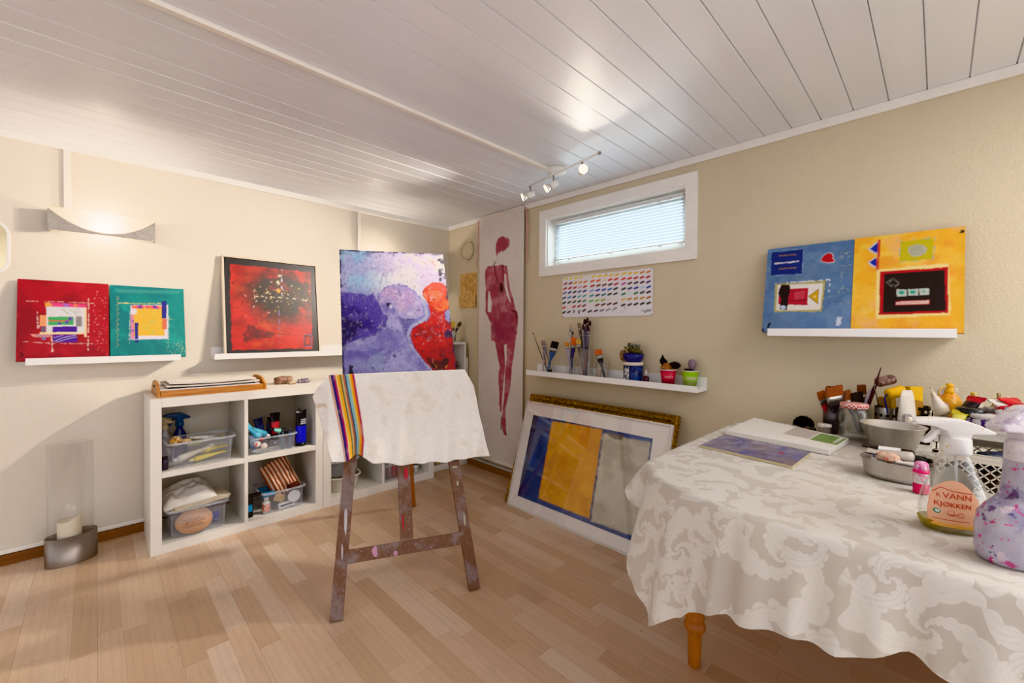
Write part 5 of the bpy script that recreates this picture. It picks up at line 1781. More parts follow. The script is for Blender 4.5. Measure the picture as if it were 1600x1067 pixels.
def towel(x, y, z):
    u = x + .5
    v = 1 - z
    t_ = np.clip((v - T0) / (1 - T0), 0, 1)
    back = np.clip(1 - v / T0, 0, 1)
    s_ = SS(t_, u)
    zt = .9445 + .010 * u
    zb = ZB(s_)
    zz = zt + (zb - zt) * t_
    # fall of the cloth: smooth turn over the front edge, then folds that grow downward
    turn = .006 * np.exp(-t_ * 18)
    zz = zz - turn * (back == 0) * 0
    lean = zz * math.tan(ETILT) - .016
    off = .285 - .014 - .006 * np.minimum(t_ * 6, 1)
    off = np.where(t_ > 0, -np.logaddexp(-off * 60, -lean * 60) / 60, off) + back * .064
    zz = zz - back * .024
    f = t_ ** 1.2
    fold = .010 * np.sin(s_ * 26 + 1.1 + 1.5 * t_) + .007 * np.sin(s_ * 61 + 3 * t_) + .016 * np.exp(-((s_ + .16) / .05) ** 2) - .02 * np.exp(-((s_ + .205) / .018) ** 2) - .012 * np.exp(-((s_ - .05 - .2 * (1 - t_)) / .03) ** 2)
    off = off - f * (fold * 1.7 + .018) * .9
    off = off - .03 * f * np.clip((s_ - .29) / .1, 0, 1)
    off = off + .05 * np.clip((-.32 - s_) / .07, 0, 1) * np.clip(t_ * 5, 0, 1)
    wr_ = .0025 * (vnoise(*s_.shape, 11, 5) - .5) * 2
    off = off + wr_
    X_ = EM.x + EA.x * s_ + EN.x * off
    Y_ = EM.y + EA.y * s_ + EN.y * off
    return X_, Y_, zz


m_towel = attr_mat('woven cotton towel', .9, .8, 420)
tw = painted_panel('striped_towel', im, 1.0, 1.0, 0, m_towel, None, None, 0, 0, towel)
for p in tw.data.polygons:
    p.use_smooth = True
tag(tw, 'white cotton towel with a rainbow striped band draped over the easel ledge', 'towel')
sd = tw.modifiers.new('thickness', 'SOLIDIFY')
sd.thickness = .003
sd.offset = -1
# ================================================================== table and tablecloth
m_leg = wood('turned pine', 'b8702c', '96541c', 'Z', 22, .35)
TX0, TX1, TY0, TY1 = 1.026, 2.245, -1.05, .640
tb = thing('dining_table', 'round-cornered wooden table under the damask cloth', 'table', (1.63, -.2, 0))
TO = Vector((1.63, -.2, 0))


def outline(off=0, n=220):
    """rounded-corner table outline, counter-clockwise seen from above, starting at the wall side of the short end"""
    P = []
    rx, ry = .255, .34
    def arc(cx, cy, a0, a1, k):
        for i in range(k):
            a = a0 + (a1 - a0) * i / k
            P.append((cx + (rx + off) * math.cos(a), cy + (ry + off) * math.sin(a)))
    def seg(a, b, k):
        for i in range(k):
            t_ = i / k
            P.append((a[0] + (b[0] - a[0]) * t_, a[1] + (b[1] - a[1]) * t_))
    x0, x1, y0, y1 = TX0 - off, TX1 + off, TY0 - off, TY1 + off
    arc(TX1 - rx, TY1 - ry, 0, PI / 2, 40)
    seg((TX1 - rx, y1), (TX0 + rx, y1), 44)
    arc(TX0 + rx, TY1 - ry, PI / 2, PI, 56)
    seg((x0, TY1 - ry), (x0, TY0 + ry), 110)
    arc(TX0 + rx, TY0 + ry, PI, 1.5 * PI, 40)
    seg((TX0 + rx, y0), (TX1 - rx, y0), 40)
    arc(TX1 - rx, TY0 + ry, 1.5 * PI, 2 * PI, 40)
    seg((x1, TY0 + ry), (x1, TY1 - ry), 80)
    return P


O0 = outline()
MB().prism([(x - TO.x, y - TO.y) for x, y in outline(-.006)], TZ - .026, TZ - .0015).build('tabletop', m_leg, tb)
MB().box((-.40, -.62, TZ - .10), (.42, .60, TZ - .026)).build('apron', m_leg, tb, bevel=.004)
lp = [(.017, 0), (.020, .004), (.021, .05), (.023, .115), (.024, .120), (.031, .128), (.036, .138), (.034, .148), (.027, .156), (.026, .160), (.030, .165), (.032, .172), (.028, .18), (.030, .22), (.036, .36), (.040, .44), (.034, .50), (.030, .52), (.036, .53), (.036, .54), (.03, .55)]
for lx, ly in ((1.462, .575), (1.462, -.98), (2.08, .50), (2.08, -.95)):
    b = MB().lathe([(r, z_) for r, z_ in lp], 28, 0, Matrix.Translation((lx - TO.x, ly - TO.y, 0)))
    b.box((lx - TO.x - .034, ly - TO.y - .034, .55), (lx - TO.x + .034, ly - TO.y + .034, TZ - .0265))
    b.build('leg', m_leg, tb)


# cloth: flat top + hanging skirt whose hem follows measured turning points
HEM = [((2.245, .30), (2.262, .30, .56)), ((2.20, .52), (2.215, .55, .57)), ((1.99, .64), (2.0, .665, .58)), ((1.60, .64), (1.60, .672, .60)), ((1.35, .64), (1.34, .685, .62)), ((1.225, .622), (1.185, .682, .648)), ((1.165, .575), (1.172, .625, .600)),
       ((1.125, .53), (1.095, .618, .446)), ((1.105, .50), (1.075, .575, .40)), ((1.085, .465), (1.062, .535, .356)), ((1.062, .41), (1.042, .452, .423)), ((1.047, .37), (1.034, .418, .458)), ((1.037, .338), (1.012, .366, .493)), ((1.032, .315), (1.030, .333, .506)), ((1.028, .285), (.975, .297, .513)),
       ((1.026, .2), (.985, .204, .545)), ((1.026, .12), (.968, .126, .548)), ((1.026, .03), (1.002, .032, .592)), ((1.026, -.03), (.985, -.02, .578)), ((1.026, -.2), (.97, -.2, .53)), ((1.026, -.4), (.99, -.4, .55)), ((1.026, -.65), (.98, -.66, .52)),
       ((1.10, -.93), (1.05, -1.0, .40)), ((1.3, -1.05), (1.3, -1.09, .55)), ((1.9, -1.05), (1.9, -1.08, .55)), ((2.2, -.9), (2.225, -.93, .55)), ((2.245, -.5), (2.262, -.5, .56))]
n_ = len(O0)
cum = [0.0]
for i in range(n_):
    a, b_ = O0[i], O0[(i + 1) % n_]
    cum.append(cum[-1] + math.hypot(a[0] - b_[0], a[1] - b_[1]))
per = cum[-1]


def s_of(p):
    return cum[min(range(n_), key=lambda i: (O0[i][0] - p[0]) ** 2 + (O0[i][1] - p[1]) ** 2)]


hs = sorted([(s_of(e), Vector(h) - Vector((*O0[min(range(n_), key=lambda i: (O0[i][0] - e[0]) ** 2 + (O0[i][1] - e[1]) ** 2)], TZ))) for e, h in HEM], key=lambda q: q[0])
hs_x = np.array([h[0] - per for h in hs] + [h[0] for h in hs] + [h[0] + per for h in hs])
hs_v = [np.array([h[1][k] for h in hs] * 3) for k in range(3)]


def hem(s_):
    # monotone cubic through the turning points
    i = int(np.searchsorted(hs_x, s_)) - 1
    t_ = (s_ - hs_x[i]) / (hs_x[i + 1] - hs_x[i])
    t_ = t_ * t_ * (3 - 2 * t_) * .6 + t_ * .4
    return Vector([float(v[i] * (1 - t_) + v[i + 1] * t_) for v in hs_v])


NS = 560
cl = MB()
skirt = []
uvs = []
NT = 26
pts = []
for i in range(NS):
    s_ = per * i / NS
    j = int(np.searchsorted(cum, s_, side='right')) - 1
    j = min(j, n_ - 1)
    f = (s_ - cum[j]) / (cum[j + 1] - cum[j])
    a, b_ = O0[j], O0[(j + 1) % n_]
    e = Vector((a[0] + (b_[0] - a[0]) * f, a[1] + (b_[1] - a[1]) * f, TZ))
    tg = Vector((b_[0] - a[0], b_[1] - a[1], 0)).normalized()
    nrm = Vector((tg.y, -tg.x, 0))
    pts.append((s_, e, nrm))
from mathutils import noise as mnoise
rings = []
vis = lambda p: 1.0
for k in range(NT + 1):
    t_ = k / NT
    row = []
    for s_, e, nrm in pts:
        d = hem(s_)
        r = .008
        # quarter-round over the edge, then down to the hem
        hz = t_
        lift = r * (1 - min(t_ * 14, 1)) ** 2
        h = Vector((d.x, d.y, 0)) * (hz ** .85)
        wob = (.010 * math.sin(s_ * 2 * PI / .125 + 1.3 + .8 * math.sin(s_ * 5)) + .006 * math.sin(s_ * 2 * PI / .067 + .4)) * hz ** 1.2
        if e.x > 2.05:
            wob *= .3
        p = e + h + nrm * (wob + .003 * min(t_ * 10, 1)) + Vector((0, 0, .0022 + d.z * t_ - (0 if t_ > 0 else 0)))
        row.append(p)
    rings.append(row)
# top: concentric rings shrinking to a spine
spine = lambda e: Vector((1.63, min(max(e.y, -.7), .25), TZ))
toprings = []
NR = 26
for k in range(NR):
    f = k / NR
    row = []
    for s_, e, nrm in pts:
        c_ = spine(e)
        p = c_.lerp(e, f)
        z_ = .0022 + .0009 * mnoise.noise(Vector((p.x * 9, p.y * 5, 3))) + .0006 * mnoise.noise(Vector((p.x * 30, p.y * 14, 7)))
        row.append(Vector((p.x, p.y, TZ + max(z_, .0008))))
    toprings.append(row)
allr = toprings + rings
v = [tuple(p) for r_ in allr for p in r_]
fcs = []
for k in range(len(allr) - 1):
    for i in range(NS):
        i2 = (i + 1) % NS
        fcs.append((k * NS + i, (k + 1) * NS + i, (k + 1) * NS + i2, k * NS + i2))
cl.add(v, fcs, 0, True)


def damask():
    m, t, b, o = nt('damask cloth')
    L = t.links
    uv = t.nodes.new('ShaderNodeUVMap')
    uv.uv_map = 'cloth'

    def mth(op, a, bb=None, cc=None):
        n = t.nodes.new('ShaderNodeMath')
        n.operation = op
        for i, x in ((0, a), (1, bb), (2, cc)):
            if x is None:
                continue
            if isinstance(x, (int, float)):
                n.inputs[i].default_value = x
            else:
                L.new(x, n.inputs[i])
        return n.outputs[0]

    def layer(scale, off, arms, twist, lo, rad):
        mp = t.nodes.new('ShaderNodeMapping')
        mp.inputs['Location'].default_value = (off, off * .7, 0)
        L.new(uv.outputs[0], mp.inputs[0])
        nz = noise_node(t, mp.outputs[0], 5, 2)
        va = t.nodes.new('ShaderNodeVectorMath')
        va.operation = 'MULTIPLY_ADD'
        L.new(nz.outputs['Color'], va.inputs[0])
        va.inputs[1].default_value = (.07, .07, 0)
        L.new(mp.outputs[0], va.inputs[2])
        vo = t.nodes.new('ShaderNodeTexVoronoi')
        vo.voronoi_dimensions = '2D'
        vo.inputs['Scale'].default_value = scale
        vo.inputs['Randomness'].default_value = .75
        L.new(va.outputs[0], vo.inputs['Vector'])
        df = t.nodes.new('ShaderNodeVectorMath')
        df.operation = 'SUBTRACT'
        L.new(va.outputs[0], df.inputs[0])
        L.new(vo.outputs['Position'], df.inputs[1])
        sp_ = t.nodes.new('ShaderNodeSeparateXYZ')
        L.new(df.outputs[0], sp_.inputs[0])
        th = mth('ARCTAN2', sp_.outputs[1], sp_.outputs[0])
        ln = t.nodes.new('ShaderNodeVectorMath')
        ln.operation = 'LENGTH'
        L.new(df.outputs[0], ln.inputs[0])
        r = ln.outputs['Value']
        lg = mth('LOGARITHM', mth('ADD', r, .004), 2.718)
        # scrolling leaves: spiral arms with lobed rims, fading out to the plain ground
        arm = mth('SINE', mth('ADD', mth('MULTIPLY', th, arms), mth('MULTIPLY', lg, twist)))
        lobe = mth('SUBTRACT', mth('MULTIPLY', mth('ABSOLUTE', mth('SINE', mth('ADD', mth('MULTIPLY', th, arms * 1.5), mth('MULTIPLY', lg, -twist * 1.3)))), 2), 1)
        vein = mth('SINE', mth('ADD', mth('MULTIPLY', th, arms * 7), mth('MULTIPLY', lg, twist * 7)))
        shape = mth('ADD', mth('MULTIPLY_ADD', lobe, .30, arm), -lo)
        m_ = mth('MINIMUM', mth('MAXIMUM', mth('MULTIPLY', shape, 5), 0), 1)
        rim = mth('ADD', r, mth('MULTIPLY', lobe, -.010))
        ins = mth('MINIMUM', mth('MAXIMUM', mth('MULTIPLY', mth('SUBTRACT', rad, rim), 160), 0), 1)
        return mth('MULTIPLY', m_, ins), mth('MULTIPLY', vein, mth('MULTIPLY', m_, ins)), r
    a, a2, r1 = layer(4.6, 0, 3, 4.2, .0, .125)
    bb, b2, r2 = layer(7.5, 1.7, 2, 3.4, .10, .070)
    pat = mth('MINIMUM', mth('MAXIMUM', a, mth('MULTIPLY', bb, .8)), 1)
    hatch = mth('MULTIPLY_ADD', mth('ADD', a2, b2), .20, pat)
    f = ramp(t, hatch, [(.1, 0.0), (.9, 1.0)])
    col = mixc(t, f, 'c4bdb4', 'd8d4ce')
    st = noise_node(t, coords(t), 3.2, 3)
    col = mixc(t, ramp(t, st.outputs['Fac'], [(.4, 0.0), (.75, .28)]), col, 'd3ccb4')
    sp2 = noise_node(t, coords(t), 75, 2, .5)
    col = mixc(t, ramp(t, sp2.outputs['Fac'], [(.775, 0.0), (.79, .8)]), col, '40403c')
    sp3 = noise_node(t, coords(t, (1, 2.2, 1)), 22, 3, .6)
    col = mixc(t, ramp(t, sp3.outputs['Fac'], [(.755, 0.0), (.77, .55)]), col, 'a8503c')
    L.new(col, b.inputs['Base Color'])
    L.new(ramp(t, f, [(0, .8), (1, .52)]), b.inputs['Roughness'])
    b.inputs['Sheen Weight'].default_value = .15
    wv = noise_node(t, coords(t), 500, 1)
    hh = mth('MULTIPLY_ADD', wv.outputs['Fac'], .3, hatch)
    bump(t, b, hh, .22, .0015)
    return m


co = cl.build('tablecloth', damask())
ul = co.data.uv_layers.new(name='cloth')
uvv = []
for k, r_ in enumerate(allr):
    for i, p in enumerate(r_):
        s_, e, nrm = pts[i]
        if k < NR:
            uvv.append((p.x, p.y))
        else:
            t_ = (k - NR) / NT
            L_ = hem(s_).length * t_
            uvv.append((e.x + nrm.x * L_, e.y + nrm.y * L_))
for lp_ in co.data.loops:
    ul.data[lp_.index].uv = uvv[lp_.vertex_index]
tag(co, 'cream damask tablecloth with leaf scrolls hanging over the table edge', 'tablecloth')
TC = TZ + .0035                                       # top of the cloth

# ---- flat things at the near end
wc = thing('blank_canvas', 'blank white shrink-wrapped canvas with a green label on the table', 'canvas', (0, 0, TC))
q_ = [Vector((2.153, .590)), Vector((1.772, .588)), Vector((1.728, .248)), Vector((1.965, .226))]
q_ = [Vector((2.13, .585)), Vector((1.772, .588)), Vector((1.722, .248)), Vector((1.965, .226))]
c0 = sum(q_, Vector((0, 0))) / 4
wc.location = (c0.x, c0.y, TC)
loc = [(p.x - c0.x, p.y - c0.y) for p in q_]
MB().prism(loc, 0, .019).build('canvas_body', mat('white primed canvas', 'e9e6e1', .55, var=.02, bmp=.2, bs=300), wc, bevel=.002)
def qp(u, v_):
    a, b_, c_, d_ = [Vector(p) for p in loc]        # back-far, back-near, front-near, front-far
    return (a * (1 - u) + b_ * u) * (1 - v_) + (d_ * (1 - u) + c_ * u) * v_
def patch(b, u0, u1, v0, v1, z_, m_=0):
    b.prism([tuple(qp(u, v_)) for u, v_ in ((u0, v0), (u1, v0), (u1, v1), (u0, v1))], z_, z_ + .0006, m_)
b = MB()
patch(b, .08, .62, .76, .995, .019)
b.build('green_label', mat('green label', '7f9c5c', .35, var=.15, vs=30), wc)
b = MB()
patch(b, .05, .6, .50, .745, .019)
b.build('grey_label', splat_mat('small print label', 'c6bdb8', ['a09690', 'b4aca8'], 110, .4, .55), wc)
b = MB()
for k in range(9):
    patch(b, .10 + k * .05, .10 + k * .05 + .035, .94, .975, .0197)
b.build('print_line', mat('pale print', 'd8dcd0', .5), wc)

im = Img(190, 110, '8f8aa0', None, 151)
im.wash('7c6f74', 40, .45, .6).wash('5a5c9c', 30, .5, .7).wash('b0a8b8', 16, .58, .6).wash('8c7468', 18, .6, .6)
for k in range(16):
    x = .05 + .9 * rng.random()
    y_ = .2 + .6 * rng.random()
    im.stroke([(x, y_), (x + rng.uniform(-.15, .15), y_ + rng.uniform(-.2, .2)), (x + rng.uniform(-.2, .2), y_ + rng.uniform(-.2, .2))], .012, rng.choice(['4a4a94', 'c9c4d0', '6a6aa8', 'a89888', '3c3c74']), .8, .7)
im.stroke([(.05, .9), (.9, .95)], .015, '3c3c7c', .8).stroke([(.3, .35), (.55, .2), (.85, .35), (.95, .6), (.6, .8), (.3, .6), (.3, .35)], .014, '4a4a8c', .8, .6).ell(.78, .45, .025, .05, 'c03038')
im.stroke([(.05, .3), (.2, .15), (.3, .3), (.2, .6)], .03, 'b8b4cc', .8, .8)
q2 = [Vector((1.743, .578)), Vector((1.508, .582)), Vector((1.474, .300)), Vector((1.690, .293))]   # far-left, near-left, near-right, far-right
def lay(x, y, z):
    u = x + .5
    w_ = z
    X_ = (q2[1].x * (1 - u) + q2[2].x * u) * (1 - w_) + (q2[0].x * (1 - u) + q2[3].x * u) * w_
    Y_ = (q2[1].y * (1 - u) + q2[2].y * u) * (1 - w_) + (q2[0].y * (1 - u) + q2[3].y * u) * w_
    return X_, Y_, np.full(u.shape, TC + .0085)
pb = painted_panel('panel_painting', im, 1, 1, 0, m_paint, None, None, 0, 0, lay)
tag(pb, 'small blue and mauve painted panel lying flat on the tablecloth', 'painting')
e_ = MB().prism([tuple(p) for p in (q2[1], q2[2], q2[3], q2[0])], TC, TC + .008)
eo = e_.build('panel_edge', mat('pale board edge', 'cdbf9c', .6), pb)

# ---- black ruffle, small jar, cups, jar
b = MB()
rg = random.Random(9)
for k in range(46):
    d = Vector((rg.gauss(0, 1), rg.gauss(0, 1), abs(rg.gauss(0, .8)) + .1)).normalized()
    M = frame(Vector((0, 0, .012)) + d * .012, d, rg.random() * 6)
    P = []
    for i in range(5):
        P.append([(-.011 + .0055 * j, .003 * math.sin(j * 2.2 + i + k), .0065 * i + .002 * math.sin(j * 3 + k)) for j in range(5)])
    b.grid(P, 0, False, M)
b.blob(.018, .2, 3, 1, 0, Matrix.Translation((0, 0, .018)), 2)
o = b.build('fabric_ruffle', mat('black fabric', '0c0c0e', .85))
o.location = (2.150, .400, TC)
tag(o, 'black ruffled fabric pompom at the back of the table', 'pompom')
for i, (x, y_) in enumerate(((2.088, .376), (2.082, .355))):
    o = MB().lathe([(0, 0), (.010, .001), (.012, .009), (.009, .017), (0, .019)], 18).build('wooden_bead', mat('bead %d' % i, ['5a4a40', '24211f'][i], .4))
    o.location = (x, y_, TC)
    tag(o, ['brown bead beside the black pompom', 'dark bead between the pompom and the small white-lidded jar'][i], 'bead')
t = thing('small_jar', 'small jar with a white lid beside the black pompom', 'jar', (2.052, .312, TC))
MB().lathe([(0, 0), (.019, .001), (.020, .004), (.020, .030), (.018, .033)], 24).build('jar_body', thin_glass('cloudy jar', 'e8e4dc', .35, .1, .5, 'b8b0a4'), t)
MB().lathe([(0, .033), (.023, .033), (.023, .043), (.021, .045), (0, .045)], 24).build('lid', splat_mat('stained white lid', 'd6cfc6', ['a89c90', 'b4a294'], 80, .5, .58), t)

m_cup = mat('dark grey metal', '6e6c70', .35, metal=.7, var=.15, vs=30)
t = thing('brush_cup', 'dark grey metal cup full of wide brushes at the back of the table', 'cup', (2.145, .296, TC))
MB().lathe([(0, 0), (.036, 0), (.038, .12), (.0355, .12), (.034, .003), (0, .003)], 30, close=False).build('cup_body', m_cup, t)
bz = TC + .004
brush('broad chestnut brush with a silver ferrule in the dark grey cup', (2.135, .286, bz), (2.085, .290, bz + .190), 'flat', .040, .062, '8a4418', '3a3438', .006, fl=.03)
brush('dark brown brush behind the broad one in the dark grey cup', (2.150, .300, bz), (2.150, .298, bz + .185), 'flat', .036, .056, '5a3018', '2c2628', .006, fl=.03)
brush('small rust brush leaning left out of the dark grey cup', (2.145, .302, bz), (2.095, .335, bz + .165), 'flat', .035, .030, 'a0501c', 'b03038', .005)
brush('greyish worn brush at the right rim of the dark grey cup', (2.158, .288, bz), (2.125, .266, bz + .165), 'flat', .045, .022, '5c4438', '4a4440', .005)

t = thing('glass_jar', 'empty glass jar with a red gingham lid on the table', 'jar', (2.070, .224, TC))
MB().lathe([(0, 0), (.042, 0), (.047, .006), (.048, .012), (.048, .095), (.043, .112), (.040, .118)], 40).lathe([(.038, .117), (.0405, .110), (.0455, .094), (.0455, .012), (.042, .006), (0, .005)], 40, close=False).build('jar_body', thin_glass('pickle jar glass', 'ffffff', .04, .02, .45, 'd0d6cc'), t)
def gingham():
    m, t_, b_, o_ = nt('red gingham lid')
    ch = t_.nodes.new('ShaderNodeTexChecker')
    ch.inputs['Scale'].default_value = 150
    ch.inputs['Color1'].default_value = lin4('c83c38')
    ch.inputs['Color2'].default_value = lin4('eadfd8')
    t_.links.new(coords(t_), ch.inputs['Vector'])
    t_.links.new(ch.outputs['Color'], b_.inputs['Base Color'])
    b_.inputs['Roughness'].default_value = .35
    return m
MB().lathe([(.0425, .118), (.0445, .118), (.0445, .134), (.042, .1365), (0, .1365)], 40).build('lid', gingham(), t)

# brushes behind the jar
t = thing('brush_jar', 'glass of brushes standing behind the gingham-lidded jar', 'jar', (2.195, .214, TC))
MB().lathe([(0, 0), (.034, 0), (.036, .11), (.034, .11), (.032, .004), (0, .004)], 28, close=False).build('jar_body', m_glass, t)
brush('dark rust brush seen just left above the gingham lid', (2.190, .222, bz), (2.160, .262, bz + .170), 'flat', .04, .034, '8a4a20', '8c8890', .005)
brush('black flat brush above the gingham lid', (2.195, .214, bz), (2.175, .228, bz + .165), 'flat', .045, .040, '2a2220', '30282c', .005)
brush('red-brown brush behind the black one above the gingham lid', (2.205, .210, bz), (2.195, .216, bz + .195), 'flat', .040, .032, '6a3418', '3c3030', .005)
t = place(thing('palette_knife', 'mauve-white handled tool leaning above the gingham lid', 'tool'), frame((2.195, .226, bz + .01), (-.02, -.045, .18)))
MB().loft([ell_ring(0, 0, .004, .004, 0, 14), ell_ring(0, 0, .006, .006, .10, 14), ell_ring(0, 0, .011, .009, .125, 14), ell_ring(0, 0, .012, .010, .165, 14), ell_ring(0, 0, .005, .004, .178, 14)]).build('handle', splat_mat('mauve handle', 'c4bcc2', ['9c8ca4', '7c6c84'], 60, .4, .58), t)
t = place(thing('paint_brush', 'long thin plum-handled brush pointing up to the right above the jar', 'brush'), frame((2.200, .218, bz), (-.065, -.065, .272)))
MB().lathe([(.003, 0), (.0055, .15), (.0065, .19), (.004, .23), (.0016, .285), (0, .287)], 12).build('handle', mat('plum lacquer', '4a2830', .3), t)

# ---- perforated steel cup with two rollers
t = thing('perforated_cup', 'perforated steel utensil cup holding foam rollers', 'cup', (2.185, .138, TC))
pc = MB()
SEG, ROW = 48, 24
Rr, Hh = .037, .120
holes = []
vv = []
for j in range(ROW + 1):
    for k in range(SEG):
        a = 2 * PI * k / SEG
        vv.append((Rr * math.cos(a), Rr * math.sin(a), Hh * j / ROW))
ff, mm_ = [], []
for j in range(ROW):
    for k in range(SEG):
        k2 = (k + 1) % SEG
        hole = (j % 4 in (1, 2)) and (k % 4 in (0, 1)) and 4 < j < 21
        ff.append((j * SEG + k, j * SEG + k2, (j + 1) * SEG + k2, (j + 1) * SEG + k))
        mm_.append(1 if hole else 0)
pc.add(vv, ff, 0, True)
pc.m = mm_
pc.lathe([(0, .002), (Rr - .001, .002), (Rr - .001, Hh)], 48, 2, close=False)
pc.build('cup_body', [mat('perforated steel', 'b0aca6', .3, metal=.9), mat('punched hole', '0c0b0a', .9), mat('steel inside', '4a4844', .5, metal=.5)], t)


def roller(label, base, head_c, axis, rr, ll, col, wire, handle):
    t = thing('paint_roller', label, 'roller', (0, 0, 0))
    base, hc, axis = Vector(base), Vector(head_c), Vector(axis).normalized()
    t.location = base
    hc = hc - base
    e1 = hc - axis * (ll / 2 + .006)
    MB().lathe([(0, -ll / 2), (rr * .82, -ll / 2), (rr, -ll / 2 + rr * .25), (rr, ll / 2 - rr * .25), (rr * .82, ll / 2), (0, ll / 2)], 26, 0, frame(hc, axis)).build('foam_sleeve', col, t)
    mid = e1 + (Vector((0, 0, 0)) - e1) * .45 + Vector((0, 0, -.0))
    MB().tube([hc + axis * ll * .5, e1, e1 + Vector((0, 0, -.014)) - axis * .004, e1 * .62, e1 * .42], .0024, 8).build('wire_frame', wire, t)
    MB().tube([e1 * .5, (0, 0, .005)], [.006, .0075], 10).build('handle', handle, t)
    return t


roller('brown stained foam roller sticking up from the perforated cup', (2.195, .150, bz), (2.170, .142, .966), (.55, -.72, .25), .0185, .060, splat_mat('brown stained foam', '7c6258', ['5c4844', '94786a'], 50, .85, .5), m_chrome, mat('steel grey handle', '4a484c', .4))
roller('yellow foam roller with a blue frame in front of the perforated cup', (2.178, .126, bz), (2.150, .112, .926), (.55, -.70, .32), .0200, .058, mat('yellow foam', 'e2ae1c', .8, var=.08, bmp=.3, bs=200), pm('243090', .35), pm('283478', .4))
o = MB().box((-.03, -.010, 0), (.03, .010, .085)).build('foam_pad', mat('ochre foam', 'b8862c', .85, var=.15), bevel=.004)
place(o, Rm((2.215, .135, TC + .07), 0, .1, .8))
tag(o, 'ochre foam pad inside the perforated cup behind the rollers', 'sponge')

# ---- upright white tube
t = thing('paint_tube', 'large white tube with grey symbols standing behind the steel bowl', 'paint tube', (2.112, .078, TC), -.75)
rings = [ell_ring(0, 0, .035, .030, 0, 24), ell_ring(0, 0, .036, .028, .03, 24), ell_ring(0, 0, .030, .016, .12, 24), ell_ring(0, 0, .026, .005, .175, 24), ell_ring(0, 0, .018, .002, .198, 24)]
MB().loft(rings).build('tube_body', mat('white tube', 'd8d0c6', .45, var=.05, bmp=.2, bs=40), t)
b = MB()
for z_, yy in ((.066, -.0245), (.100, -.0205)):
    M = frame((-.010, yy, z_), (0, -1, .28))
    b.lathe([(.006, 0), (.0135, 0), (.0135, .001), (.006, .001)], 22, 0, M, .9, 1.1, False, False)
    b.box((-.0165, -.0145, 0), (-.009, .0145, .001), 0, M)
b.build('symbol', mat('grey print', '8f8a88', .5), t)

# ---- black wire basket with sponges
t = thing('plastic_basket', 'black perforated basket with yellow sponges at the back of the table', 'basket', (2.195, .055, TC))
b = MB()
w_ = .034
for s_ in (-1, 1):
    for k in range(5):
        x = -w_ + k * 2 * w_ / 4
        b.box((x - .0045, s_ * w_ - .0015, 0), (x + .0045, s_ * w_ + .0015, .130)).box((s_ * w_ - .0015, x - .0045, 0), (s_ * w_ + .0015, x + .0045, .130))
    for z_ in (.004, .034, .066, .098, .128):
        b.box((-w_, s_ * w_ - .002, z_ - .005), (w_, s_ * w_ + .002, z_ + .005)).box((s_ * w_ - .002, -w_, z_ - .005), (s_ * w_ + .002, w_, z_ + .005))
b.box((-w_, -w_, 0), (w_, w_, .004))
b.build('basket_body', pm('131214', .45), t)
o = MB().box((-.012, -.024, 0), (.012, .024, .16)).build('sponge', mat('yellow sponge', 'deb02c', .9, var=.12, bmp=.5, bs=120), bevel=.003)
place(o, Rm((2.205, .063, TC + .045), 0, 0, .75))
tag(o, 'tall yellow sponge in the black basket', 'sponge')
o = MB().box((-.013, -.022, 0), (.013, .022, .125)).build('sponge', mat('ochre sponge', 'a87a34', .9, var=.15, bmp=.5, bs=120), bevel=.003)
place(o, Rm((2.178, .058, TC + .03), -.08, -.06, .75))
tag(o, 'ochre sponge leaning in front of the yellow one in the black basket', 'sponge')

# ---- steel bowl
t = thing('mixing_bowl', 'conical stainless steel bowl on the table', 'bowl', (1.992, .110, TC))
m_st = mat('polished steel', 'e2dfda', .26, metal=.75, var=.05)
MB().lathe([(0, 0), (.055, 0), (.060, .004), (.0865, .082), (.0905, .084), (.0905, .0865), (.085, .0845), (.058, .006), (0, .003)], 56, close=False).build('bowl_body', m_st, t)

# ---- oval tin with paint tubes, pink bottle
t = thing('oval_dish', 'oval brushed metal dish heaped with paint tubes', 'dish', (1.590, .079, TC), -.06)
MB().loft([ell_ring(0, 0, .046, .060, 0, 40, 2.6), ell_ring(0, 0, .052, .068, .012, 40, 2.6), ell_ring(0, 0, .058, .074, .050, 40, 2.6), ell_ring(0, 0, .061, .077, .052, 40, 2.6), ell_ring(0, 0, .056, .072, .050, 40, 2.6), ell_ring(0, 0, .049, .064, .010, 40, 2.6), ell_ring(0, 0, .02, .03, .006, 40, 2.6)], 0).build('dish_body', mat('brushed tin', 'd2cdc6', .4, metal=.7, var=.1, vs=30), t)
D = TC
paint_tube('black tube with a white crimped end lying across the oval dish', (1.625, .020, D + .062), (-.005, .135, .012), .135, .0135, '17171a', 'e6e4e4', 'd8d4cc')
paint_tube('fat grey tube with a teal patch on top of the oval dish', (1.578, .018, D + .066), (-.0, .115, .003), .122, .0155, 'c4bcb2', 'bdb4aa', '2c2c2e')
paint_tube('thin steel-capped tube at the front of the oval dish', (1.552, .068, D + .056), (.02, .09, .006), .075, .009, '9a9490', '3a4488', 'cdc6c2')
paint_tube('small white tube crossing the rim of the oval dish', (1.546, .012, D + .053), (.004, .06, .004), .065, .008, 'e2ddd6', 'd6d0ca', 'e8e4de')
o = MB().blob(.02, .3, 2.4, 4, 0, None, 3, (1, 1.3, .7)).build('paint_rag', splat_mat('orange smeared paper', 'd8b8a4', ['e2562c', 'e8c8b4', 'c8907c'], 45, .6, .55))
o.location = (1.560, .093, D + .062)
tag(o, 'pinkish paper scrap with an orange smear in the oval dish', 'paper')
paint_tube('black-capped tube at the far end of the oval dish', (1.606, .006, D + .060), (.012, .10, -.004), .11, .011, '2c2c30', 'c8b88c', '1c1c1e')
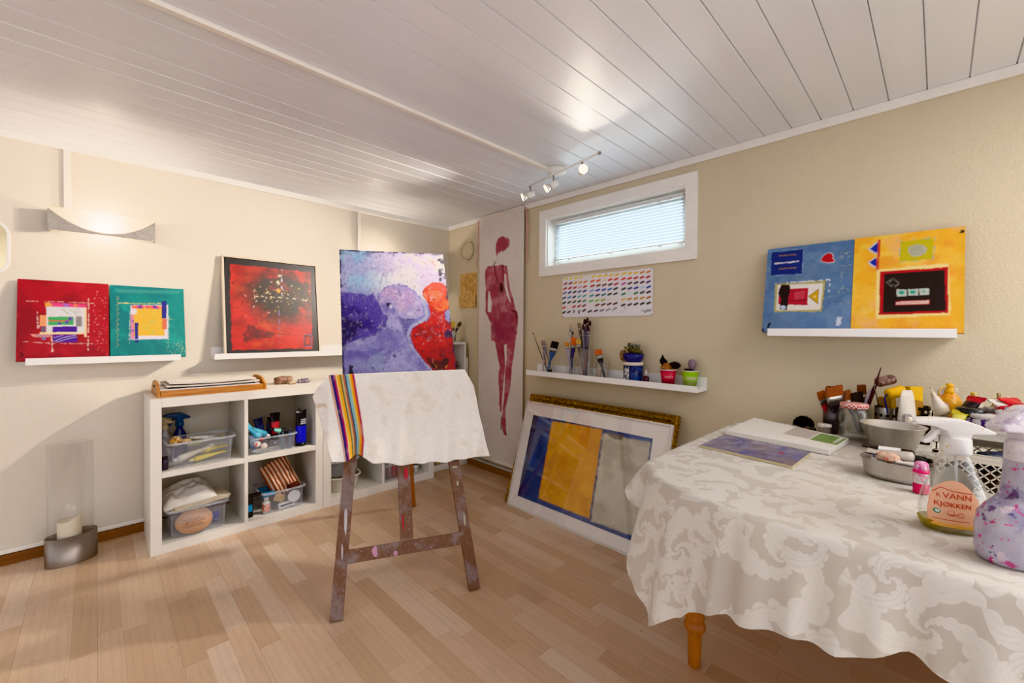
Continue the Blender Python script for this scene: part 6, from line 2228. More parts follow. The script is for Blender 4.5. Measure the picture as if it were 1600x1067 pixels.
t = thing('paint_dauber', 'small pink paint bottle in front of the oval dish', 'bottle', (1.490, .026, TC))
MB().lathe([(0, 0), (.0145, .0005), (.0155, .002), (.0155, .026)], 28).build('bottle_base', pm('d81c5c', .3), t)
MB().lathe([(.0157, .026), (.0157, .052)], 28, close=False).build('label_band', splat_mat('pink smeared label', 'dcd0d0', ['e07c9c', 'b8a4a8'], 90, .4, .56), t)
MB().lathe([(.0158, .052), (.0168, .053), (.0162, .058), (.0140, .060)], 28, close=False).build('ring', pm('e0246c', .3), t)
MB().lathe([(.0142, .058), (.0135, .074), (.0105, .079), (0, .080)], 28).build('cap', splat_mat('pink stained cap', 'e09cc0', ['d84c98', 'ecd0dc'], 70, .4, .52), t)

# ================================================================== white baskets with paints at the right
m_bask = mat('ivory plastic', 'dcd5c8', .4, var=.03)


def lattice_basket(label, x0, x1, y0, y1, z0, h, lat=True):
    t = thing('plastic_basket', label, 'basket', ((x0 + x1) / 2, (y0 + y1) / 2, z0))
    w, d = (x1 - x0) / 2, (y1 - y0) / 2
    b = MB()
    b.box((-w, -d, 0), (w, d, .004))
    band = .022
    if lat:
        for s_ in (-1, 1):
            b.box((-w, s_ * d - .0015, 0), (w, s_ * d + .0015, .012)).box((s_ * w - .0015, -d, 0), (s_ * w + .0015, d, .012))
            b.box((-w, s_ * d - .0015, h - band), (w, s_ * d + .0015, h)).box((s_ * w - .0015, -d, h - band), (s_ * w + .0015, d, h))
            z_a, z_b = .010, h - band + .002
            hgt = z_b - z_a
            step = .021
            k = -int(hgt / step) - 2
            while k * step < 2 * d + hgt:
                for sg in (-1, 1):
                    y_s = -d + k * step
                    lo, hi = 0.0, hgt
                    ya, yb = y_s, y_s + hgt
                    if sg < 0:
                        ya, yb = -ya, -yb
                    # clip to the face
                    def cut(yy):
                        return max(-d, min(d, yy))
                    ta = (cut(ya) - ya) / (yb - ya)
                    tb_ = (cut(yb) - ya) / (yb - ya)
                    if abs(ta - tb_) < 1e-3 or ta > 1 or tb_ < 0:
                        continue
                    za, zb = z_a + hgt * ta, z_a + hgt * tb_
                    b.bar((s_ * w, cut(ya), za), (s_ * w, cut(yb), zb), .0028, .0034, (1, 0, 0))
                k += 1
            k = -int(hgt / step) - 2
            while k * step < 2 * w + hgt:
                for sg in (-1, 1):
                    x_s = -w + k * step
                    xa, xb = x_s, x_s + hgt
                    if sg < 0:
                        xa, xb = -xa, -xb
                    cx_ = lambda xx: max(-w, min(w, xx))
                    ta = (cx_(xa) - xa) / (xb - xa)
                    tb_ = (cx_(xb) - xa) / (xb - xa)
                    if abs(ta - tb_) < 1e-3 or ta > 1 or tb_ < 0:
                        continue
                    b.bar((cx_(xa), s_ * d, z_a + hgt * ta), (cx_(xb), s_ * d, z_a + hgt * tb_), .0028, .0034, (0, 1, 0))
                k += 1
    else:
        for s_ in (-1, 1):
            b.box((-w, s_ * d - .0015, 0), (w, s_ * d + .0015, h)).box((s_ * w - .0015, -d, 0), (s_ * w + .0015, d, h))
    b.build('basket_body', m_bask, t)
    r_ = MB()
    for s_ in (-1, 1):
        r_.box((-w - .006, s_ * d - .006 + (0 if s_ < 0 else -.0), h - .010), (w + .006, s_ * d + .006, h)).box((s_ * w - .006, -d - .006, h - .010), (s_ * w + .006, d + .006, h))
    r_.build('rim', m_bask, t, bevel=.002)
    return t


lattice_basket('ivory lattice-sided basket of dark paint tubes on the table', 1.570, 1.815, -.42, .000, TC, .103)
Zb = TC + .006
ub = lattice_basket('shallow ivory basket of bottles and tubes stacked on the lattice one', 1.665, 1.920, -.428, .010, TC + .1255, .031, False)
for sx_ in (-.115, .010):
    for sy_ in (-.210, .210):
        MB().box((sx_ - .012, sy_ - .005, -.0218), (sx_ + .012, sy_ + .005, .002)).build('stacking_foot', m_bask, ub, bevel=.002)
paint_tube('navy tube slanting over the near rim of the lattice basket', (1.600, -.055, Zb + .072), (.03, -.085, .020), .125, .020, '1a2030', '232c44', '101218', .3)
paint_tube('black tube beside the navy one in the lattice basket', (1.625, -.062, Zb + .075), (.018, -.10, .006), .13, .019, '14161c', '20242e', '0c0c10', .2)
paint_tube('mauve-grey tube lying along the rim of the lattice basket', (1.592, -.085, Zb + .080), (.004, -.09, .003), .10, .012, '8c7c80', '9c8c90', '5c5054')
paint_tube('dark tube deep in the left corner of the lattice basket', (1.605, -.018, Zb + .050), (.02, -.10, .012), .12, .019, '1c1c22', '3a3c44', '18181c')
paint_tube('blue-lettered white tube at the right of the lattice basket', (1.600, -.150, Zb + .070), (.05, -.02, .03), .10, .015, 'c8c8d0', '2c3c8c', '1c2860')
for i, (yy, c_) in enumerate(((-.04, '4a2c24'), (-.085, '5c3a2c'), (-.13, '3c3038'), (-.2, '6a4030'), (-.26, '2c3048'))):
    paint_tube(['dark brown', 'red-brown', 'dusky violet', 'rust', 'ink blue'][i] + ' tube lying on the bottom of the lattice basket', (1.60, yy, Zb + .022), (.15, -.02, .0), .16, .019, c_, c_, '2a2420')
    if i < 3:
        paint_tube(['umber', 'maroon', 'slate'][i] + ' tube in the second layer of the lattice basket', (1.60, yy - .02, Zb + .056), (.15, .01, .0), .15, .016, ['4a3428', '5a2c2c', '3c3c44'][i], ['4a3428', '5a2c2c', '3c3c44'][i], '1c1818')

Zu = TC + .1255 + .0045


def dropper(label, x, y_, h, r, body, cap, z=Zu, loop=None, sp=True, name='paint_bottle'):
    t = thing(name, label, 'bottle', (x, y_, z))
    MB().lathe([(0, 0), (r * .95, .001), (r, .004), (r, h * .58), (r * .8, h * .68), (r * .42, h * .78)], 26).build('bottle_body', body, t)
    MB().lathe([(r * .46, h * .76), (r * .50, h * .80), (r * .32, h * .88), (r * .26, h * .9), (r * .33, h * .92), (r * .33, h * .99), (0, h)], 20).build('cap', cap, t)
    if loop is not None:
        P = [(0, 0, h * .93)]
        for k in range(9):
            a = k / 8 * PI * 1.1
            P.append((-.0 - (r * .4 + r * .85 * math.sin(a)) * .71, (r * .4 + r * .85 * math.sin(a)) * .71, h * .93 - (1 - math.cos(a)) * h * .17))
        MB().tube(P, .0016, 6).build('cap_strap', loop, t)
    return t


yel = pm('e0a820', .35)
dropper('yellow squeeze bottle with a strapped yellow cap in the upper basket', 1.83, -.026, .126, .026, splat_mat('orange yellow bottle', 'd89a2c', ['e8c070', 'c87820'], 40, .35, .58), yel, loop=yel)
dropper('white cone-topped bottle with a yellow tip, centre of the upper basket', 1.86, -.076, .102, .022, splat_mat('white stained bottle', 'd8d2c6', ['c8b46c', 'b8b0a8'], 50, .35, .6), splat_mat('yellow stained tip', 'd0b04c', ['e8e0c8', '8c7428'], 80, .4, .55))
dropper('olive-yellow bottle at the back of the upper basket', 1.885, -.122, .086, .018, pm('a8962c', .4), pm('b8a83c', .4))
dropper('black-and-white spotted small bottle in the upper basket', 1.845, -.124, .106, .013, splat_mat('spotted bottle', 'd8d4d0', ['18161a', '2c2a2e'], 90, .4, .52), splat_mat('ochre cap', 'c8b48c', ['7c6428'], 80, .4, .5))
dropper('white small bottle with a crimson patch in the upper basket', 1.815, -.138, .100, .013, splat_mat('crimson patched bottle', 'dcd4d0', ['8c1c34', 'c8a0a4'], 70, .4, .56), pm('e0d8d4', .4))
t = dropper('dark blue square-capped bottle at the right end of the upper basket', 1.79, -.178, .116, .024, splat_mat('slate stained bottle', '4a4a60', ['2c2c48', '8c8ca0'], 50, .4, .55), pm('2a2f74', .4))
t = thing('paint_jar', 'round jar with a black scuffed lid in the upper basket', 'jar', (1.735, -.066, Zu))
MB().lathe([(0, 0), (.026, .001), (.0275, .005), (.0275, .042), (.026, .048)], 32).build('jar_body', splat_mat('violet smeared jar', 'c8c2c8', ['4c2c84', '8c7c9c', 'e0dcd8'], 40, .35, .52), t)
MB().lathe([(0, .046), (.0295, .046), (.0300, .066), (.0275, .069), (0, .069)], 32).build('lid', splat_mat('scuffed black lid', '1c1e20', ['7c8488', '3c4044'], 60, .35, .6), t)
t = thing('paint_jar', 'low violet-smeared tub in front of the black-lidded jar', 'jar', (1.705, -.105, Zu))
MB().loft([ell_ring(0, 0, .027, .038, 0, 32), ell_ring(0, 0, .029, .040, .050, 32)]).build('jar_body', splat_mat('violet smeared tub', 'b8b0bc', ['4c2880', '3c2064', 'd0ccd0'], 36, .4, .5), t)
MB().loft([ell_ring(0, 0, .031, .042, .048, 32), ell_ring(0, 0, .031, .042, .056, 32), ell_ring(0, 0, .028, .039, .058, 32)]).build('lid', splat_mat('greyish lid', 'c8c2c4', ['8c8490', 'd8a83c'], 40, .4, .6), t)
paint_tube('yellow paint tube with grey cap at the left front of the upper basket', (1.690, -.036, Zu + .006), (.03, -.012, .06), .062, .012, 'd8c848', 'e0d46c', 'a8a8ac')
paint_tube('cream crumpled tube leaning left in the upper basket', (1.76, -.020, Zu + .02), (.0, .028, .075), .10, .018, 'cdbfa8', 'd8ccc0', 'b8a890')
paint_tube('white folded tube behind the cream crumpled one', (1.80, -.006, Zu + .02), (.03, -.012, .075), .10, .016, 'd8d2cc', 'c8a0a0', 'd0c8c0')
paint_tube('dark red and black tube below the yellow squeeze bottle', (1.755, -.042, Zu + .03), (.03, -.03, .05), .085, .016, 'b01c2c', '2c2428', '1c181c')
paint_tube('red paint tube lying at the front of the upper basket', (1.680, -.165, Zu + .03), (.03, .07, .022), .085, .019, 'c41828', 'b01424', 'd8c8a8')
paint_tube('white tube with a red band leaning back in the upper basket', (1.690, -.180, Zu + .03), (.07, .05, .05), .125, .017, 'd4cfc8', 'b42434', 'd0c8c0')
paint_tube('second red tube further right in the upper basket', (1.720, -.20, Zu + .04), (.05, .05, .045), .11, .018, 'c01828', 'a01420', '1c1818')
paint_tube('red-and-black tube at the right edge of the upper basket', (1.70, -.225, Zu + .03), (.06, .03, .04), .11, .018, 'b41424', '1c1214', '2c2424')
paint_tube('silver tube with a red end behind the black-lidded jar', (1.785, -.075, Zu + .05), (.03, -.075, .012), .10, .016, 'a8a4a8', 'c02c30', 'b8b4b8')
paint_tube('grey smeared tube across the middle of the upper basket', (1.735, -.110, Zu + .062), (.01, -.06, .012), .085, .014, '98949c', '3c3a40', 'b8b0b0')

# ================================================================== foreground spray bottles
R45 = -math.radians(45)
prof1 = [(0, .050, .026), (.004, .058, .031), (.018, .064, .035), (.045, .067, .036), (.075, .062, .034), (.105, .050, .031), (.130, .037, .027), (.150, .027, .024), (.162, .0225, .0215), (.168, .0205, .0205)]
m_sp = thin_glass('clear bottle plastic', 'ffffff', .12, .06, .55, 'd8d8d0')
m_head = splat_mat('paint-spotted white head', 'e6e3e0', ['d8bc4c', 'cfcac4', 'e8e6e4'], 46, .35, .62)
SPL = (1.262, -.028, TC)
prof1 = [(z_ * .95, a * (.87 if z_ < .14 else .96), b_ * .96) for z_, a, b_ in prof1]
s1 = spray_bottle('clear spray bottle with an orange label in the front right', SPL, R45 - math.radians(17), prof1, (m_sp, m_head), 1.08, .64, .96)
px_ = [p[0] for p in prof1]
prx = [p[1] for p in prof1]
pry = [p[2] for p in prof1]


def onb(x, z, e=.0007):
    rx, ry = interp(z, px_, prx), interp(z, px_, pry)
    k = max(0, 1 - abs(x / rx) ** 2.3) ** (1 / 2.3)
    return (x, -ry * k - e, z)


lab = MB()
rows = []
for j in range(25):
    v_ = j / 24
    row = []
    for i in range(33):
        u_ = i / 32
        x = -.054 + .074 * u_
        z0_ = .014 - .0 * u_
        z1_ = .062 + .046 * math.sin(min(max((u_ * .080 + .004) / .088, 0), 1) * PI) ** .8
        z_ = z0_ + (z1_ - z0_) * v_
        rx = interp(z_, px_, prx)
        x = max(x, -rx * .93)
        row.append(onb(x, z_))
    rows.append(row)
lab.grid(rows, 0, True)
def label_mat():
    m, t_, b_, o_ = nt('apricot label')
    sp_ = t_.nodes.new('ShaderNodeSeparateXYZ')
    t_.links.new(coords(t_), sp_.inputs[0])
    n_ = noise_node(t_, coords(t_), 60, 2)
    ad = t_.nodes.new('ShaderNodeMath')
    ad.operation = 'MULTIPLY_ADD'
    ad.inputs[1].default_value = .012
    t_.links.new(n_.outputs['Fac'], ad.inputs[0])
    t_.links.new(sp_.outputs['Z'], ad.inputs[2])
    c_ = ramp(t_, ad.outputs[0], [(.020, 'e8b03c'), (.034, 'f0b896')])
    t_.links.new(c_, b_.inputs['Base Color'])
    b_.inputs['Roughness'].default_value = .4
    return m
lo = lab.build('label', label_mat(), s1, label='apricot orange front label')
m_red = mat('label red', 'cc3c22', .5)
tx = MB()
W = lambda ox, oz, rot, e=.0012: (lambda x, y: onb(ox + x * math.cos(rot) - y * math.sin(rot), oz + x * math.sin(rot) + y * math.cos(rot), e))
text_faces(tx, 'KJØKKEN', .0125, None, 0, 'LEFT', W(-.047, .0560, -.02))
text_faces(tx, 'KJØKKEN', .0125, None, 0, 'LEFT', W(-.0467, .0563, -.02, .00125))
text_faces(tx, 'VANN', .0155, None, 0, 'LEFT', W(-.035, .0725, -.02))
text_faces(tx, 'R', .010, None, 0, 'LEFT', W(-.043, .073, -.02))
text_faces(tx, 'Vegan', .0065, None, 0, 'LEFT', W(-.030, .0395, -.02))
b = tx
for k in range(16):
    x0_ = -.048 + k * .0033
    b.grid([[onb(x0_, .0285, .0012), onb(x0_ + .0024, .0285, .0012)], [onb(x0_, .0298, .0012), onb(x0_ + .0024, .0298, .0012)]], 0, False)
def ringf(cx, cz, r0, r1, m_=0):
    P = [[onb(cx + r_ * math.cos(a * PI / 10), cz + r_ * math.sin(a * PI / 10), .0012) for a in range(21)] for r_ in (r0, r1)]
    tx.grid(P, m_, False)
ringf(-.024, .0435, .0050, .0056)
ringf(-.009, .041, .0050, .0056)
ringf(-.009, .041, .0026, .0031)
ringf(-.043, .0445, .0001, .0048, 1)
ringf(-.0425, .0450, .0006, .0030, 2)
# roof-like swoosh over the word
for (xa, za, xb, zb) in ((-.046, .080, -.036, .0915), (-.036, .0915, -.020, .0865), (-.020, .0865, .010, .0845)):
    P = [[], []]
    for k in range(7):
        f = k / 6
        P[0].append(onb(xa + (xb - xa) * f, za + (zb - za) * f, .0012))
        P[1].append(onb(xa + (xb - xa) * f, za + (zb - za) * f + .0014, .0012))
    tx.grid(P, 0, False)
tx.build('lettering', [m_red, mat('eco green', '3c8c64', .5), mat('eco white', 'e8efe8', .5)], lo)
rings = [ell_ring(0, 0, a * .93, b_ * .93, z_, 32, 2.3) for z_, a, b_ in [(.003, .055, .029), (.010, .060, .033), (.022, .064, .035)]]
MB().loft(rings).build('liquid', thin_glass('yellowish liquid', 'd8cf8a', .25, .05, .4, 'b8a03c'), s1)
bk = MB()
rows = []
for j in range(13):
    row = []
    for i in range(17):
        u_ = i / 16
        z_ = .02 + (.075 + .03 * math.sin(u_ * PI)) * j / 12
        x = -.02 + .062 * u_
        p = onb(min(x, interp(z_, px_, prx) * .93), z_, .0006)
        row.append((p[0], -p[1], p[2]))
    rows.append(row[::-1])
bk.grid(rows, 0, True).build('back_label', mat('pale back label', 'd2cdbc', .6), s1)

prof2 = [(0, .060, .036), (.005, .068, .042), (.02, .072, .044), (.060, .0725, .044), (.082, .069, .042), (.096, .058, .037), (.106, .045, .032), (.116, .034, .029), (.150, .0275, .0265), (.176, .026, .026), (.180, .024, .024)]
def splatglass(name):
    m, t_, b_, o_ = nt(name)
    vec = coords(t_)
    prev = None
    col = 'bcb6c4'
    fac = None
    for i, (c_, sc_, th) in enumerate((('9c94b4', 10, .50), ('d04a90', 44, .62), ('3c3c8c', 40, .64), ('c02c74', 62, .63), ('5a3c70', 24, .60), ('e0604c', 48, .69), ('d8c8d4', 34, .60))):
        mp = t_.nodes.new('ShaderNodeMapping')
        mp.inputs['Location'].default_value = (i * 2.7, i * 1.9, i)
        t_.links.new(vec, mp.inputs['Vector'])
        n_ = noise_node(t_, mp.outputs['Vector'], sc_, 3, .6, .2)
        f = ramp(t_, n_.outputs['Fac'], [(th, 0.0), (th + .04, 1.0)])
        col = mixc(t_, f, col, c_)
    t_.links.new(col, b_.inputs['Base Color'])
    b_.inputs['Roughness'].default_value = .22
    tr_ = t_.nodes.new('ShaderNodeBsdfTransparent')
    mx = t_.nodes.new('ShaderNodeMixShader')
    n_ = noise_node(t_, vec, 14, 3)
    t_.links.new(ramp(t_, n_.outputs['Fac'], [(.35, .62), (.6, .95)]), mx.inputs['Fac'])
    t_.links.new(tr_.outputs[0], mx.inputs[1])
    t_.links.new(b_.outputs[0], mx.inputs[2])
    t_.links.new(mx.outputs[0], o_.inputs['Surface'])
    return m
s2 = spray_bottle('big paint-splattered spray bottle cut by the right photo edge', (1.172, -.112, TC), R45 + PI, prof2, (splatglass('paint-splattered plastic'), splat_mat('cloudy stained head', 'd2ccd2', ['c8a87c', 'b8aabc', 'e0d8d8'], 30, .35, .56)), 1.2, .95, .9)
b = MB()
b.blob(.011, .3, 2, 3, 0, Matrix.Translation((.018, .0445, .050)), 2, (1, .15, .9))
b.tube([(.010, .0455, .046), (.0, .0455, .034), (-.012, .0455, .016)], .0007, 5)
b.build('paint_smear', mat('dry brown smear', '5c3424', .5), s2)

# ================================================================== brushes and pots on the long ledge under the window
ZL = .839 + .0185
XB = 2.226


def ledge_jar(label, y_, r, h, x=XB, m=None, name='glass_jar'):
    t = thing(name, label, 'jar', (x, y_, ZL))
    MB().lathe([(0, 0), (r * .96, 0), (r, .004), (r, h), (r * .93, h), (r * .92, .006), (0, .005)], 30, close=False).build('jar_body', m or m_glass, t)
    return t


ledge_jar('wide low glass of brushes, nearest the scroll on the brush ledge', 1.895, .044, .062)
bz = ZL + .0065
brush('thin pointed liner brush leaning left, first on the brush ledge', (XB, 1.900, bz), (XB - .015, 2.030, bz + .275), 'round', .02, .005, '2a2424', '5a4a44', .0026)
brush('brown round brush beside the thin liner brush', (XB + .01, 1.915, bz), (XB, 1.955, bz + .215), 'round', .03, .009, '5a3c2c', '7a5a4c', .0032)
brush('pink-smeared thin brush in the first ledge glass', (XB - .012, 1.925, bz), (XB - .01, 1.930, bz + .155), 'round', .026, .010, 'b08ca8', 'b49cb0', .0034)
brush('pale wide brush leaning left in the first ledge glass', (XB + .012, 1.875, bz), (XB + .005, 1.950, bz + .22), 'flat', .036, .026, '94807c', '8c8890', .004)
brush('big black-bristled brush with a blue handle in the first ledge glass', (XB - .005, 1.900, bz), (XB - .012, 1.822, bz + .215), 'flat', .048, .050, '121214', '3c5c8c', .0065, fl=.03)
b = MB()
for k in range(2):
    s_ = -1 if k else 1
    b.prism([(0, 0), (s_ * .014, -.012), (s_ * .018, -.008), (s_ * .012, .022), (s_ * .004, .02)], -.004, .004, 0, Matrix(((0, 0, 1, 0), (1, 0, 0, 0), (0, 1, 0, .012), (0, 0, 0, 1))))
o = b.build('binder_clip', mat('dark clip metal', '3c3c38', .4, metal=.5), bevel=.001)
o.location = (2.190, 1.848, ZL)
tag(o, 'small dark binder clip on the ledge in front of the first glass', 'clip')
ledge_jar('slim glass of orange and blue brushes, second on the brush ledge', 1.700, .034, .115)
brush('white-tipped brush rising highest from the second ledge glass', (XB, 1.690, bz), (XB + .01, 1.715, bz + .335), 'flat', .032, .018, 'b4a488', 'c0b8b0', .004)
brush('small orange fan brush at the left of the second ledge glass', (XB - .01, 1.690, bz), (XB - .02, 1.722, bz + .212), 'flat', .026, .026, 'c8782c', 'a89cb0', .0045)
brush('bright orange flat brush in the second ledge glass', (XB, 1.700, bz), (XB - .01, 1.668, bz + .245), 'flat', .052, .034, 'd0601c', '2c3060', .005)
brush('short yellow-tan brush in the second ledge glass', (XB + .012, 1.700, bz), (XB + .01, 1.692, bz + .21), 'flat', .03, .028, 'c49a4c', '4c4c64', .0045)
brush('small dark-tipped brush in the second ledge glass', (XB - .008, 1.708, bz), (XB + .005, 1.690, bz + .285), 'round', .022, .010, '2c2024', '5c5468', .0035)
t = ledge_jar('tall flared glass packed with dark brushes, third on the brush ledge', 1.580, .045, .175)
brush('two-tone flat brush leaning left from the tall flared glass', (XB, 1.575, bz), (XB + .005, 1.642, bz + .34), 'flat', .03, .022, '8c7c5c', '5c5650', .0045)
rg = random.Random(21)
for k, (dy, hh) in enumerate(((.030, .335), (.012, .365), (-.002, .375), (-.018, .335), (-.035, .355), (.02, .33), (-.026, .32))):
    brush('dark plum-tipped brush in the bunch filling the tall flared glass', (XB + rg.uniform(-.02, .02), 1.580 - dy * .3, bz), (XB + rg.uniform(-.015, .015), 1.580 + dy, bz + hh), 'round', .035, .015 + .003 * (k % 2), ['3a1c24', '2c1820', '44222a'][k % 3], ['6a6470', '5c5866', '747080'][k % 3], .006, group='dark brushes in the tall flared glass')
brush('yellowish fan brush low in the tall flared glass', (XB - .01, 1.590, bz), (XB - .015, 1.632, bz + .23), 'flat', .03, .03, 'c8a050', '6c6460', .004)
brush('red-striped thin handle inside the tall flared glass', (XB - .02, 1.585, bz), (XB - .02, 1.560, bz + .19), 'round', .02, .007, '3c2c30', 'b06a5c', .003)
ledge_jar('square-looking glass with one orange brush, fourth on the brush ledge', 1.455, .043, .098)
brush('wide orange brush with a black handle in the fourth ledge glass', (XB - .012, 1.432, bz), (XB - .015, 1.482, bz + .172), 'flat', .034, .042, 'b8561c', '26262c', .0065, fl=.028)
o = MB().box((-.01, -.014, 0), (.01, .014, .045)).build('eraser_block', mat('pinkish block', 'c8a898', .6), bevel=.002)
o.location = (XB - .01, 1.475, bz)
tag(o, 'pinkish eraser block inside the fourth ledge glass', 'eraser')
t = thing('paint_bucket', 'blue and white paint tub topped with stamps on the brush ledge', 'tub', (XB, 1.248, ZL))
MB().lathe([(0, 0), (.050, 0), (.053, .004), (.055, .098), (.050, .098)], 40).build('tub_body', [splat_mat('navy label', '1c2864', ['0f1434', '2c4484'], 30, .35, .5)], t)
b = MB()
P0, P1 = [], []
for k in range(13):
    a = PI + .55 - k * .10
    a = math.radians(185) - k * math.radians(7)
    P0.append((.0542 * math.cos(a), .0542 * math.sin(a), .004))
    P1.append((.0560 * math.cos(a), .0560 * math.sin(a), .090))
b.grid([P0, P1], 0, True).build('white_label', splat_mat('white label with dark brush marks', 'd8d4d8', ['1c2c3c', '243444'], 46, .4, .50), t)
MB().lathe([(.0505, .098), (.0585, .096), (.0595, .112), (.056, .115), (0, .115)], 40).build('lid', mat('cream lid', 'e0d6c8', .4), t)
t = thing('sponge_bowl', 'blue plastic cup with a woven mat stamp on the paint tub', 'bowl', (XB - .008, 1.243, ZL + .1155))
MB().lathe([(0, 0), (.042, 0), (.056, .022), (.058, .05), (.055, .05), (.05, .02), (0, .006)], 32, close=False).build('bowl_body', pm('2c3070', .4), t)
o = MB()
for i in range(5):
    for k in range(7):
        o.blob(.0085, .2, 2, i * 7 + k, 0, Matrix.Translation((-.03 + .0145 * i, -.045 + .0145 * k + (.006 if i % 2 else 0), .004 * math.sin(i + k))), 1, (1.1, 1.1, .8))
o.blob(.03, .15, 2, 3, 0, None, 2, (1.1, 1.5, .5))
o = o.build('woven_stamp', splat_mat('olive weave', '7c6c3c', ['3c3424', 'a8985c', '4c4c3c'], 70, .8, .48))
place(o, Rm((XB - .010, 1.238, ZL + .180), .12, .5, 0))
tag(o, 'woven olive texture stamp resting in the blue cup', 'stamp')
o = MB().tube([(0, -.034, 0), (0, .034, .012)], .0125, 16).build('stamp_roller', splat_mat('grey green roller', '5c6458', ['3c443c', '8c8c74'], 50, .5, .5))
o.location = (XB - .01, 1.238, ZL + .202)
tag(o, 'grey-green cylinder on top of the woven stamp', 'roller')
o = MB().blob(.026, .25, 2, 15, 0, None, 3, (.8, .8, 1.3)).build('sponge', mat('tan brown sponge', '8c6c50', .9, var=.2, vs=60))
o.location = (XB - .01, 1.305, ZL + .150)
tag(o, 'tan sponge hanging over the left side of the paint tub', 'sponge')
t = thing('varnish_bottle', 'tiny dark red bottle with a white cap beside the paint tub', 'bottle', (XB - .012, 1.160, ZL))
MB().lathe([(0, 0), (.015, 0), (.016, .003), (.016, .034), (.006, .042)], 22).build('bottle_body', pm('3a1220', .15), t)
MB().lathe([(.0075, .040), (.0065, .072), (.004, .076), (0, .076)], 16).build('cap', pm('d8c8c4'), t)


def paper_cup(label, y_, x, z_, c1, c2, txt):
    t = thing('paper_cup', label, 'cup', (x, y_, z_))
    MB().lathe([(0, .004), (.030, .004), (.031, 0), (.0415, .084), (.0395, .084), (.030, .008), (0, .008)], 40, close=False).build('cup_body', c1, t)
    if c2:
        MB().lathe([(.0388, .058), (.0418, .082)], 40, close=False).build('upper_band', c2, t)
    MB().lathe([(.040, .083), (.0435, .083), (.0440, .086), (.0430, .088), (.0400, .087)], 40, close=False).build('rim', pm('efe8e4'), t)
    tx = MB()
    th0 = math.radians(212)
    def wp(x_, y2):
        zz = .043 + y2
        r_ = .031 + .0105 * zz / .084 + .0009
        a = th0 + x_ / .037
        return (r_ * math.cos(a), r_ * math.sin(a), zz)
    text_faces(tx, txt, .021, None, 0, 'CENTER', wp)
    if c2:
        P0, P1 = [], []
        for k in range(13):
            f = k / 12
            x_ = -.017 + .034 * f
            yy = -.012 - .012 * math.sin(f * PI)
            P0.append(wp(x_, yy))
            P1.append(wp(x_, yy - .0022))
        tx.grid([P1, P0], 0, False)
    tx.build('lettering', mat('cup lettering', 'e8c4cc' if not c2 else 'd4e8a8', .5), t)
    return t


paper_cup('crimson paper cup with pale lettering on the brush ledge', 1.035, 2.222, ZL, mat('crimson card', 'c41c3c', .4), None, 'enjoy')
paper_cup('lime green paper cup with a smile, last on the brush ledge', .925, 2.245, ZL, mat('pale lime card', 'a8c85c', .4), mat('lime card', '8cbc10', .4), 'enjoy')
o = MB().blob(.028, .25, 2, 21, 0, None, 3, (1, 1.2, .8)).build('sponge', splat_mat('rust sponge', '9c5a30', ['6c3c20', 'b87c4c'], 40, .9, .5))
o.location = (2.222, 1.035, ZL + .098)
tag(o, 'rust brown sponge in the crimson cup', 'sponge')
o = MB().blob(.018, .35, 2.5, 24, 0, None, 3, (1, 1, 1)).lathe([(.012, 0), (.007, .02), (0, .034)], 8, 0, Matrix.Translation((0, .004, .006))).build('sponge', mat('black sponge', '0e0d10', .9))
o.location = (2.215, 1.060, ZL + .128)
tag(o, 'black pointed sponge standing in the crimson cup', 'sponge')
o = MB().blob(.022, .25, 2.5, 27, 0, None, 3, (1, 1.3, .8)).build('sponge', mat('charcoal sponge', '1c181c', .9))
o.location = (2.218, .995, ZL + .112)
tag(o, 'charcoal sponge hanging out at the right of the crimson cup', 'sponge')
t = place(thing('foam_dauber', 'mauve foam dauber standing in the lime cup', 'dauber'), frame((2.246, .925, ZL + .012), (0, -.012, .13)))
MB().lathe([(.006, 0), (.007, .07), (.009, .082)], 14).build('handle', mat('dauber stem', '5c505c', .5), t)
MB().lathe([(.009, .08), (.015, .088), (.022, .108), (.02, .126), (.010, .134), (0, .135)], 20).build('foam_head', mat('mauve foam', '8c7c88', .9, var=.12), t)
o = MB().box((-.012, -.022, 0), (.012, .022, .02)).build('charcoal_stick', mat('charcoal black', '141216', .8), bevel=.004)
o.location = (2.246, .932, ZL + .075)
tag(o, 'black block lying inside the rim of the lime cup', 'charcoal')
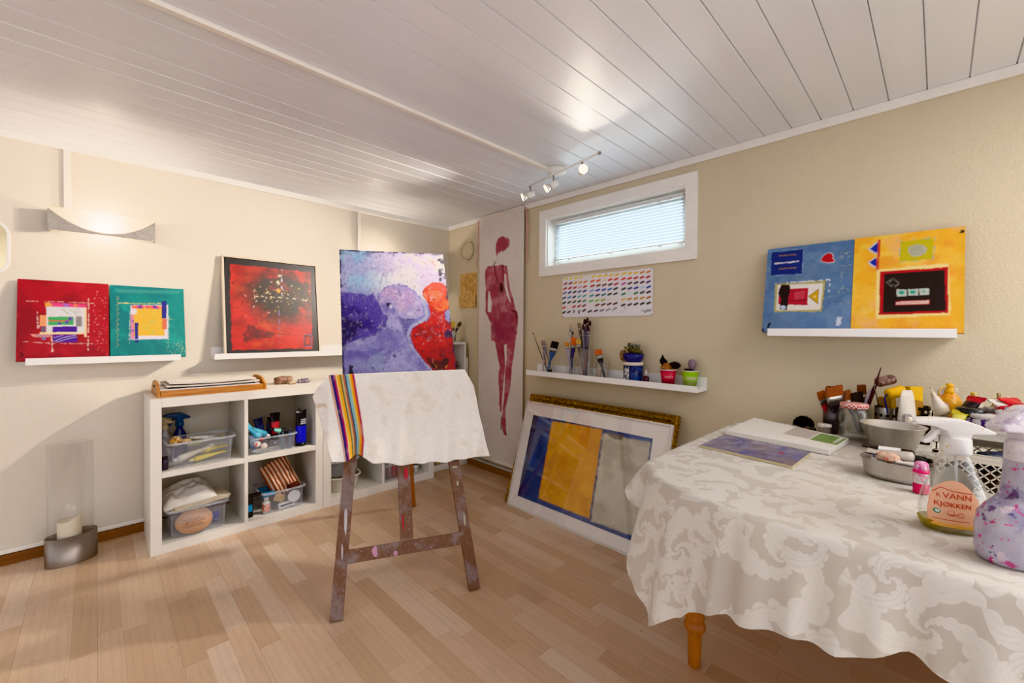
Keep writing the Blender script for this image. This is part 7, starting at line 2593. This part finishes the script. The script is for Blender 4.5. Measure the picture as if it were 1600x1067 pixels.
# ================================================================== camera
CAMH = 1.1468
yaw, pit, rol = (math.radians(a) for a in (45.3576, -.7341, .447))
Fv = Vector((math.cos(yaw) * math.cos(pit), math.sin(yaw) * math.cos(pit), math.sin(pit)))
Rv = Vector((math.sin(yaw), -math.cos(yaw), 0))
Uv = Rv.cross(Fv)
R2 = Rv * math.cos(rol) + Uv * math.sin(rol)
U2 = -Rv * math.sin(rol) + Uv * math.cos(rol)
cam = bpy.data.cameras.new('camera')
cam.lens = 658.43 / 1600 * 36
cam.sensor_width = 36
cam.sensor_fit = 'HORIZONTAL'
cam.shift_y = (525.48 - 533.5) / 1600
cam.clip_start = .05
co_ = bpy.data.objects.new('camera', cam)
COL.objects.link(co_)
M = Matrix((R2, U2, -Fv)).transposed().to_4x4()
M.translation = (0, 0, CAMH)
co_.matrix_world = M
SC.camera = co_

# ================================================================== light
w = bpy.data.worlds.new('world')
SC.world = w
w.use_nodes = True
t = w.node_tree
bg = t.nodes['Background']
tc = t.nodes.new('ShaderNodeTexCoord')
sp_ = t.nodes.new('ShaderNodeSeparateXYZ')
t.links.new(tc.outputs['Generated'], sp_.inputs[0])
rp = t.nodes.new('ShaderNodeValToRGB')
rp.color_ramp.elements[0].position = .30
rp.color_ramp.elements[0].color = (1.08, 1.10, 1.17, 1)
rp.color_ramp.elements[1].position = .85
rp.color_ramp.elements[1].color = (4.4, 4.4, 4.5, 1)
mr_ = t.nodes.new('ShaderNodeMapRange')
mr_.inputs['From Min'].default_value = -1
mr_.inputs['From Max'].default_value = 1
t.links.new(sp_.outputs['X'], mr_.inputs['Value'])
t.links.new(mr_.outputs['Result'], rp.inputs['Fac'])
t.links.new(rp.outputs['Color'], bg.inputs['Color'])
bg.inputs['Strength'].default_value = 1.0


def area(name, loc, look, sx, sy, e, c):
    L = bpy.data.lights.new(name, 'AREA')
    L.shape = 'RECTANGLE'
    L.size, L.size_y = sx, sy
    L.energy = e
    L.color = c
    o = bpy.data.objects.new(name, L)
    COL.objects.link(o)
    o.location = loc
    o.rotation_euler = (Vector(look) - Vector(loc)).to_track_quat('-Z', 'Y').to_euler()
    return o


area('daylight', (WR + .75, 1.45, 2.35), (WR, 1.45, 1.75), 1.6, .9, 300, (.80, .90, 1.0))

area('added fill light', (1.45, -1.15, 2.06), (1.4, -1.1, 0), 1.1, .9, 26, (1.0, .97, .94))  # added soft fill, out of view, to brighten the table top and floor

SC.view_settings.view_transform = 'Khronos PBR Neutral'
SC.view_settings.look = 'None'
SC.view_settings.exposure = 0.07
SC.cycles.max_bounces = 10
SC.cycles.transparent_max_bounces = 24
SC.cycles.sample_clamp_indirect = 4
SC.cycles.caustics_reflective = False
SC.cycles.caustics_refractive = False
